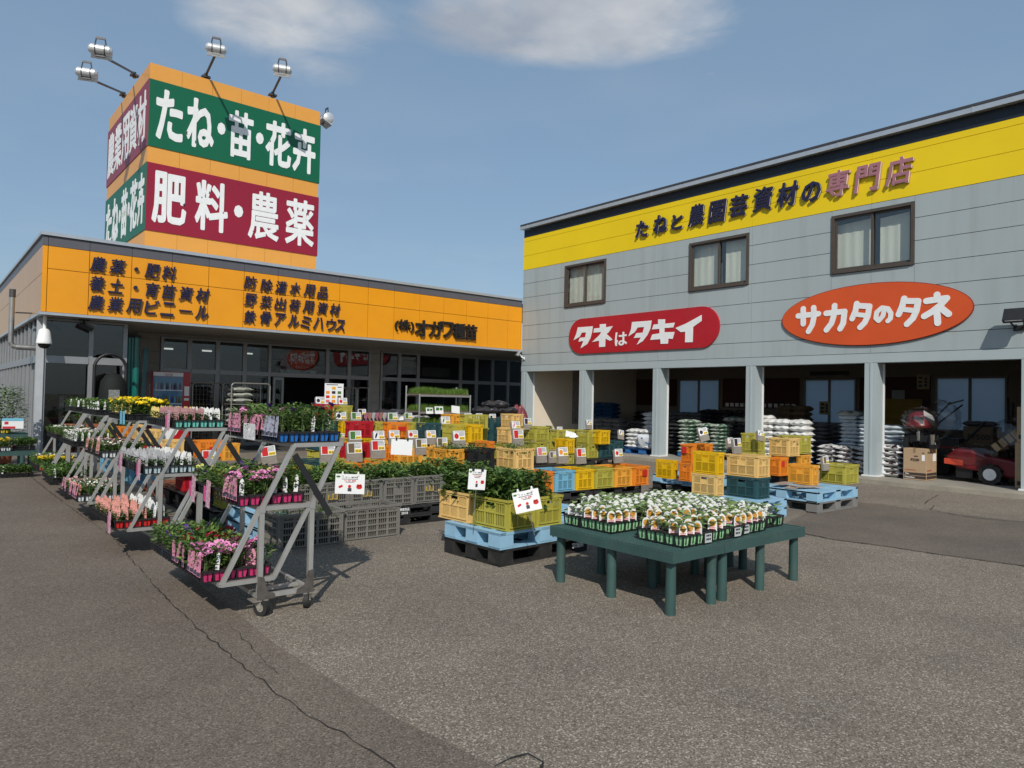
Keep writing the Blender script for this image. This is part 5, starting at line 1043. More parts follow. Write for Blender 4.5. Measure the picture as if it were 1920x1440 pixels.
def tag_mesh(kind, mt, mt2=None):
    def f():
        m = MB()
        if kind == 'point':
            m.prism([(-.013, 0, 0), (.013, 0, 0), (.014, 0, .085), (.008, 0, .102), (0, 0, .110), (-.008, 0, .102), (-.014, 0, .085)], (0, .0012, 0)); m.box(-.008, .008, -.0006, 0, .035, .04, 1); m.box(-.008, .008, -.0006, 0, .05, .055, 1); m.box(-.008, .005, -.0006, 0, .065, .07, 1)
        elif kind == 'banner':
            m.prism([(-.034, 0, .0), (.034, 0, .0), (.034, 0, .12), (.02, 0, .15), (-.02, 0, .15), (-.034, 0, .12)], (0, .0012, 0)); m.box(-.03, .03, -.0008, 0, .005, .03, 1)
        elif kind == 'oval':
            pts = [(-.028, 0, 0), (.028, 0, 0)]+[(cos(pi*k/10)*.028, 0, .045+sin(pi*k/10)*.038) for k in range(11)]; m.prism(pts, (0, .0012, 0))
            if mt2 == 'melon':
                m.prism([(cos(2*pi*k/12)*.020, 0, .046+sin(2*pi*k/12)*.024) for k in range(12)], (0, -.0008, 0), 2)
                for z in (.008, .017): m.box(-.02, .018, -.0007, 0, z, z+.004, 3)
            else:
                for k, z in enumerate((.012, .022, .034, .046, .058)): m.box(-.017+.003*k, .014-.003*k, -.0007, 0, z, z+.005, 1)
        return m, [TAGC[mt], TXT, GOLD, REDT]
    return shared(('plant_label', kind, mt, mt2), f)
TRN = [0]
def tray(x, y, z, nx, ny, pot, plant, label, group, p=.078, h=.074, rz=0, tags=(), near=True, gaps=(), sc=1.0, cat='seedling tray'):
    """tags: (kind, colour, picture, rows) rows = list of (i, j) or 'all'/'front'/'left'/'rear'"""
    TRN[0] += 1; rn = random.Random(TRN[0]); t = thing('seedling_tray', label, cat, (x, y, z), rz, group)
    inst('tray_frame', frame_mesh(nx, ny, p, h), t, (0, 0, 0))
    lf = MB() if not near else None
    for i in range(nx):
        for j in range(ny):
            cx, cy = (i+.5)*p, (j+.5)*p
            if (i, j) in gaps: continue
            if i == 0 or j == 0 or (near and (i == nx-1 or j == ny-1)): inst('pot', pot_mesh(pot, p, h), t, (cx, cy, 0))
            kd = plant if isinstance(plant, str) else plant[rn.randrange(len(plant))]
            me = plant_data(kd, rn.randrange(3))
            if near: inst('seedling', me, t, (cx, cy, h*.97), rn.uniform(0, 6.28), 0, sc*rn.uniform(.85, 1.12))
            else:
                a = rn.uniform(0, 6.28); s_ = sc*rn.uniform(.85, 1.15); ca, sa = cos(a)*s_, sin(a)*s_; o = len(lf.v)
                lf.v += [(cx+v.co.x*ca-v.co.y*sa, cy+v.co.x*sa+v.co.y*ca, h*.97+v.co.z*s_) for v in me.vertices]
                lf.f += [tuple(k+o for k in q.vertices) for q in me.polygons]; lf.m += [q.material_index for q in me.polygons]; lm = list(me.materials)
                if not hasattr(lf, 'ms'): lf.ms = lm
    if not near: lf.build('plants', lf.ms, t)
    for kind, mt, pic, where, frac in tags:
        me = tag_mesh(kind, mt, pic)
        for i in range(nx):
            for j in range(ny):
                if (i, j) in gaps: continue
                ok = where == 'all' or (where == 'front' and j == 0) or (where == 'left' and i == 0) or (where == 'rear' and i >= nx-2) or (where == 'fore' and i < nx-2) or (where == 'back' and j >= ny//2) or (where == 'near' and j < ny//2)
                if ok and rn.random() < frac:
                    if kind == 'banner': inst('plant_label', me, t, (-.012 if where == 'left' else (i+.3)*p, (j+.5)*p if where == 'left' else (j+.4)*p, h*.55), -pi/2+rn.uniform(-.1, .1) if where == 'left' else -.75+rn.uniform(-.15, .15), rn.uniform(-.18, .02))
                    else: inst('plant_label', me, t, ((i+(.20 if kind == 'oval' else .32))*p, (j+(.16 if kind == 'oval' else .22))*p, h*.92), -.8+rn.uniform(-.25, .25), rn.uniform(-.15, .1), rn.uniform(.95, 1.1)*(1.15 if kind == 'point' else 1.16))
    return t
def hang_cards(t, y, z, lab='two tone pink price card'):
    """a magenta card and a taller floral one hooked on the tray's outer end"""
    m = MB(); m.cbox((-.03, y, z), (.004, .10, .115), rx=.06); m.build('price_card', MAGENTA, t)
    m = MB(); m.cbox((-.036, y-.075, z+.01), (.004, .085, .20), rx=.06); m.build('picture_card', FLORAL, t)
# ------------------------------------------------------------------ wheeled flower trolleys
def trolley(x, y, L, label, near=True):
    """x of the low front rail, y of the near end frame"""
    t = thing('flower_trolley', label, 'flower trolley', (x, y, 0), 0, 'tiered aluminium flower trolleys'); A = mat('dull aluminium tube', (.47, .46, .435), .42, metal=.55, var=.12, scale=6); B = .030
    lv = ((0.0, .36, .25), (.26, .63, .745), (.50, .86, 1.185))
    for s in (0, L):
        m = MB(); yy_ = s
        for a, b in ((lv[0], lv[1]), (lv[1], lv[2])):
            for k in (0, 1): m.bar((a[k], yy_+(.002 if k else 0), a[2]), (b[k]-(.015 if k else .015), yy_+(.002 if k else 0), b[2]+(.0)), B, B*.9, up=(0, 1, 0))
        for l in lv: m.bar((l[0]-.005, yy_+.001, l[2]+.002), (l[1]+.005, yy_+.001, l[2]+.002), B*1.05, B)
        m.build('end_frame', A, t)
        for k in (.26, .63):
            m = MB(); m.bar((k, yy_-.002, .15), (k, yy_-.002, .76), B*1.15); m.box(k-.021, k+.021, yy_-.023, yy_-.0205, .72, .765); m.build('post', A, t)
            g = MB(); d = 1 if k < .4 else -1
            g.prism([(k-.022*d, yy_-.026, .11), (k+.11*d, yy_-.026, .115), (k+.10*d, yy_-.026, .15), (k+.05*d, yy_-.026, .17), (k+.022*d, yy_-.026, .27), (k-.022*d, yy_-.026, .28)], (0, .004, 0)); g.build('gusset', mat('bare steel plate', (.24, .22, .2), .35, metal=.8, var=.3, scale=12), t)
        m = MB(); m.bar((lv[2][0]+.0-.02, yy_-.026, 1.12), (lv[2][0]+.27, yy_-.026, .66), .046, .006, up=(0, 1, 0)); m.build('brace', mat('black flat brace', (.02, .02, .021), .45), t)
    m = MB()
    for l in lv:
        for k in (0, 1): m.bar((l[k], .0, l[2]+.001), (l[k], L, l[2]+.001), B, B*.95)
        for q in (.35, .68): m.bar((l[0]+.017, L*q, l[2]), (l[1]-.017, L*q, l[2]), B*.8, B*.7)
    m.build('shelf_rail', A, t)
    m = MB()
    for k in (.26, .63): m.bar((k, -.018, .135), (k, L+.018, .135), B, B)
    for s in (0, L): m.bar((.277, s, .134), (.613, s, .134), B, B)
    m.bar((.277, L*.12, .137), (.613, L*.12, .137), B*1.3, B*.7); m.build('base_frame', A, t)
    RUB = mat('black rubber', (.018, .018, .018), .7, var=.3); RIM = mat('caster hub', (.36, .33, .28), .5, metal=.5, var=.25)
    for k in (.26, .63):
        for s in (.02, L-.02):
            c = MB(); a = .5 if k < .4 else -.6; dx, dy = sin(a)*.035, -cos(a)*.035; nn = V3((cos(a), sin(a), 0)); wc = V3((k+dx, s+dy, .058))
            c.box(k-.055, k+.055, s-.055, s+.055, .106, .112)
            for q in (-1, 1): c.prism([V3((k, s, .104))+nn*.022*q+V3((sin(a)*u, -cos(a)*u, v)) for u, v in ((-.03, 0), (.045, 0), (.052, -.045), (.028, -.065))], nn*.003*q)
            cb = c.build('caster', RIM, t); w_ = MB(); w_.cyl(wc-nn*.018, wc+nn*.018, .058, n=20); w_.build('wheel', RUB, cb, smooth=True)
            w_ = MB(); w_.cyl(wc-nn*.0185, wc+nn*.0185, .028, n=14); w_.cyl(wc-nn*.027, wc+nn*.027, .008, n=8); w_.build('hub', RIM, cb)
    return t
XT = {}
def tier(T, k, y, dz=.02): return XT[T][0]+(-.12, .11, .37)[k], XT[T][1]+y, (.25, .745, 1.185)[k]+dz
TG = 'flower seedling trays on the trolleys'
for n_, (x, y, L, lab) in enumerate(((1.62, 4.97, 1.43, 'nearest aluminium flower trolley with its steel casters in full view'), (1.56, 7.42, 1.62, 'second aluminium trolley, with red and turquoise pot trays'), (1.56, 9.45, 1.5, 'third aluminium trolley, with the yellow flowers on top'), (1.58, 11.5, 1.45, 'fourth aluminium trolley, with leafy green trays'), (1.62, 13.4, 1.4, 'farthest aluminium trolley, near the glazed store corner'))):
    trolley(x, y, L, lab); XT[n_+1] = (x, y)
def T_(T, k, yo, *a, **kw):
    x, y, z = tier(T, k, yo); return tray(x+kw.pop('dx', 0), y, z, *a, TG, **kw)
PB = ('banner', 'pinkp', None, 'left', 1.0)
T_(1, 0, .03, 6, 4, 'pink', ('petunia_pink', 'petunia_pink', 'petunia'), 'pink pot tray of pink petunias on the lowest shelf of the nearest trolley', tags=(PB, ('banner', 'pinkp', None, 'near', .35), ('point', 'white', None, 'near', .25)))
T_(1, 0, .40, 6, 4, 'black', ('petunia', 'petunia_red', 'petunia'), 'black pot tray behind a white floral card on the lowest shelf of the nearest trolley', tags=(('banner', 'pinkp', None, 'left', .8),))
T_(1, 0, .77, 6, 4, 'blue', ('petunia_purple', 'petunia_red', 'petunia'), 'blue pot tray of trailing purple petunias on the nearest trolley\'s lowest shelf')
tt = T_(1, 0, 1.12, 6, 3, 'blue', ('petunia', 'petunia_purple'), 'blue pot tray at the far end of the lowest shelf of the nearest trolley', near=False)
tt = T_(1, 1, .03, 6, 4, 'pink', ('petunia_pink', 'petunia'), 'pink pot tray of pink petunias on the middle shelf of the nearest trolley', tags=(PB, ('point', 'white', None, 'near', .2)))
tt = T_(1, 1, .40, 6, 4, 'yellow', ('bush_lime', 'bush_lime', 'bush'), 'yellow pot tray of lime yellow petunias on the middle shelf of the nearest trolley'); hang_cards(tt, .26, .02)
tt = T_(1, 1, .77, 6, 4, 'black', ('bush_lime', 'petunia_purple', 'bush'), 'black pot tray of mixed pale flowers at the far end of the middle shelf'); hang_cards(tt, .26, .02)
T_(1, 2, .0, 6, 4, 'blue', ('tall', 'tall_purple', 'tall'), 'blue pot tray of tall leafy purple budded seedlings on the nearest trolley\'s top shelf', tags=(('banner', 'lilac', None, 'left', .6), ('point', 'white', None, 'near', .15)))
tt = T_(1, 2, .38, 6, 4, 'black', ('tall', 'petunia_pink'), 'black pot tray with pink picture labels on the top shelf of the nearest trolley', tags=(PB, ('banner', 'pinkp', None, 'near', .5)))
m = MB(); m.cbox((-.04, .10, .06), (.004, .24, .12)); m.build('flower_card', mat('white floral card', (.72, .66, .66), .5, var=.6, scale=60), tt)
T_(1, 2, .75, 6, 4, 'black', ('tall', 'petunia_pink'), 'black pot tray with pink labels farther along the top shelf of the nearest trolley', tags=(PB,))
# second trolley
tt = T_(2, 0, .0, 6, 4, 'red', 'dense', 'red pot tray with rows of salmon labels on the lowest shelf of the second trolley', tags=(('point', 'salmon', None, 'fore', 1.0), ('point', 'white', None, 'rear', 1.0))); hang_cards(tt, .12, .05)
tt = T_(2, 0, .38, 6, 4, 'red', 'dense', 'red pot tray behind another with salmon labels on the second trolley', tags=(('point', 'salmon', None, 'fore', 1.0), ('point', 'white', None, 'rear', 1.0)))
T_(2, 0, .76, 6, 4, 'red', 'dense', 'third red pot tray in the row with salmon labels on the second trolley', tags=(('point', 'salmon', None, 'fore', 1.0), ('point', 'white', None, 'rear', 1.0)))
tt = T_(2, 1, .0, 6, 4, 'pale', 'dense', 'pale pot tray with grey and white labels on the middle shelf of the second trolley', tags=(('point', 'greyp', None, 'fore', 1.0), ('point', 'white', None, 'rear', 1.0))); hang_cards(tt, .10, .04)
tt = T_(2, 1, .38, 6, 4, 'pale', 'dense', 'second pale pot tray with grey labels on the middle shelf of the second trolley', tags=(('point', 'greyp', None, 'fore', 1.0), ('point', 'white', None, 'rear', 1.0)))
tt = T_(2, 1, .76, 6, 4, 'pale', 'dense', 'third pale pot tray with grey labels on the middle shelf of the second trolley', tags=(('point', 'greyp', None, 'fore', 1.0), ('point', 'white', None, 'rear', 1.0))); hang_cards(tt, .12, .04)
tt = T_(2, 2, .0, 6, 4, 'mint', 'dense', 'turquoise pot tray with mauve and white labels on the top shelf of the second trolley', tags=(('point', 'mauve', None, 'fore', 1.0), ('point', 'white', None, 'rear', 1.0))); hang_cards(tt, .16, .06)
T_(2, 2, .38, 6, 4, 'mint', 'dense', 'turquoise pot tray behind another on the top shelf of the second trolley', tags=(('point', 'mauve', None, 'fore', 1.0), ('point', 'white', None, 'rear', 1.0)))
T_(2, 2, .76, 6, 4, 'black', 'dense', 'dark pot tray with cream labels at the far end of the second trolley\'s top shelf', tags=(('point', 'yel', None, 'all', .8),))
# third trolley
for k in range(3):
    T_(3, 0, .38*k, 6, 4, 'white', ('bush_blush', 'bush_white'), ('white pot tray of blush pink flowers', 'second white pot tray of blush pink flowers', 'third white pot tray of blush pink flowers')[k]+' on the lowest shelf of the third trolley', tags=(('banner', 'pinkp', None, 'left', .6), ('point', 'salmon', None, 'left', .8)), near=k == 0, sc=.8)
    T_(3, 1, .38*k, 6, 4, 'white', ('bush_white', 'bush_blush'), ('white pot tray of white and rose daisies', 'second white pot tray of white and rose daisies', 'third white pot tray of white and rose daisies')[k]+' on the third trolley\'s middle shelf', tags=(('banner', 'salmon', None, 'left', .7),), near=k == 0, sc=.8)
    tt = T_(3, 2, .38*k, 6, 4, 'black', 'bush_gold', ('black pot tray of golden yellow flowers', 'second black pot tray of golden yellow flowers', 'third black pot tray of golden yellow flowers')[k]+' on the top shelf of the third trolley', tags=(('point', 'yel', None, 'left', .9),), near=False, sc=1.25)
    if k == 0:
        for q in (.05, .2): m = MB(); m.cbox((-.03, q, .03), (.004, .09, .16), rx=-.1); m.build('price_card', CYAN, tt)
for k in range(3):
    T_(4, 0, .38*k, 6, 4, 'black', 'leafy', ('black pot tray of leafy greens', 'second black pot tray of leafy greens', 'third black pot tray of leafy greens')[k]+' on the lowest shelf of the fourth trolley', tags=(('point', 'white', None, 'front', .5),), near=False, sc=1.15)
    T_(4, 1, .38*k, 6, 4, 'black', ('fine', 'fine_white')[k > 0], ('black pot tray of feathery greens', 'terracotta edged tray of white flowers', 'farther tray of white flowers')[k]+' on the middle shelf of the fourth trolley', tags=(('point', 'white', None, 'front', .8), ('point', 'white', None, 'left', .8)), near=False, sc=1.1)
    T_(4, 2, .38*k, 6, 4, 'black' if k < 2 else 'terra', 'bush', ('black pot tray of upright greens with white labels', 'second black pot tray of upright greens', 'terracotta pot tray of budding plants')[k]+' on the fourth trolley\'s top shelf', tags=(('point', 'white', None, 'front', .8), ('point', 'white', None, 'left', .5)), near=False, sc=1.0)
for k in range(3):
    T_(5, 0, .38*k, 6, 4, 'terra', ('bush_gold', 'bush_white', 'bush')[k], ('terracotta pot tray of yellow and dark pansies', 'terracotta pot tray of cream flowers', 'terracotta pot tray of green plants')[k]+' on the lowest shelf of the farthest trolley', near=False)
    T_(5, 1, .38*k, 6, 4, ('black', 'terra', 'black')[k], ('fine', 'fine_white', 'leafy')[k], ('black pot tray of feathery leaves', 'terracotta pot tray of white blossoms', 'black pot tray of dark leaves')[k]+' on the middle shelf of the farthest trolley', near=False)
    T_(5, 2, .38*k, 6, 4, 'black', ('fine', 'fine', 'bush')[k], ('black pot tray of silvery leaves', 'second black pot tray of silvery leaves', 'black pot tray of green leaves')[k]+' on the top shelf of the farthest trolley', tags=(('point', 'white', None, 'front', .5),), near=False)
# ------------------------------------------------------------------ green plastic bench tables
TBL = mat('dark green plastic', (.036, .082, .076), .5, var=.18, scale=2.5, dirt=.14, bump=.04, bscale=30)
_tb = []
def bench(x, y, sx, sy, H, label, group, z0=0):
    t = thing('bench_table', label, 'table', (x, y, z0), 0, group); m = MB(); th = .085
    m.box(0, sx, 0, .022, H-th, H); m.box(0, sx, sy-.022, sy, H-th, H); m.box(0, .022, .0221, sy-.0221, H-th, H-.0005); m.box(sx-.022, sx, .0221, sy-.0221, H-th, H-.0005)
    q = .04
    for d in (1, -1):
        k = -sy
        while k < sx:
            a0 = max(k, 0); a1 = min(k+sy, sx); b0 = a0-k; b1 = a1-k
            if d < 0: b0, b1 = sy-b0, sy-b1
            if a1-a0 > .02: m.bar((a0, b0, H-.014+(.002 if d < 0 else 0)), (a1, b1, H-.014+(.002 if d < 0 else 0)), .010, .014)
            k += q
    n = 3 if sx > 1 else 2
    for i in range(1, 4): m.box(.022, sx-.022, sy*i/4-.012, sy*i/4+.012, H-.05, H-.021)
    for i in range(1, 6): m.box(sx*i/6-.012, sx*i/6+.012, .022, sy-.022, H-.049, H-.0211)
    m.build('table_top', TBL, t)
    xs = [.07, sx-.07] if sx < 1 else [.07, sx/2, sx-.07]; ys = [.07, sy-.07] if sy < 1 else [.07, sy/2, sy-.07]
    for a in xs:
        for b in ys: l = MB(); l.cyl((a, b, 0), (a, b, H-.05), .040, .037, 18); l.build('leg', TBL, t, smooth=True)
    return t
GT = 'dark green bench tables of melon seedlings'
HT = .475
bench(4.215, 3.20, .645, 1.30, HT, 'green bench table at the near corner, its long side to the left', GT)
bench(4.865, 3.20, 1.24, .645, HT, 'green bench table reaching towards the warehouse, nearest on the right', GT)
bench(4.865, 3.85, 1.24, .65, HT, 'green bench table at the back, beneath the white labelled seedlings', GT)
M1 = (('oval', 'white', 'melon', 'all', .82),); M2 = (('oval', 'white', None, 'all', .9),); TM = 'melon seedling trays on the green tables'
mk = lambda x, y, nx, ny, lab, tg, **k: tray(x, y, HT+.002, nx, ny, 'apple', 'melon', lab, TM, p=.088, h=.088, tags=tg, sc=1.0, **k)
mk(4.37, 3.94, 4, 4, 'pale green pot tray with orange melon labels, apart at the tables\' left end', M1)
mk(4.40, 3.25, 4, 5, 'pale green pot tray with orange melon labels at the near corner of the tables', M1, gaps=((3, 0), (3, 1)))
mk(4.80, 3.27, 5, 4, 'pale green pot tray with orange melon labels and two empty black cells in front', M1, gaps=((2, 0), (3, 0)))
mk(5.27, 3.30, 4, 4, 'pale green pot tray with orange melon labels, third along the front edge', M1)
mk(5.66, 3.36, 4, 5, 'pale green pot tray with white labels ending the front edge', M2, gaps=((1, 0), (2, 0)))
mk(4.79, 3.70, 5, 4, 'tray with mixed leaves and melon labels in the middle of the tables', M1)
mk(5.27, 3.74, 4, 5, 'tray crowded with white labels in the middle of the tables', M2); mk(5.66, 3.85, 4, 5, 'tray crowded with white labels at the far right of the tables', M2)
mk(4.79, 4.08, 5, 4, 'tray with white labels behind the melon labelled ones', M2); mk(4.86, 4.46, 5, 4, 'rearmost tray with white labels toward the black pallets', M2); mk(5.32, 4.22, 4, 5, 'rear tray with white labels in the centre back', M2); mk(5.70, 4.33, 4, 4, 'rear tray with white labels at the back right corner', M2)
mk(4.37, 4.31, 4, 2, 'small rear tray with white labels above the table\'s left end', M2)
LBL = mat('grey price sticker', (.50, .52, .50), .5)
for x, y in ((4.70, 3.238), (5.13, 3.258), (5.30, 3.288)):
    m = MB(); m.cbox((0, 0, .035), (.085, .003, .07)); t = m.build('price_sticker', LBL, None, (x, y, HT+.01)); tag(t, 'grey printed sticker clipped on the front rim of a melon tray', 'price sticker', 'grey stickers on the melon trays')
    q = MB()
    for k, v in ((0, .048), (1, .02)):
        for u in (-.03, -.01, .012): q.box(u, u+.016, -.0035, -.0016, v, v+.014)
    q.build('print', TXT, t)
# ------------------------------------------------------------------ rice seedling rack
def grass_mat(mb, x0, x1, y0, y1, z, h, n, rn, mats=(0, 1, 2)):
    for i in range(n):
        x, y = rn.uniform(x0, x1), rn.uniform(y0, y1); a = rn.uniform(0, 2*pi); hh = h*rn.uniform(.6, 1.1)*(1+.18*sin(x*5)+.12*sin(x*11+y*7)); l = rn.uniform(.0, .45)*hh; w_ = rn.uniform(.003, .006)
        mb.add(((x-sin(a)*w_, y+cos(a)*w_, z), (x+sin(a)*w_, y-cos(a)*w_, z), (x+cos(a)*l, y+sin(a)*l, z+hh)), ((0, 1, 2),), rn.choice(mats))
GLF = [leafmat('rice green', (.10, .19, .025)), leafmat('rice light green', (.15, .25, .04)), leafmat('rice dark green', (.07, .14, .02))]
RY = 14.7; ra, rb = aty(786, 780, RY).x, aty(881, 780, RY).x
t = thing('seedling_rack', 'steel rack holding three shelves of grassy green rice seedlings', 'rack', (ra, RY, 0)); W_ = rb-ra; RST = mat('galvanised tube', (.42, .42, .40), .4, metal=.6, var=.15)
zs = [aty(830, py, RY).z for py in (829, 796, 771, 741)]; zs = [zs[1]-.33, zs[1]+.02, zs[2]-.02, zs[3]]
m = MB()
for x in (0, W_):
    for y in (0, .62): m.cyl((x, y, 0), (x, y, zs[3]+(.02 if y == 0 else .22)), .022, n=10)
m.build('post', RST, t)
for k, z in enumerate((zs[1]-.02, zs[2], zs[3])):
    m = MB(); m.bar((.02, 0, z-.02), (W_-.02, 0, z-.02), .03, .045); m.bar((.02, .62, z-.02), (W_-.02, .62, z-.02), .03, .045); m.box(.02, W_-.02, .016, .604, z-.012, z); m.build('shelf', RST, t)
    for j in range(5):
        a, b = .03+(W_-.06)*j/5, .03+(W_-.06)*(j+1)/5-.012
        q = MB(); q.box(a, b, .01, .6, z+.001, z+.03); tr_ = q.build('seedling_mat', mat('seedling tray rim', (.10, .07, .04), .8), t)
        g_ = MB(); grass_mat(g_, a, b, .01, .6, z+.03, .15, 1100, random.Random(k*7+j)); g_.build('rice_seedlings', GLF, tr_)
for k, (px, py, wd) in enumerate(((804, 770, 14), (822, 769, 17), (853, 768, 17))):
    c = aty(px, py, RY-.05); m = MB(); wm = wd*c.dot(_fw)/FPX*1.1; m.cbox((0, 0, 0), (wm, .004, wm*.75), rx=-.2, ry=.1*(k == 2)); o = m.build('price_tag', CARD, None, (c.x, c.y-.03, c.z))
    tag(o, ('white tag with a green picture clipped to the rice rack', 'white tag with two round pictures clipped to the rice rack', 'curling white sheet taped to the rice rack')[k], 'price tag', 'paper tags on the rice seedling rack')
    if k < 2: q = MB(); q.cbox((-wm*.2, -.006, wm*.12), (wm*.35, .003, wm*.3)); q.cbox((wm*.22, -.006, wm*.12), (wm*.3, .003, wm*.25)); q.build('picture', PIC['green'], o); q = MB(); q.cbox((wm*.2, -.007, -wm*.2), (wm*.4, .003, wm*.14)); q.build('price_patch', YPATCH, o)
# ------------------------------------------------------------------ vending machine
VY = 20.2; va, vb = aty(285.5, 720, VY).x, aty(357, 720, VY).x; vh = aty(320, 697, VY).z; VR = mat('vending red', (.42, .008, .015), .3, coat=.4, var=.05)
t = thing('vending_machine', 'red and white drinks vending machine by the store wall', 'vending machine', (va, VY, 0)); vw = vb-va
m = MB(); m.box(0, vw, .06, .75, .05, vh-.002); m.build('cabinet', VR, t, bevel=.01)
m = MB(); dw = vw*.80; m.box(0, vw, 0, .058, .06, vh); m.build('door', VR, t, bevel=.008)
m = MB(); m.box(.02, dw, -.012, -.001, vh-.12, vh-.02); m.box(.02, dw, -.012, -.001, .12, vh*.40); m.build('white_panel', WPL, t)
m = MB(); write(m, 'Coca-Cola', (dw*.38, -.0125, vh-.105), (1, 0, 0), (0, 0, 1), (0, -1, 0), dw*.26, .065, .003, .01, .15); m.build('lettering', mat('logo red', (.4, .01, .02), .4), t)
m = MB(); write(m, 'Coca-Cola', (-.0005, .18, vh*.38), (0, 0, 1), (0, 1, 0), (-1, 0, 0), vh*.46, .17, .003, .012, .15); m.build('lettering', LETW, t)
wb0, wb1 = vh*.41, vh-.13
m = MB(); m.box(.03, dw-.01, -.006, -.001, wb0, wb1); w1 = m.build('display_window', mat('display blue', (.10, .24, .34), .4, var=.2, scale=3), t)
cols_ = [(.02, .02, .025), (.02, .02, .025), (.12, .25, .05), (.4, .4, .42), (.38, .4, .5), (.4, .35, .45), (.45, .45, .5), (.05, .05, .08), (.05, .1, .3), (.45, .42, .2), (.5, .5, .4), (.2, .5, .5), (.3, .02, .03), (.3, .25, .4), (.4, .2, .08)]
for r_ in range(3):
    z0 = wb0+(wb1-wb0)*(.02+.32*r_); 
    s = MB(); s.box(.04, dw-.02, -.05, -.006, z0, z0+.03); s.build('shelf', WPL, w1)
    for j in range(10):
        x = .09+(dw-.16)*j/9; hh = .19 if r_ else .13; b = MB(); b.lathe((x, -.03, z0+.03), [(.001, 0), (.026, 0), (.026, hh*.6), (.012, hh*.85), (.012, hh), (.001, hh)], 8)
        b.build('bottle', mat('bottle %d' % ((j*3+r_*5) % 15), cols_[(j*3+r_*5) % 15], .35), w1)
m = MB(); m.box(.03, dw-.01, -.062, -.058, wb0, wb1); m.build('display_glass', glass('display glass', (.9, .95, 1), .03), t)
m = MB(); m.box(vw*.84, vw*.97, -.006, -.001, vh*.70, vh*.82); m.box(vw*.84, vw*.97, -.006, -.001, vh*.64, vh*.67); m.build('notice', CARD, t)
m = MB(); m.box(dw*.66, dw*.84, -.018, -.013, vh*.33, vh*.37); m.build('coin_slot', BLACK, t)
m = MB(); m.prism([(dw*.55+.35*u, -.0125, .12+.62*v) for u, v in ((0, 0), (.15, .35), (.55, .5), (.8, .75), (1, .78), (1, 0))], (0, -.004, 0)); m.build('red_wave', VR, t)
# teal rolls and pipe at the corner
TEAL = mat('teal vinyl roll', (.006, .125, .105), .25, var=.15, scale=2, stretch=(6, 6, .4), coat=.4)
for k, (px, r_) in enumerate(((239.5, .115), (246.5, .095), (252.5, .085))):
    c = aty(px, 740, 19.3-.05*k); m = MB(); top = aty(px, 629, 19.3).z; m.cyl((0, 0, .03), (0, 0, top-.06), r_, n=18); o = m.build('vinyl_roll', TEAL, None, (c.x, c.y, 0), smooth=True); tag(o, ('thickest teal vinyl roll standing left beside the beige wall', 'middle teal vinyl roll standing beside the beige wall', 'slim teal vinyl roll standing right beside the beige wall')[k], 'vinyl roll', 'teal vinyl rolls at the store corner')
    m = MB(); m.cyl((0, 0, top-.061), (0, 0, top), r_+.012, n=18); m.build('end_cap', BLACK, o)
c = aty(266, 745, 20.4); q = aty(274, 652, 20.6); m = MB(); m.bar((0, 0, .03), (q.x-c.x, .2, q.z), .11, .05, up=(0, 1, 0)); o = m.build('folded_sheet', TEAL, None, (c.x, c.y, 0)); tag(o, 'flat teal sheet leaning on the beige wall by the vending machine', 'sheet')
# black hoop and rounded garden machine before the corner glazing
HY = 18.55; c0 = aty(206, 720, HY); hz = aty(206, 664, HY).z; hr = aty(236, 700, HY).x-c0.x
t = thing('hose_hoop', 'black hooped hose stand in front of the corner glazing', 'hose stand', (c0.x, HY, 0)); m = MB(); pts = [(-hr, 0, .0), (-hr, 0, hz-hr)]+[(-cos(pi*k/14)*hr, 0, hz-hr+sin(pi*k/14)*hr) for k in range(1, 14)]+[(hr, 0, hz-hr), (hr, 0, 0)]; m.tube(pts, .035, 8); m.build('hoop', BLACK, t, smooth=True)
m = MB(); m.bar((-hr, 0, .5), (hr, 0, .5), .04); m.bar((-hr*.5, 0, 0), (-hr*.8, 0, hz*.55), .03); m.build('crossbar', BLACK, t)
t = thing('garden_machine', 'dark rounded garden machine with pale stickers under the black hoop', 'garden machine', (c0.x+.05, HY-.1, 0)); bz = aty(208, 699, HY).z; m = MB(); m.lathe((0, 0, 0), [(.24, .02), (.29, .3), (.29, bz*.78), (.26, bz*.90), (.16, bz*.975), (.0, bz)], 18); m.build('body', mat('dark green hood', (.005, .007, .006), .8), t, smooth=True)
m = MB(); m.cbox((-.03, -.29, bz*.74), (.22, .02, .24)); m.cbox((-.03, -.29, bz*.45), (.18, .02, .16)); m.build('sticker', mat('faded sticker', (.2, .21, .2), .5, var=.5, scale=30), t)
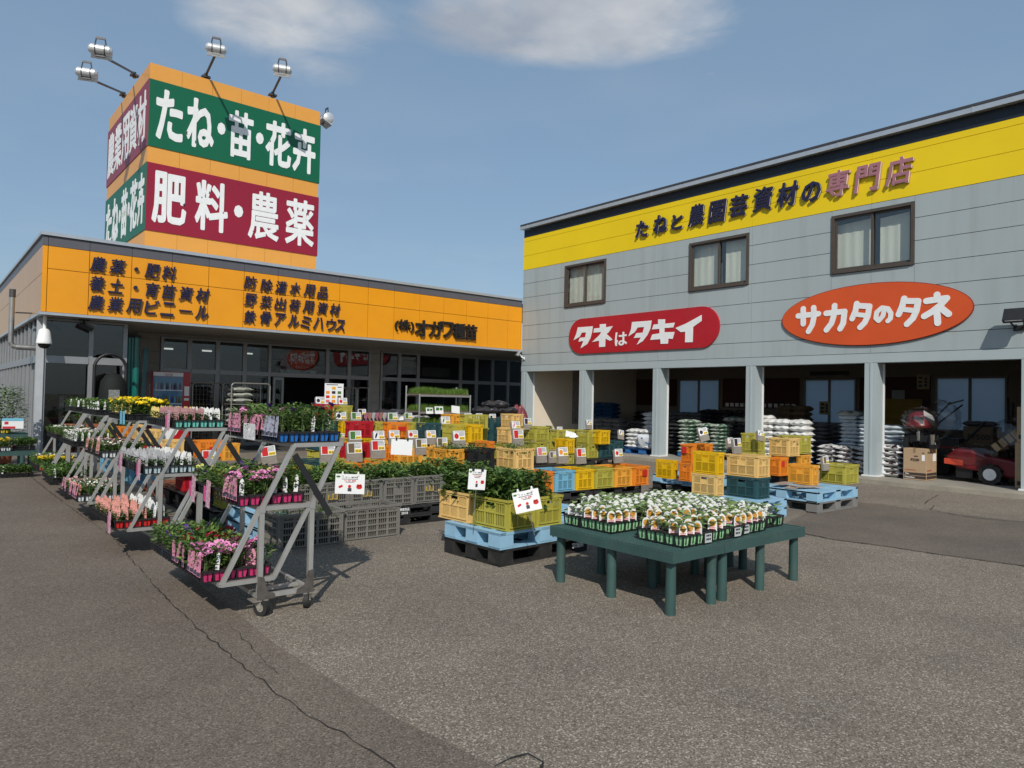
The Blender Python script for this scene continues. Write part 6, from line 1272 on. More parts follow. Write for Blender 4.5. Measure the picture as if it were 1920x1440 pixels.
# ------------------------------------------------------------------ roll cages with sacks
CAGE = mat('cage steel', (.30, .29, .265), .45, metal=.6, var=.2)
SK = {}
def sack_mesh(v, L=.58, W=.40, T=.11):
    rn = random.Random(v); mb = MB(); nx, ny = 14, 10; ph = [rn.uniform(0, 6) for _ in range(6)]
    def th(u, v_):
        e = (max(0, 1-abs(u)**5))**.6*(max(0, 1-abs(v_)**3.2))**.55
        return e*(1+.10*sin(3.1*u+ph[0])*cos(2.3*v_+ph[1])+.05*sin(9*u+ph[2]+3*v_))
    for s in (1, -1):
        vs = []
        for j in range(ny+1):
            for i in range(nx+1):
                u, v_ = 2*i/nx-1, 2*j/ny-1; w_ = 1-.06*abs(u)**3*(1+.4*sin(5*v_+ph[3]))
                vs.append((v_*W/2*w_, u*L/2*(1-.03*abs(v_)**2), T/2+s*T/2*th(u, v_)*(.95 if s < 0 else 1.0)+.012*sin(7*u+ph[4])*sin(4*v_+ph[5])*(1-abs(u)**4)*(s > 0)))
        q = [(j*(nx+1)+i, j*(nx+1)+i+1, (j+1)*(nx+1)+i+1, (j+1)*(nx+1)+i) for j in range(ny) for i in range(nx)]
        mb.add(vs, q if s < 0 else [f[::-1] for f in q], 0)
    for i in (-1, 1): mb.box(-W*.46, W*.46, i*L*.49-.012, i*L*.49+.012, T/2-.004, T/2+.004)
    me = bpy.data.meshes.new('sack'); me.from_pydata(mb.v, [], mb.f); me.materials.append(None); me.polygons.foreach_set('use_smooth', [True]*len(me.polygons)); me.update(); return me
def sackmat(name, col, pr=None, sc=5, amt=.5, rough=.35, bands=False):
    if name in MATS: return MATS[name]
    m = mat(name, col, rough, var=.1, scale=4, bump=.55, bscale=9, spec=.5); t = m.node_tree; b = t.nodes['Principled BSDF']
    if pr:
        L = t.links; src = b.inputs['Base Color'].links[0].from_socket; tc_ = t.nodes.new('ShaderNodeTexCoord'); mp = t.nodes.new('ShaderNodeMapping'); mp.inputs['Scale'].default_value = (sc, sc*.7, sc*3); L.new(tc_.outputs['Object'], mp.inputs[0])
        n = t.nodes.new('ShaderNodeTexNoise'); n.inputs['Scale'].default_value = 1; n.inputs['Detail'].default_value = 3; L.new(mp.outputs[0], n.inputs['Vector']); r = t.nodes.new('ShaderNodeValToRGB'); r.color_ramp.interpolation = 'CONSTANT'; r.color_ramp.elements[0].color = (0, 0, 0, 1); r.color_ramp.elements[1].color = (1, 1, 1, 1); r.color_ramp.elements[1].position = amt; L.new(n.outputs[0], r.inputs[0])
        mx = t.nodes.new('ShaderNodeMixRGB'); L.new(r.outputs[0], mx.inputs[0]); L.new(src, mx.inputs[1]); mx.inputs[2].default_value = pr+(1,); L.new(mx.outputs[0], b.inputs['Base Color'])
    return m
SKM = dict(white=sackmat('white sack film', (.66, .66, .64)), pale=sackmat('pale blue sack film', (.50, .56, .60), (.12, .18, .3), 4, .66), text=sackmat('white blue printed sack', (.60, .63, .66), (.08, .16, .36), 7, .60), dark=sackmat('black sack film', (.03, .03, .034), (.14, .14, .15), 6, .62), grey=sackmat('grey sack film', (.16, .165, .175), (.05, .05, .06), 5, .6), leafy=sackmat('white green printed sack', (.42, .46, .40), (.05, .13, .07), 9, .52), stripe=sackmat('black white striped sack', (.62, .61, .60), (.028, .012, .015), 4, .47), brown=sackmat('brown paper sack', (.17, .115, .065), None, rough=.8), blue=sackmat('blue sack film', (.02, .09, .22), (.01, .04, .10), 5, .55), clear=sackmat('silvery plastic sack', (.34, .35, .31), (.15, .16, .13), 6, .55, .2), net=sackmat('maroon net sack', (.17, .035, .045), (.35, .16, .16), 16, .58, .7))
_SMESH = [sack_mesh(i) for i in range(5)]
ORD = ['lowest', 'second lowest', 'third', 'fourth', 'fifth', 'sixth', 'seventh', 'eighth', 'ninth', 'tenth', 'eleventh', 'twelfth', 'thirteenth', 'fourteenth']
SN = [0]
def sack(x, y, z, col, label, group, rz=0, sc=(1, 1, 1), rx=0, ry=0):
    SN[0] += 1; o = bpy.data.objects.new('sack', _SMESH[SN[0] % 5]); COL.objects.link(o); o.location = (x, y, z); o.rotation_euler = (rx, ry, rz); o.scale = sc
    o.material_slots[0].link = 'OBJECT'; o.material_slots[0].material = SKM[col]; return tag(o, label, 'sack', group)
GSK = 'sacks stacked in the warehouse bays'
def stack(x, yl, yr, z0, ztop, col, desc, layers=None, depth=1, th=.10, top=None):
    """sacks piled between yl (left) and yr (right) with their ends to the front; each layer has as many as fit"""
    n = layers or max(2, int(round((ztop-z0)/th))); th = (ztop-z0)/n; wd = yl-yr; k = max(1, int(round(wd/.46))); rn = random.Random(desc)
    for i in range(n):
        for j in range(k):
            y = yr+wd*(j+.5)/k+rn.uniform(-.02, .02); c = top if (top and i == n-1) else col
            sack(x+.24+rn.uniform(-.03, .03), y, z0+th*i, c, ('topmost' if i == n-1 else ORD[i])+(' sack in the ' if k == 1 else (' right hand', ' left hand')[j] + ' sack in the ' if k == 2 else (' rightmost', ' middle', ' leftmost', ' far left')[min(j, 3)]+' sack in the ')+desc, GSK, pi/2*0+rn.uniform(-.06, .06)+pi/2*(i % 2 == 0 and k == 1)*0, (1.3, wd/k/.575*1.02, th/.11*1.16))
def ys(px, X): return atx(px, 820, X).y
def zt(px, py, X): return atx(px, py, X).z
def pstack(pl, pr, pt, X, z0, col, desc, **k): stack(X, ys(pl, X), ys(pr, X), z0, zt((pl+pr)/2, pt, X), col, desc, **k)
for X, y, lab in ((15.75, 13.05, 'under the sunlit white sacks'), (16.2, 10.9, 'under the green printed sacks'), (17.0, 8.2, 'under the grey sacks')):
    pallet('deep', X, y, .081, 1.1, 1.15 if y > 11 else 1.3, .14, 'deep blue pallet '+lab, 'blue pallets in the warehouse bays')
pstack(1172, 1217, 806, 15.8, .225, 'white', 'sunlit white pile', layers=5)
pstack(1203, 1237, 774, 16.8, .225, 'text', 'blue lettered white pile left of the second pillar', layers=8)
o = sack(15.75, ys(1209, 15.75), .42, 'text', 'white blue lettered sack propped upright beside the second pillar', GSK, .3, (1.1, .9, 1.5), 0, 1.25)
pstack(1107, 1146, 756, 18.6, .8, 'blue', 'dark blue pile deep in the second bay', layers=5); pstack(1104, 1149, 790, 18.4, .082, 'grey', 'grey pile underneath the dark blue one', layers=7)
pstack(1112, 1162, 785, 17.4, .082, 'grey', 'grey film pile in the second bay', layers=7); pstack(1170, 1206, 790, 18.6, .082, 'grey', 'shaded grey pile behind the white sacks', layers=7)
pstack(1186, 1212, 772, 20.0, .082, 'dark', 'black pile against the rear wall of the second bay', layers=9)
pstack(1241, 1272, 794, 16.6, .225, 'dark', 'black pile just right of the second pillar', layers=7); pstack(1270, 1301, 788, 16.25, .16, 'leafy', 'narrow green printed pile', layers=9); pstack(1302, 1357, 796, 16.25, .16, 'leafy', 'broad green printed pile', layers=9)
pstack(1355, 1402, 784, 16.6, .16, 'dark', 'black pile left of the third pillar', layers=9, top='clear'); pstack(1245, 1310, 774, 18.2, .082, 'grey', 'grey pile behind the green printed sacks', layers=10); pstack(1310, 1398, 770, 18.3, .082, 'dark', 'dark pile below the rear sliding window', layers=10)
pstack(1420, 1508, 788, 16.1, .10, 'white', 'broad white pile right of the third pillar', layers=8); sack(16.4, ys(1432, 16.4), zt(1432, 790, 16.2)-.0, 'white', 'single white sack slumped over the broad white pile', GSK, .4, (1.2, 1, 1.3), -.1)
pstack(1455, 1510, 762, 19.0, .62, 'brown', 'brown paper pile on the far pallet', layers=6); pstack(1452, 1512, 793, 19.1, .082, 'dark', 'dark pile under the brown paper sacks', layers=5)
pstack(1500, 1547, 794, 17.2, .22, 'grey', 'grey pile right of the white sacks', layers=9); pstack(1545, 1580, 796, 18.4, .70, 'grey', 'grey pile above the blue boxes', layers=3)
for i in range(3):
    m = MB(); m.box(0, .5, 0, .55, 0, .17); m.box(-.012, .0, .06, .49, .05, .14); tag(m.build('blue_box', PALM['deep'], None, (18.2, ys(1577, 18.2), .10+.19*i)), ('lowest', 'middle', 'topmost')[i]+' deep blue plastic box beside the tall pale sack pile', 'plastic box', 'deep blue boxes in the third bay')
pstack(1572, 1640, 780, 16.5, .55, 'pale', 'tall pale blue pile behind the fourth pillar', layers=9); sack(16.7, ys(1592, 16.6), zt(1592, 781, 16.5)+.0, 'clear', 'silvery sack lying on top of the tall pale blue pile', GSK, .2, (1.2, .95, 1.2))
pstack(1640, 1690, 798, 16.5, .55, 'pale', 'pale blue pile right of the fourth pillar', layers=6); pstack(1532, 1640, 838, 15.95, .082, 'stripe', 'black and white striped pile left of the fourth pillar', layers=6); pstack(1640, 1692, 836, 15.85, .082, 'stripe', 'black and white striped pile right of the fourth pillar', layers=6)
pstack(1640, 1690, 840, 16.6, .082, 'grey', 'grey pile hidden beneath the pale blue sacks', layers=5)
# cartons and machines in the last bay
KRAFT = mat('corrugated carton', (.40, .275, .165), .75, var=.06, scale=3, stretch=(1, 1, 4)); CINK = mat('carton ink', (.045, .03, .025), .7); CRED = mat('carton red ink', (.35, .07, .03), .7)
bx0 = 15.72; by1, by0 = ys(1694, bx0), ys(1737, bx0); bz = zt(1715, 841, bx0)-.08; dep = .55
t = thing('carton', 'brown carton printed F220 beside the striped sacks', 'carton', (bx0, by0, .082)); wv = by1-by0
m = MB(); m.box(0, dep, 0, wv, 0, bz); m.build('box', KRAFT, t, bevel=.006)
m = MB(); FX = lambda s, u0, u1, v0, v1, bo=.02: write(m, s, (-.001, wv*(1-u0), bz*v0), (0, -1, 0), (0, 0, 1), (-1, 0, 0), wv*(u1-u0), bz*(v1-v0), .002, bo)
FX('F220', .33, .70, .60, .685, .05); FX('▲▲', .82, .92, .84, .90, .02); m.box(-.003, -.001, wv*.36, wv*.53, bz*.74, bz*.775); m.build('lettering', CINK, t)
m = MB(); FX('HONDA', .08, .56, .295, .335, .03); m.build('lettering', CRED, t)
m = MB(); m.box(-.003, -.001, .0, wv*.96, bz*.155, bz*.235); m.box(-.003, -.001, .0, wv*.96, bz*.045, bz*.135); m.box(.03, dep-.02, -.003, -.001, bz*.155, bz*.235); m.box(.03, dep-.02, -.003, -.001, bz*.045, bz*.135); m.build('black_band', CINK, t)
m = MB(); FX2 = lambda s, u0, u1, v0, v1: write(m, s, (-.0032, wv*(1-u0), bz*v0), (0, -1, 0), (0, 0, 1), (-1, 0, 0), wv*(u1-u0), bz*(v1-v0), .002, .02); FX2('Tiller', .08, .27, .175, .215); FX2('Motoculteur', .08, .52, .065, .115); m.build('lettering', CARD, t)
m = MB(); m.box(-.004, -.001, wv*.06, wv*.19, bz*.62, bz*.81); m.box(dep*.62, dep*.92, -.004, -.001, bz*.60, bz*.84); m.build('paper_label', CARD, t)
m = MB(); write(m, 'F220', (dep*.12, -.001, bz*.85), (1, 0, 0), (0, 0, 1), (0, -1, 0), dep*.36, bz*.06, .002, .04); m.build('lettering', CINK, t)
m = MB(); write(m, 'HONDA', (dep*.10, -.001, bz*.29), (1, 0, 0), (0, 0, 1), (0, -1, 0), dep*.4, bz*.05, .002, .03); m.build('lettering', CRED, t)
m = MB(); m.box(-.0025, -.001, wv*.46, wv*.56, bz*.86, bz*1.0); m.box(-.0, dep, wv*.46, wv*.56, bz+.0005, bz+.002); m.build('tape', mat('brown tape', (.25, .17, .09), .3), t)
FILM = glass('clear plastic film', (.88, .88, .88), .06, .22); MRED = mat('machine red', (.15, .008, .012), .4, coat=.15, var=.25); MBLK = mat('machine black', (.014, .014, .015), .35, var=.3); CHR = mat('chrome', (.6, .6, .6), .15, metal=1)
t = thing('tiller', 'small red tiller wrapped in clear plastic on top of the F220 carton', 'tiller', (bx0+.28, (by0+by1)/2-.02, .082+bz))
m = MB(); m.lathe((0, .05, .42), [(.0, 0), (.24, .01), (.26, .05), (.22, .14), (.20, .26), (.10, .33), (0, .34)], 16); m.build('engine_cover', MRED, t, smooth=True)
m = MB(); m.cbox((-.1, .0, .58), (.22, .20, .14)); m.cbox((.02, -.02, .66), (.3, .32, .10)); m.cyl((0, -.18, .55), (.0, -.28, .55), .10, n=14); m.build('air_box', MBLK, t)
m = MB(); m.cyl((0, 0, .08), (0, 0, .42), .05); m.cbox((0, 0, .2), (.2, .5, .14)); m.cbox((0, .25, .12), (.28, .1, .22)); m.cbox((0, -.25, .12), (.28, .1, .22))
for k in (-.3, -.14, .14, .3):
    for a in range(4): m.bar((0, k, .14), (cos(a*pi/2+k)*.15, k, .14+sin(a*pi/2+k)*.14), .02, .05)
m.build('tines', MBLK, t); m = MB(); m.cyl((-.09, .02, .16), (-.09, .02, .36), .035); m.cyl((-.1, -.26, .1), (-.13, -.26, .3), .05); m.build('gear_case', CHR, t)
rn = random.Random(5)
def film(t, c, rx, ry, rz_, seed, n=12):
    rn = random.Random(seed); mb = MB(); vs = []; fs = []; k = 8
    for j in range(k+1):
        th_ = pi*j/k
        for i in range(n): a = 2*pi*i/n; q = 1+rn.uniform(-.14, .10); vs.append((c[0]+rx*sin(th_)*cos(a)*q, c[1]+ry*sin(th_)*sin(a)*q, c[2]+rz_*cos(th_)*q))
    for j in range(k): fs += [(j*n+i, j*n+(i+1) % n, (j+1)*n+(i+1) % n, (j+1)*n+i) for i in range(n)]
    mb.add(vs, fs); return mb.build('plastic_wrap', FILM, t)
film(t, (0, .02, .58), .33, .36, .27, 3)
t = thing('bagged_handlebar', 'folded handlebar bagged in clear plastic behind the small red tiller', 'handlebar', (17.2, ys(1755, 17.2), .95)); m = MB(); m.tube([(-.1, .3, -.1), (0, .1, .3), (.1, -.25, .75)], .018); m.tube([(.2, .25, -.1), (.2, 0, .3), (.2, -.45, .70)], .018); m.bar((.1, -.25, .72), (.1, -.5, .80), .03); m.cyl((0, .3, .1), (0, .35, -.75), .03); m.build('handle', MBLK, t)
film(t, (.08, -.05, .38), .26, .42, .42, 8)
# big red tiller with white wheel
TX = 16.2; ty = ys(1857, TX)
t = thing('tiller', 'large dark red tiller under plastic with one white wheel on the bay floor', 'tiller', (TX+.1, ty, .082))
m = MB(); prof = [(.82, .36), (.80, .52), (.66, .66), (.35, .66), (.1, .56), (-.3, .50), (-.62, .40), (-.66, .18), (-.3, .14), (.3, .24), (.6, .28)]
m.prism([(-.02, y, z) for y, z in prof], (.42, 0, 0)); m.build('hood', MRED, t, bevel=.05)
m = MB(); m.prism([(-.035, y, z) for y, z in ((.84, .35), (.84, .46), (.50, .44), (.50, .33))], (.45, 0, 0)); m.build('bumper', mat('orange red plate', (.5, .06, .03), .4), t)
m = MB()
for x in (-.06, .42): m.cyl((x-.07, .0, .20), (x+.07, .0, .20), .20, n=20)
for x in (-.06, .42):
    for a in range(10): m.bar((x-.08, cos(a*pi/5)*.19, .2+sin(a*pi/5)*.19), (x+.08, cos(a*pi/5+.3)*.20, .2+sin(a*pi/5+.3)*.20), .05, .03)
m.cbox((.2, .5, .2), (.3, .3, .24)); m.build('tyre', MBLK, t)
m = MB(); m.cyl((-.142, .0, .20), (-.12, .0, .20), .115, n=20); m.cyl((-.16, 0, .2), (-.142, 0, .2), .035, n=12); m.build('wheel_rim', WPL, t)
m = MB(); m.bar((.2, .1, .6), (.3, -.55, 1.15), .16, .12); m.bar((.1, .05, .58), (.1, -.6, 1.2), .03); m.bar((.4, .05, .58), (.4, -.6, 1.2), .03); m.bar((.05, -.6, 1.2), (.45, -.6, 1.2), .03); m.build('handle_column', MBLK, t)
m = MB()
for s in (.25, .42, .58, .72): p = V3((.2, .1, .6)).lerp(V3((.3, -.55, 1.15)), s); m.cbox(p, (.42, .10, .16), rx=-.7)
m.build('tape_band', mat('tan tape', (.30, .22, .12), .4), t); film(t, (.2, .35, .52), .36, .55, .26, 11); film(t, (.25, -.3, .95), .34, .42, .36, 13)
t = thing('tiller', 'dark tiller in the shade between the carton and the red tiller', 'tiller', (17.6, ys(1795, 17.6), .082)); m = MB(); m.cbox((0, 0, .45), (.5, .7, .3)); m.cbox((0, .1, .7), (.4, .4, .25)); m.bar((0, -.1, .7), (.1, -.5, 1.2), .05); m.build('engine', MBLK, t, bevel=.03); m = MB(); m.cbox((0, .05, .63), (.45, .55, .05)); m.build('hood', MRED, t)
m = MB()
for k in (-.25, .25): m.cyl((-.2, k, .17), (.2, k, .17), .17, n=16)
m.build('tyre', MBLK, t)
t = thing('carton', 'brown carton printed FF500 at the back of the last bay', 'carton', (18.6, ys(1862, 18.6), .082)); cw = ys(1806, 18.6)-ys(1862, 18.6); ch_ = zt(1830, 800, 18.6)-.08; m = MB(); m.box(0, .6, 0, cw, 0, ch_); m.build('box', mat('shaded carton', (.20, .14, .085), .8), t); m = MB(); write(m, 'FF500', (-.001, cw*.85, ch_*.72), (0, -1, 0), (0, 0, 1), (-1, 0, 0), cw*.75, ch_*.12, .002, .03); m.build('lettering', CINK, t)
sack(18.9, ys(1832, 18.7), .082+ch_, 'grey', 'slumped grey sack on the FF500 carton', GSK, .2, (1.1, 1.2, 1.1))
for k, (z0, z1) in enumerate(((.082, .95), (.955, 1.62))):
    y0 = ys(1925, 16.0); t = thing('carton', ('lower', 'upper')[k]+' plain brown carton at the right edge of the last bay', 'carton', (15.95, y0, z0)); w_ = ys(1905 if k == 0 else 1908, 16.0)-y0; m = MB(); m.box(0, .6, 0, w_, 0, z1-z0); m.build('box', KRAFT, t); m = MB(); m.box(-.003, -.001, w_*.2, w_*.8, .06, .14); m.build('black_band', CINK, t)
m = MB(); YS = mat('mustard corrugated sheet', (.16, .105, .012), .6)
yl, yr = ys(1650, 19.4), ys(1728, 19.4)
for k in range(4): z = .9+.2*k; m.prism([(0, yr, z), (-.05, yr, z+.1), (0, yr, z+.2), (.03, yr, z+.2), (.03, yr, z)], (0, yl-yr, 0))
tag(m.build('sheet_stack', YS, None, (19.4, 0, .08)), 'mustard corrugated sheets leaning behind the red tiller', 'sheets')
for k in range(4): m = MB(); m.cyl((0, 0, 0), (.08, .06-.04*k, 1.75-.1*k), .025, n=8); tag(m.build('pole', BLACK, None, (19.6, ys(1893, 19.6)-.06*k, .08), smooth=True), 'dark pole standing in the corner of the last bay', 'pole', 'dark poles in the corner of the last bay')
# dark red boards and notices on the rear wall
BRD = mat('dark maroon board', (.055, .008, .008), .6); 
for a, b, lab in ((1193, 1268, 'dark maroon board on the rear wall seen in the second bay'), (1355, 1418, 'dark maroon board with a row of papers right of the first rear window'), (1424, 1498, 'dark maroon board with small papers left of the second rear window'), (1612, 1744, 'long dark maroon board between the second and third rear windows')):
    y1, y0 = ys(a, XI), ys(b, XI); m = MB(); m.box(XI-.04, XI-.001, y0, y1, 1.45, 2.42); o = m.build('notice_board', BRD); tag(o, lab, 'notice board', 'maroon boards on the rear wall')
    if b in (1418, 1498):
        m = MB()
        for k in range(6): yy_ = y1-.12-k*(y1-y0-.15)/6; m.box(XI-.048, XI-.041, yy_-.13, yy_, 1.48, 1.60)
        m.build('papers', CARD, o)
for px, py, lab in ((1546, 765, 'cream notice with brush writing taped to the second rear window'), (1731, 716, 'cream notice with brush writing on the board by the third rear window')):
    c = atx(px, py, XI-.06); m = MB(); m.box(0, .006, -.16, .16, -.2, .2); o = m.build('notice', mat('cream paper', (.40, .34, .2), .7), None, (c.x, c.y, c.z)); tag(o, lab, 'notice', 'cream notices in the warehouse'); m = MB()
    for k in range(3): m.box(-.003, -.001, .02, .12, .08-.11*k, .14-.11*k); m.box(-.003, -.001, -.10, -.03, .05-.09*k, .12-.09*k)
    m.build('print', TXT, o)
c = atx(1554, 700, XI-.03); m = MB(); m.box(0, .02, -.6, .6, -.06, .06); tag(m.build('name_plate', MBLK, None, tuple(c)), 'black strip sign above the second rear window', 'sign')
c = atx(1684, 745, XI-.06); m = MB(); m.box(0, .006, -.17, .17, -.2, .2); tag(m.build('notice', mat('pale paper', (.3, .33, .33), .7), None, tuple(c)), 'pale sheet pinned low on the long maroon board', 'notice')
# hanging banner on the sunlit side wall
c = aty(1084, 740, 17.9); m = MB(); m.box(-.26, .26, 0, .01, -.98, 1.02); t = m.build('hanging_banner', mat('grey root print', (.24, .23, .21), .7, var=.6, scale=9, stretch=(3, 1, .6)), None, (c.x, 17.92, 1.72)); tag(t, 'tall grey banner with a dark red lettered strip inside the first bay', 'banner')
m = MB(); m.box(.02, .22, -.006, -.001, -.35, 1.0); s_ = m.build('strip', mat('dark red strip', (.2, .012, .025), .6), t)
m = MB()
for k, ch in enumerate('メロンイネらせん'[:6]): write(m, ch, (.05, -.0065, .80-.2*k), (1, 0, 0), (0, 0, 1), (0, -1, 0), .13, .14, .002, .02)
m.build('lettering', mat('pinkish letters', (.45, .12, .14), .6), s_)
# ------------------------------------------------------------------ along the store front
def cage(px0, px1, pt, Y, label, shelves=(.9,)):
    a, b = aty(px0, 740, Y).x, aty(px1, 740, Y).x; h = aty((px0+px1)/2, pt, Y).z; t = thing('roll_cage', label, 'roll cage', (a, Y, 0), 0, 'steel roll cages by the store front'); W = b-a; m = MB()
    for y in (0, .7):
        for x in (0, W): m.cyl((x, y, .1), (x, y, h-.06), .018, n=8)
        m.tube([(0, y, h-.06), (.04, y, h-.01), (.1, y, h), (W-.1, y, h), (W-.04, y, h-.01), (W, y, h-.06)], .018, 8)
    m.build('frame', CAGE, t); m = MB(); n = int(W/.09)
    for i in range(1, n): m.cyl((W*i/n, .7, .15), (W*i/n, .7, h), .006, n=5)
    for k in range(1, 12): m.cyl((0, .7, .15+(h-.2)*k/12), (W, .7, .15+(h-.2)*k/12), .005, n=5)
    m.build('mesh_panel', CAGE, t); m = MB()
    for z in shelves: m.box(.02, W-.02, .02, .68, z-.02, z); m.bar((0, 0, z-.01), (W, 0, z-.01), .03)
    m.build('shelf', CAGE, t)
    for x in (.08, W-.08): w_ = MB(); w_.cyl((x-.02, .1, .06), (x+.02, .1, .06), .06, n=12); w_.build('wheel', BLACK, t)
    return a, W, h
cage(361, 417, 718, 20.3, 'empty mesh roll cage beside the vending machine', (.2,)); a, W, h = cage(434, 506, 719, 19.3, 'roll cage stacked with silvery sacks left of the store door', (.72, 1.28)); cage(640, 668, 727, 20.2, 'narrow roll cage in front of the window right of the door', (.2,)); cage(670, 691, 727, 20.2, 'narrower roll cage at the pier right of the door', (.2,))
GCS = 'silvery sacks in the roll cage'
for i in range(3): sack(a+W*.30, 19.62, 1.29+.15*i, 'clear', ('lowest', 'middle', 'topmost')[i]+' silvery sack on the upper left of the roll cage', GCS, .05*i, (1.5, 1, 1.35))
for i in range(3): sack(a+W*.30, 19.62, .74+.15*i, 'clear', ('lowest', 'middle', 'topmost')[i]+' silvery sack on the lower left of the roll cage', GCS, .05, (1.5, 1, 1.3))
for i in range(2): sack(a+W*.76, 19.62, .9+.15*i, 'clear', ('lower', 'upper')[i]+' silvery sack on the right of the roll cage', GCS, -.05, (1.3, 1, 1.3))
sack(a+W*.45, 19.0, .52, 'clear', 'big crumpled silvery sack heaped before the roll cage', GCS, 1.4, (2.0, 1.6, 3.4)); sack(aty(374, 770, 20.2).x+.25, 20.25, .65, 'brown', 'brown sack slumped in the empty mesh roll cage', GCS, .3, (1.2, 1, 2.0))
m = MB(); m.cbox((0, 0, 0), (.30, .01, .22)); t = m.build('price_sign', CARD, None, (a+W*.82, 19.26, 1.05-.22)); tag(t, 'white price sign hooked on the roll cage', 'price sign'); q = MB(); write(q, '¥398', (-.11, -.006, -.03), (1, 0, 0), (0, 0, 1), (0, -1, 0), .22, .10, .003, .02); q.build('lettering', TXT, t)
c = atd(555, 768, 14.5); sack(c.x, c.y+.3, c.z-.14, 'stripe', 'white and red sack lying flat before the doorway', 'bags on the ground by the store front', 1.3, (1.3, 1.0, 1.2))
# pale green and white bags near the rack, black sacks and net at the corner
for k, (px, py, Y, col, sx_, lab) in enumerate(((740, 771, 17.0, 'dark', 1.6, 'dark grey bag behind the packet stand'), (790, 768, 17.6, 'dark', 1.7, 'dark grey bag behind the rice rack post'), (752, 780, 16.2, 'clear', 1.5, 'pale green bag on top of its small pile'), (785, 783, 16.0, 'white', 1.7, 'white printed bag behind the rice rack'))):
    c = aty(px, py, Y); sack(c.x, Y+.25, c.z-.17, col, lab, 'bags piled near the rice rack', 1.5, (1.3, sx_, 1.9))
for i in range(4): c = aty(752, 780, 16.2); sack(c.x, 16.45, c.z-.17-.17*(i+1), 'clear', ('second', 'third', 'fourth', 'lowest')[i]+' pale green bag down its small pile', 'bags piled near the rice rack', 1.5, (1.3, 1.45, 1.7))
for k, (px, py) in enumerate(((914, 770), (950, 770), (932, 759), (905, 784), (945, 786))):
    c = aty(px, py, 17.3); sack(c.x, 17.4+.1*(k > 2), c.z-.12, 'dark', ('left', 'right', 'top', 'bottom left', 'bottom right')[k]+' black plastic sack in the heap at the building corner', 'black sacks heaped at the corner', 1.5, (1.2, 1.45, 2.2))
c = aty(974, 775, 17.3); sack(c.x, 17.35, .45, 'net', 'maroon net sack leaning at the warehouse corner', 'bags on the ground by the store front', 0, (1.1, .95, 8.0)); c = aty(965, 792, 16.6); sack(c.x, 16.6, c.z-.12, 'white', 'white bag lying below the maroon net sack', 'bags on the ground by the store front', 1.2, (1.2, 1, 1.2))
# packet stand
t = thing('packet_stand', 'black wire stand of pink seed packets beyond the red crate', 'seed stand', tuple(atd(708, 787, 14.6)), .0, None); m = MB(); w_ = 56*14.6/FPX*1.1; m.bar((-w_*.5, 0, .10), (w_*.5, .0, .10), .02); m.bar((-w_*.5, -.1, -.12), (w_*.5, -.1, -.12), .02)
for k in range(9): x = -w_*.5+w_*k/8; m.bar((x, 0, .10), (x+.03, -.1, -.12), .022)
m.bar((-w_*.45, .05, -1.0), (-w_*.45, .05, .1), .03); m.bar((w_*.45, .05, -1.0), (w_*.45, .05, .1), .03); m.build('frame', BLACK, t)
for k in range(8):
    x = -w_*.5+w_*(k+.5)/8; q = MB(); q.cbox((x, -.03, .03), (w_/8*.8, .012, .24), rx=.4); q.build('seed_packet', (TAGC['pinkp'], TAGC['salmon'], TAGC['white'])[k % 3], t)
# paper bits on the far olive crate, hanging shop sign and boxes behind the glass
for k, (px, py) in enumerate(((1066, 810), (1074, 812))): c = atd(px, py, 16.1); m = MB(); m.poly([(-.1, 0, 0), (.05, -.05, .0), (.12, .02, .09), (-.04, .04, .14)]); m.poly([(.0, 0, 0), (.14, -.05, .02), (.1, .05, .08)]); tag(m.build('paper_scrap', CARD, None, (c.x, c.y, c.z-.1)), 'crumpled white paper on the far olive crate', 'paper scrap', 'crumpled papers on the far olive crate')
ba, bb = wx(527), wx(594); z0, z1 = aty(527, 699, YW).z, aty(527, 661, YW).z
t = thing('window_poster', 'red and white poster about a three year guarantee behind the glass over the door', 'poster', (ba, YW+.03, z0)); pw, ph_ = bb-ba, z1-z0; POSR = mat('poster red', (.36, .012, .03), .5)
m = MB(); m.box(0, pw, 0, .01, ph_*.18, ph_); m.build('sheet', POSR, t); m = MB(); m.box(0, pw, .0, .01, 0, ph_*.179); m.build('footer', CARD, t)
m = MB()
def pw_(s, u0, u1, v0, v1, bo): write(m, s, (pw*u0, -.001, ph_*v0), (1, 0, 0), (0, 0, 1), (0, -1, 0), pw*(u1-u0), ph_*(v1-v0), .003, bo)
pw_('クリーンハウス', .40, .90, .78, .93, .03); pw_('3年補償', .40, .96, .47, .73, .035); pw_('取扱店です。', .40, .80, .26, .41, .03); m.build('lettering', CARD, t)
m = MB(); pw_('オガワ種苗', .54, .82, .03, .15, .01); m.build('lettering', TXT, t)
c = aty(818, 698, YW+1.2); m = MB(); m.box(-.62, .62, 0, .05, -.17, .17); t = m.build('hanging_sign', mat('dim sign face', (.26, .25, .21), .6), None, (c.x, c.y, c.z)); tag(t, 'blank pale sign hanging from rods behind the right hand windows', 'sign'); m = MB(); m.cyl((-.2, .02, .17), (-.2, .02, 3.15-c.z), .01); m.cyl((.12, .02, .17), (.12, .02, 3.15-c.z), .01); m.build('rod', ALU, t)
for k, (p0, p1, pt) in enumerate(((303, 314, 668), (316, 338, 664), (338, 349, 662), (355, 366, 664))):
    y = YW+.6; x0, x1 = aty(p0, 680, y).x, aty(p1, 680, y).x; zb = 2.19; z1 = aty(p0, pt, y).z; m = MB(); m.box(x0, x1, y, y+.4, zb, z1); tag(m.build('stored_box', mat('stored carton', (.26, .18, .11), .8), None), ('small', 'widest', 'tall', 'last')[k]+' brown box on the high shelf behind the store window', 'box', 'boxes on the shelf behind the store window')
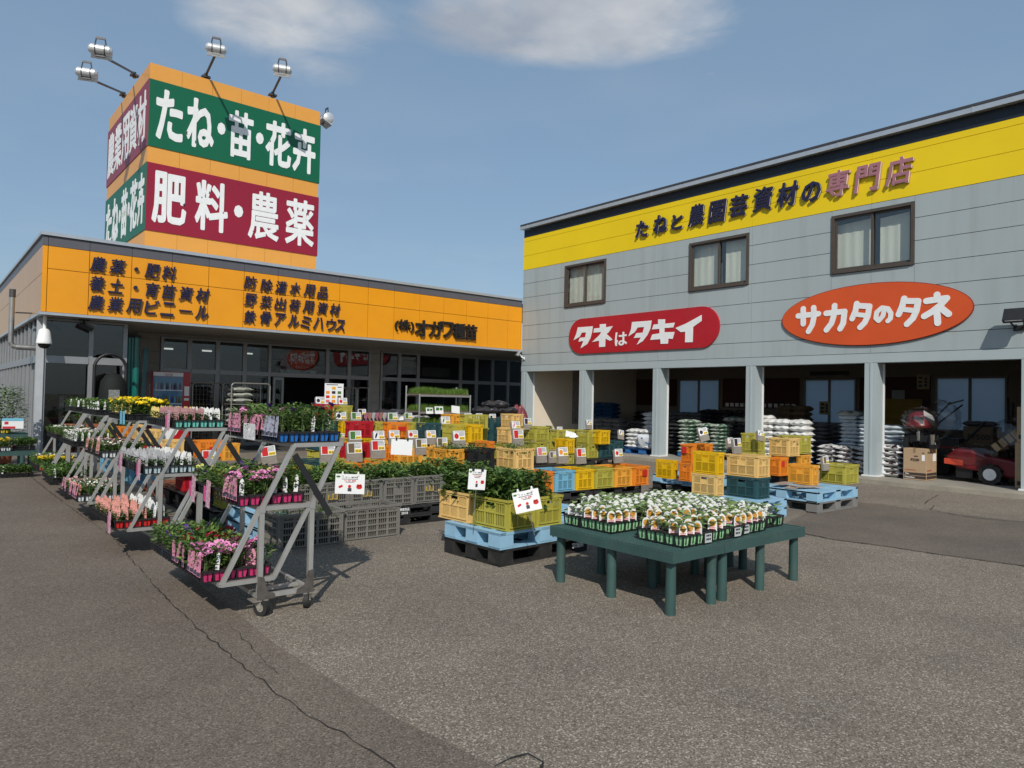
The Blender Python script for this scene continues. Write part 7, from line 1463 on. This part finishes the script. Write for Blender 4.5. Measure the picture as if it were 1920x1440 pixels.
m = MB(); m.box(wx(300)+.1, wx(505), YW+.55, YW+1.1, 2.15, 2.19); tag(m.build('wall_shelf', ALU), 'high shelf behind the left store windows', 'shelf')
LT = bpy.data.materials.new('lit tube'); LT.use_nodes = True; LT.node_tree.nodes['Principled BSDF'].inputs['Emission Color'].default_value = (1, .97, .9, 1); LT.node_tree.nodes['Principled BSDF'].inputs['Emission Strength'].default_value = .9
for k, (px, py) in enumerate(((315, 654), (388, 658), (465, 663), (933, 676))):
    c = aty(px, py, YW+4.5); m = MB(); m.cyl((-.16, 0, 0), (.16, 0, 0), .025, n=8); t = m.build('tube_lamp', LT, None, (c.x, c.y, c.z)); tag(t, ('lit tube lamp inside the store over the vending machine window', 'lit tube lamp inside the store, second window', 'lit tube lamp inside the store, nearer the door', 'lit tube lamp inside the right hand windows')[k], 'lamp', 'tube lamps inside the store'); m = MB(); m.box(-.2, .2, -.06, .06, .04, .1); m.build('housing', WPL, t)
# merchandise shelves inside, dim shapes behind the glass
for k, (x, w_, y, h) in enumerate(((3.0, 1.6, 22.5, 1.4), (5.6, 2.2, 24, 1.6), (8.3, .9, 24.5, 1.8), (11.2, 2.4, 23.2, 1.5), (14.0, 2.2, 23.6, 1.7), (16.6, 1.8, 23.0, 1.4))):
    t = thing('store_shelf', ('low shelf of goods behind the corner glazing', 'long shelf of goods behind the left windows', 'shelf of goods inside the doorway', 'shelf of goods behind the first right hand windows', 'shelf of goods behind the middle right hand windows', 'shelf of goods behind the last right hand windows')[k], 'shelf', (x, y, .03)); m = MB()
    for z in (.1, .5, .95, h-.05): m.box(0, w_, 0, .5, z, z+.03)
    for a in (0, w_-.04): m.box(a, a+.04, .002, .498, 0, h)
    m.build('shelf_frame', ALU, t); m = MB(); rn = random.Random(k); ms = [mat('goods %d' % i, c_, .6) for i, c_ in enumerate(((.25, .05, .05), (.05, .15, .08), (.3, .28, .22), (.05, .08, .2), (.3, .22, .05)))]
    for z in (.13, .53, .98):
        a = .06
        while a < w_-.2: b = rn.uniform(.08, .22); m.box(a, a+b, .06, .4, z, z+rn.uniform(.12, .32), rn.randrange(5)); a += b+.02
    m.build('goods', ms, t)
# ------------------------------------------------------------------ far left: table, trays and potted shrub
bench(.35, 16.6, 1.32, .62, .70, 'green bench table at the far left beside the side glazing', 'green benches at the far left'); bench(.55, 15.75, 1.2, .6, .42, 'lower green bench in front of the far left table', 'green benches at the far left')
for k, (x, y, lab) in enumerate(((.4, 16.63, 'yellow pot tray of young greens on the far left table'), (.92, 16.63, 'yellow pot tray of greens nearer the price sign on the far left table'), (.42, 16.95, 'yellow pot tray at the back of the far left table'))): tray(x, y, .702, 6, 4 if k < 2 else 3, 'yellow', 'leafy', lab, 'seedling trays at the far left', near=False, sc=1.1)
tray(1.15, 15.1, .0, 6, 4, 'black', 'leafy', 'black pot tray of bright greens on the ground before the far left bench', 'seedling trays at the far left', near=False, sc=1.3, tags=(('point', 'white', None, 'left', .8),)); tray(.95, 15.8, .422, 5, 4, 'white', 'bush_gold', 'white pot tray on the lower far left bench', 'seedling trays at the far left', near=False); tray(1.4, 15.9, .422, 4, 4, 'black', 'leafy', 'black pot tray of deep green leaves on the lower far left bench', 'seedling trays at the far left', near=False, sc=1.4)
c = aty(24, 794, 16.5); m = MB(); m.cbox((0, 0, 0), (.34, .006, .20)); t = m.build('price_sign', CARD, None, (c.x, 16.5, c.z)); tag(t, 'blue and white price sign on the far left table', 'price sign'); m = MB(); m.cbox((0, -.005, .075), (.34, .004, .05)); m.build('header', CYAN, t); m = MB(); m.cbox((-.06, -.005, -.075), (.2, .004, .04)); m.cbox((-.1, -.005, .01), (.06, .004, .05)); m.build('print', REDT, t)
t = thing('potted_shrub', 'bushy potted shrub at the left edge by the side glazing', 'shrub', (1.38, 18.0, 0)); rn = random.Random(4); m = MB(); m.lathe((0, 0, 0), [(.0, .02), (.15, .02), (.2, .36), (.18, .37), (0, .34)], 14); m.build('pot', POTC['terra'], t, smooth=True); m = MB()
for k in range(7): a = rn.uniform(0, 6.28); m.cyl((0, 0, .3), (cos(a)*.25, sin(a)*.25, rn.uniform(.9, 1.4)), .014, .005, 6)
m.build('trunk', mat('bark', (.10, .07, .045), .9), t); m = MB()
for k in range(1500):
    a = rn.uniform(0, 6.28); z = rn.random(); r_ = .42*math.sqrt(rn.random())*(1-.5*abs(z-.5)); p = (cos(a)*r_, sin(a)*r_, .6+.95*z+.08*sin(a*3)); leaf(m, p, V3((cos(a), sin(a), rn.uniform(-.4, .7))), V3((0, 0, 1)), .085*rn.uniform(.7, 1.2), .04, rn.choice((0, 0, 1, 1, 2)))
m.build('crown', LF, t)
t = thing('potted_palm', 'dark palm like plant behind the corner glazing', 'plant', (3.0, 20.2, .03)); m = MB(); m.lathe((0, 0, 0), [(0, 0), (.2, 0), (.25, .4), (.22, .4), (0, .38)], 12); m.build('pot', POTC['terra'], t); m = MB(); m.cyl((0, 0, .35), (.05, 0, 1.3), .05, .03); m.build('trunk', mat('bark', (.10, .07, .045), .9), t); m = MB()
for k in range(16):
    a = k*2.4; p = V3((.05, 0, 1.3)); 
    for s in range(12):
        d = V3((cos(a), sin(a), .8-.16*s)); p = p+d.normalized()*.075
        for q in (-1, 1): leaf(m, p, V3((cos(a+q*.9), sin(a+q*.9), -.3)), V3((0, 0, 1)), .2, .02, rn.choice((0, 1)))
m.build('crown', LF, t)
t = thing('planter_box', 'terracotta box planter on the ledge by the corner glazing', 'planter', (2.75, 17.2, .55)); m = MB(); m.taper((0, 0, 0), (.7, .35), (.8, .42), .3); m.build('box', POTC['terra'], t); m = MB(); m.bar((-.3, 0, -.55), (-.3, 0, 0), .05); m.bar((.3, 0, -.55), (.3, 0, 0), .05); m.build('leg', BLACK, t)
foliage(random.Random(3), -.35, .35, -.15, .15, .28, .3, 260, .07, .03).build('plants', LF, t)
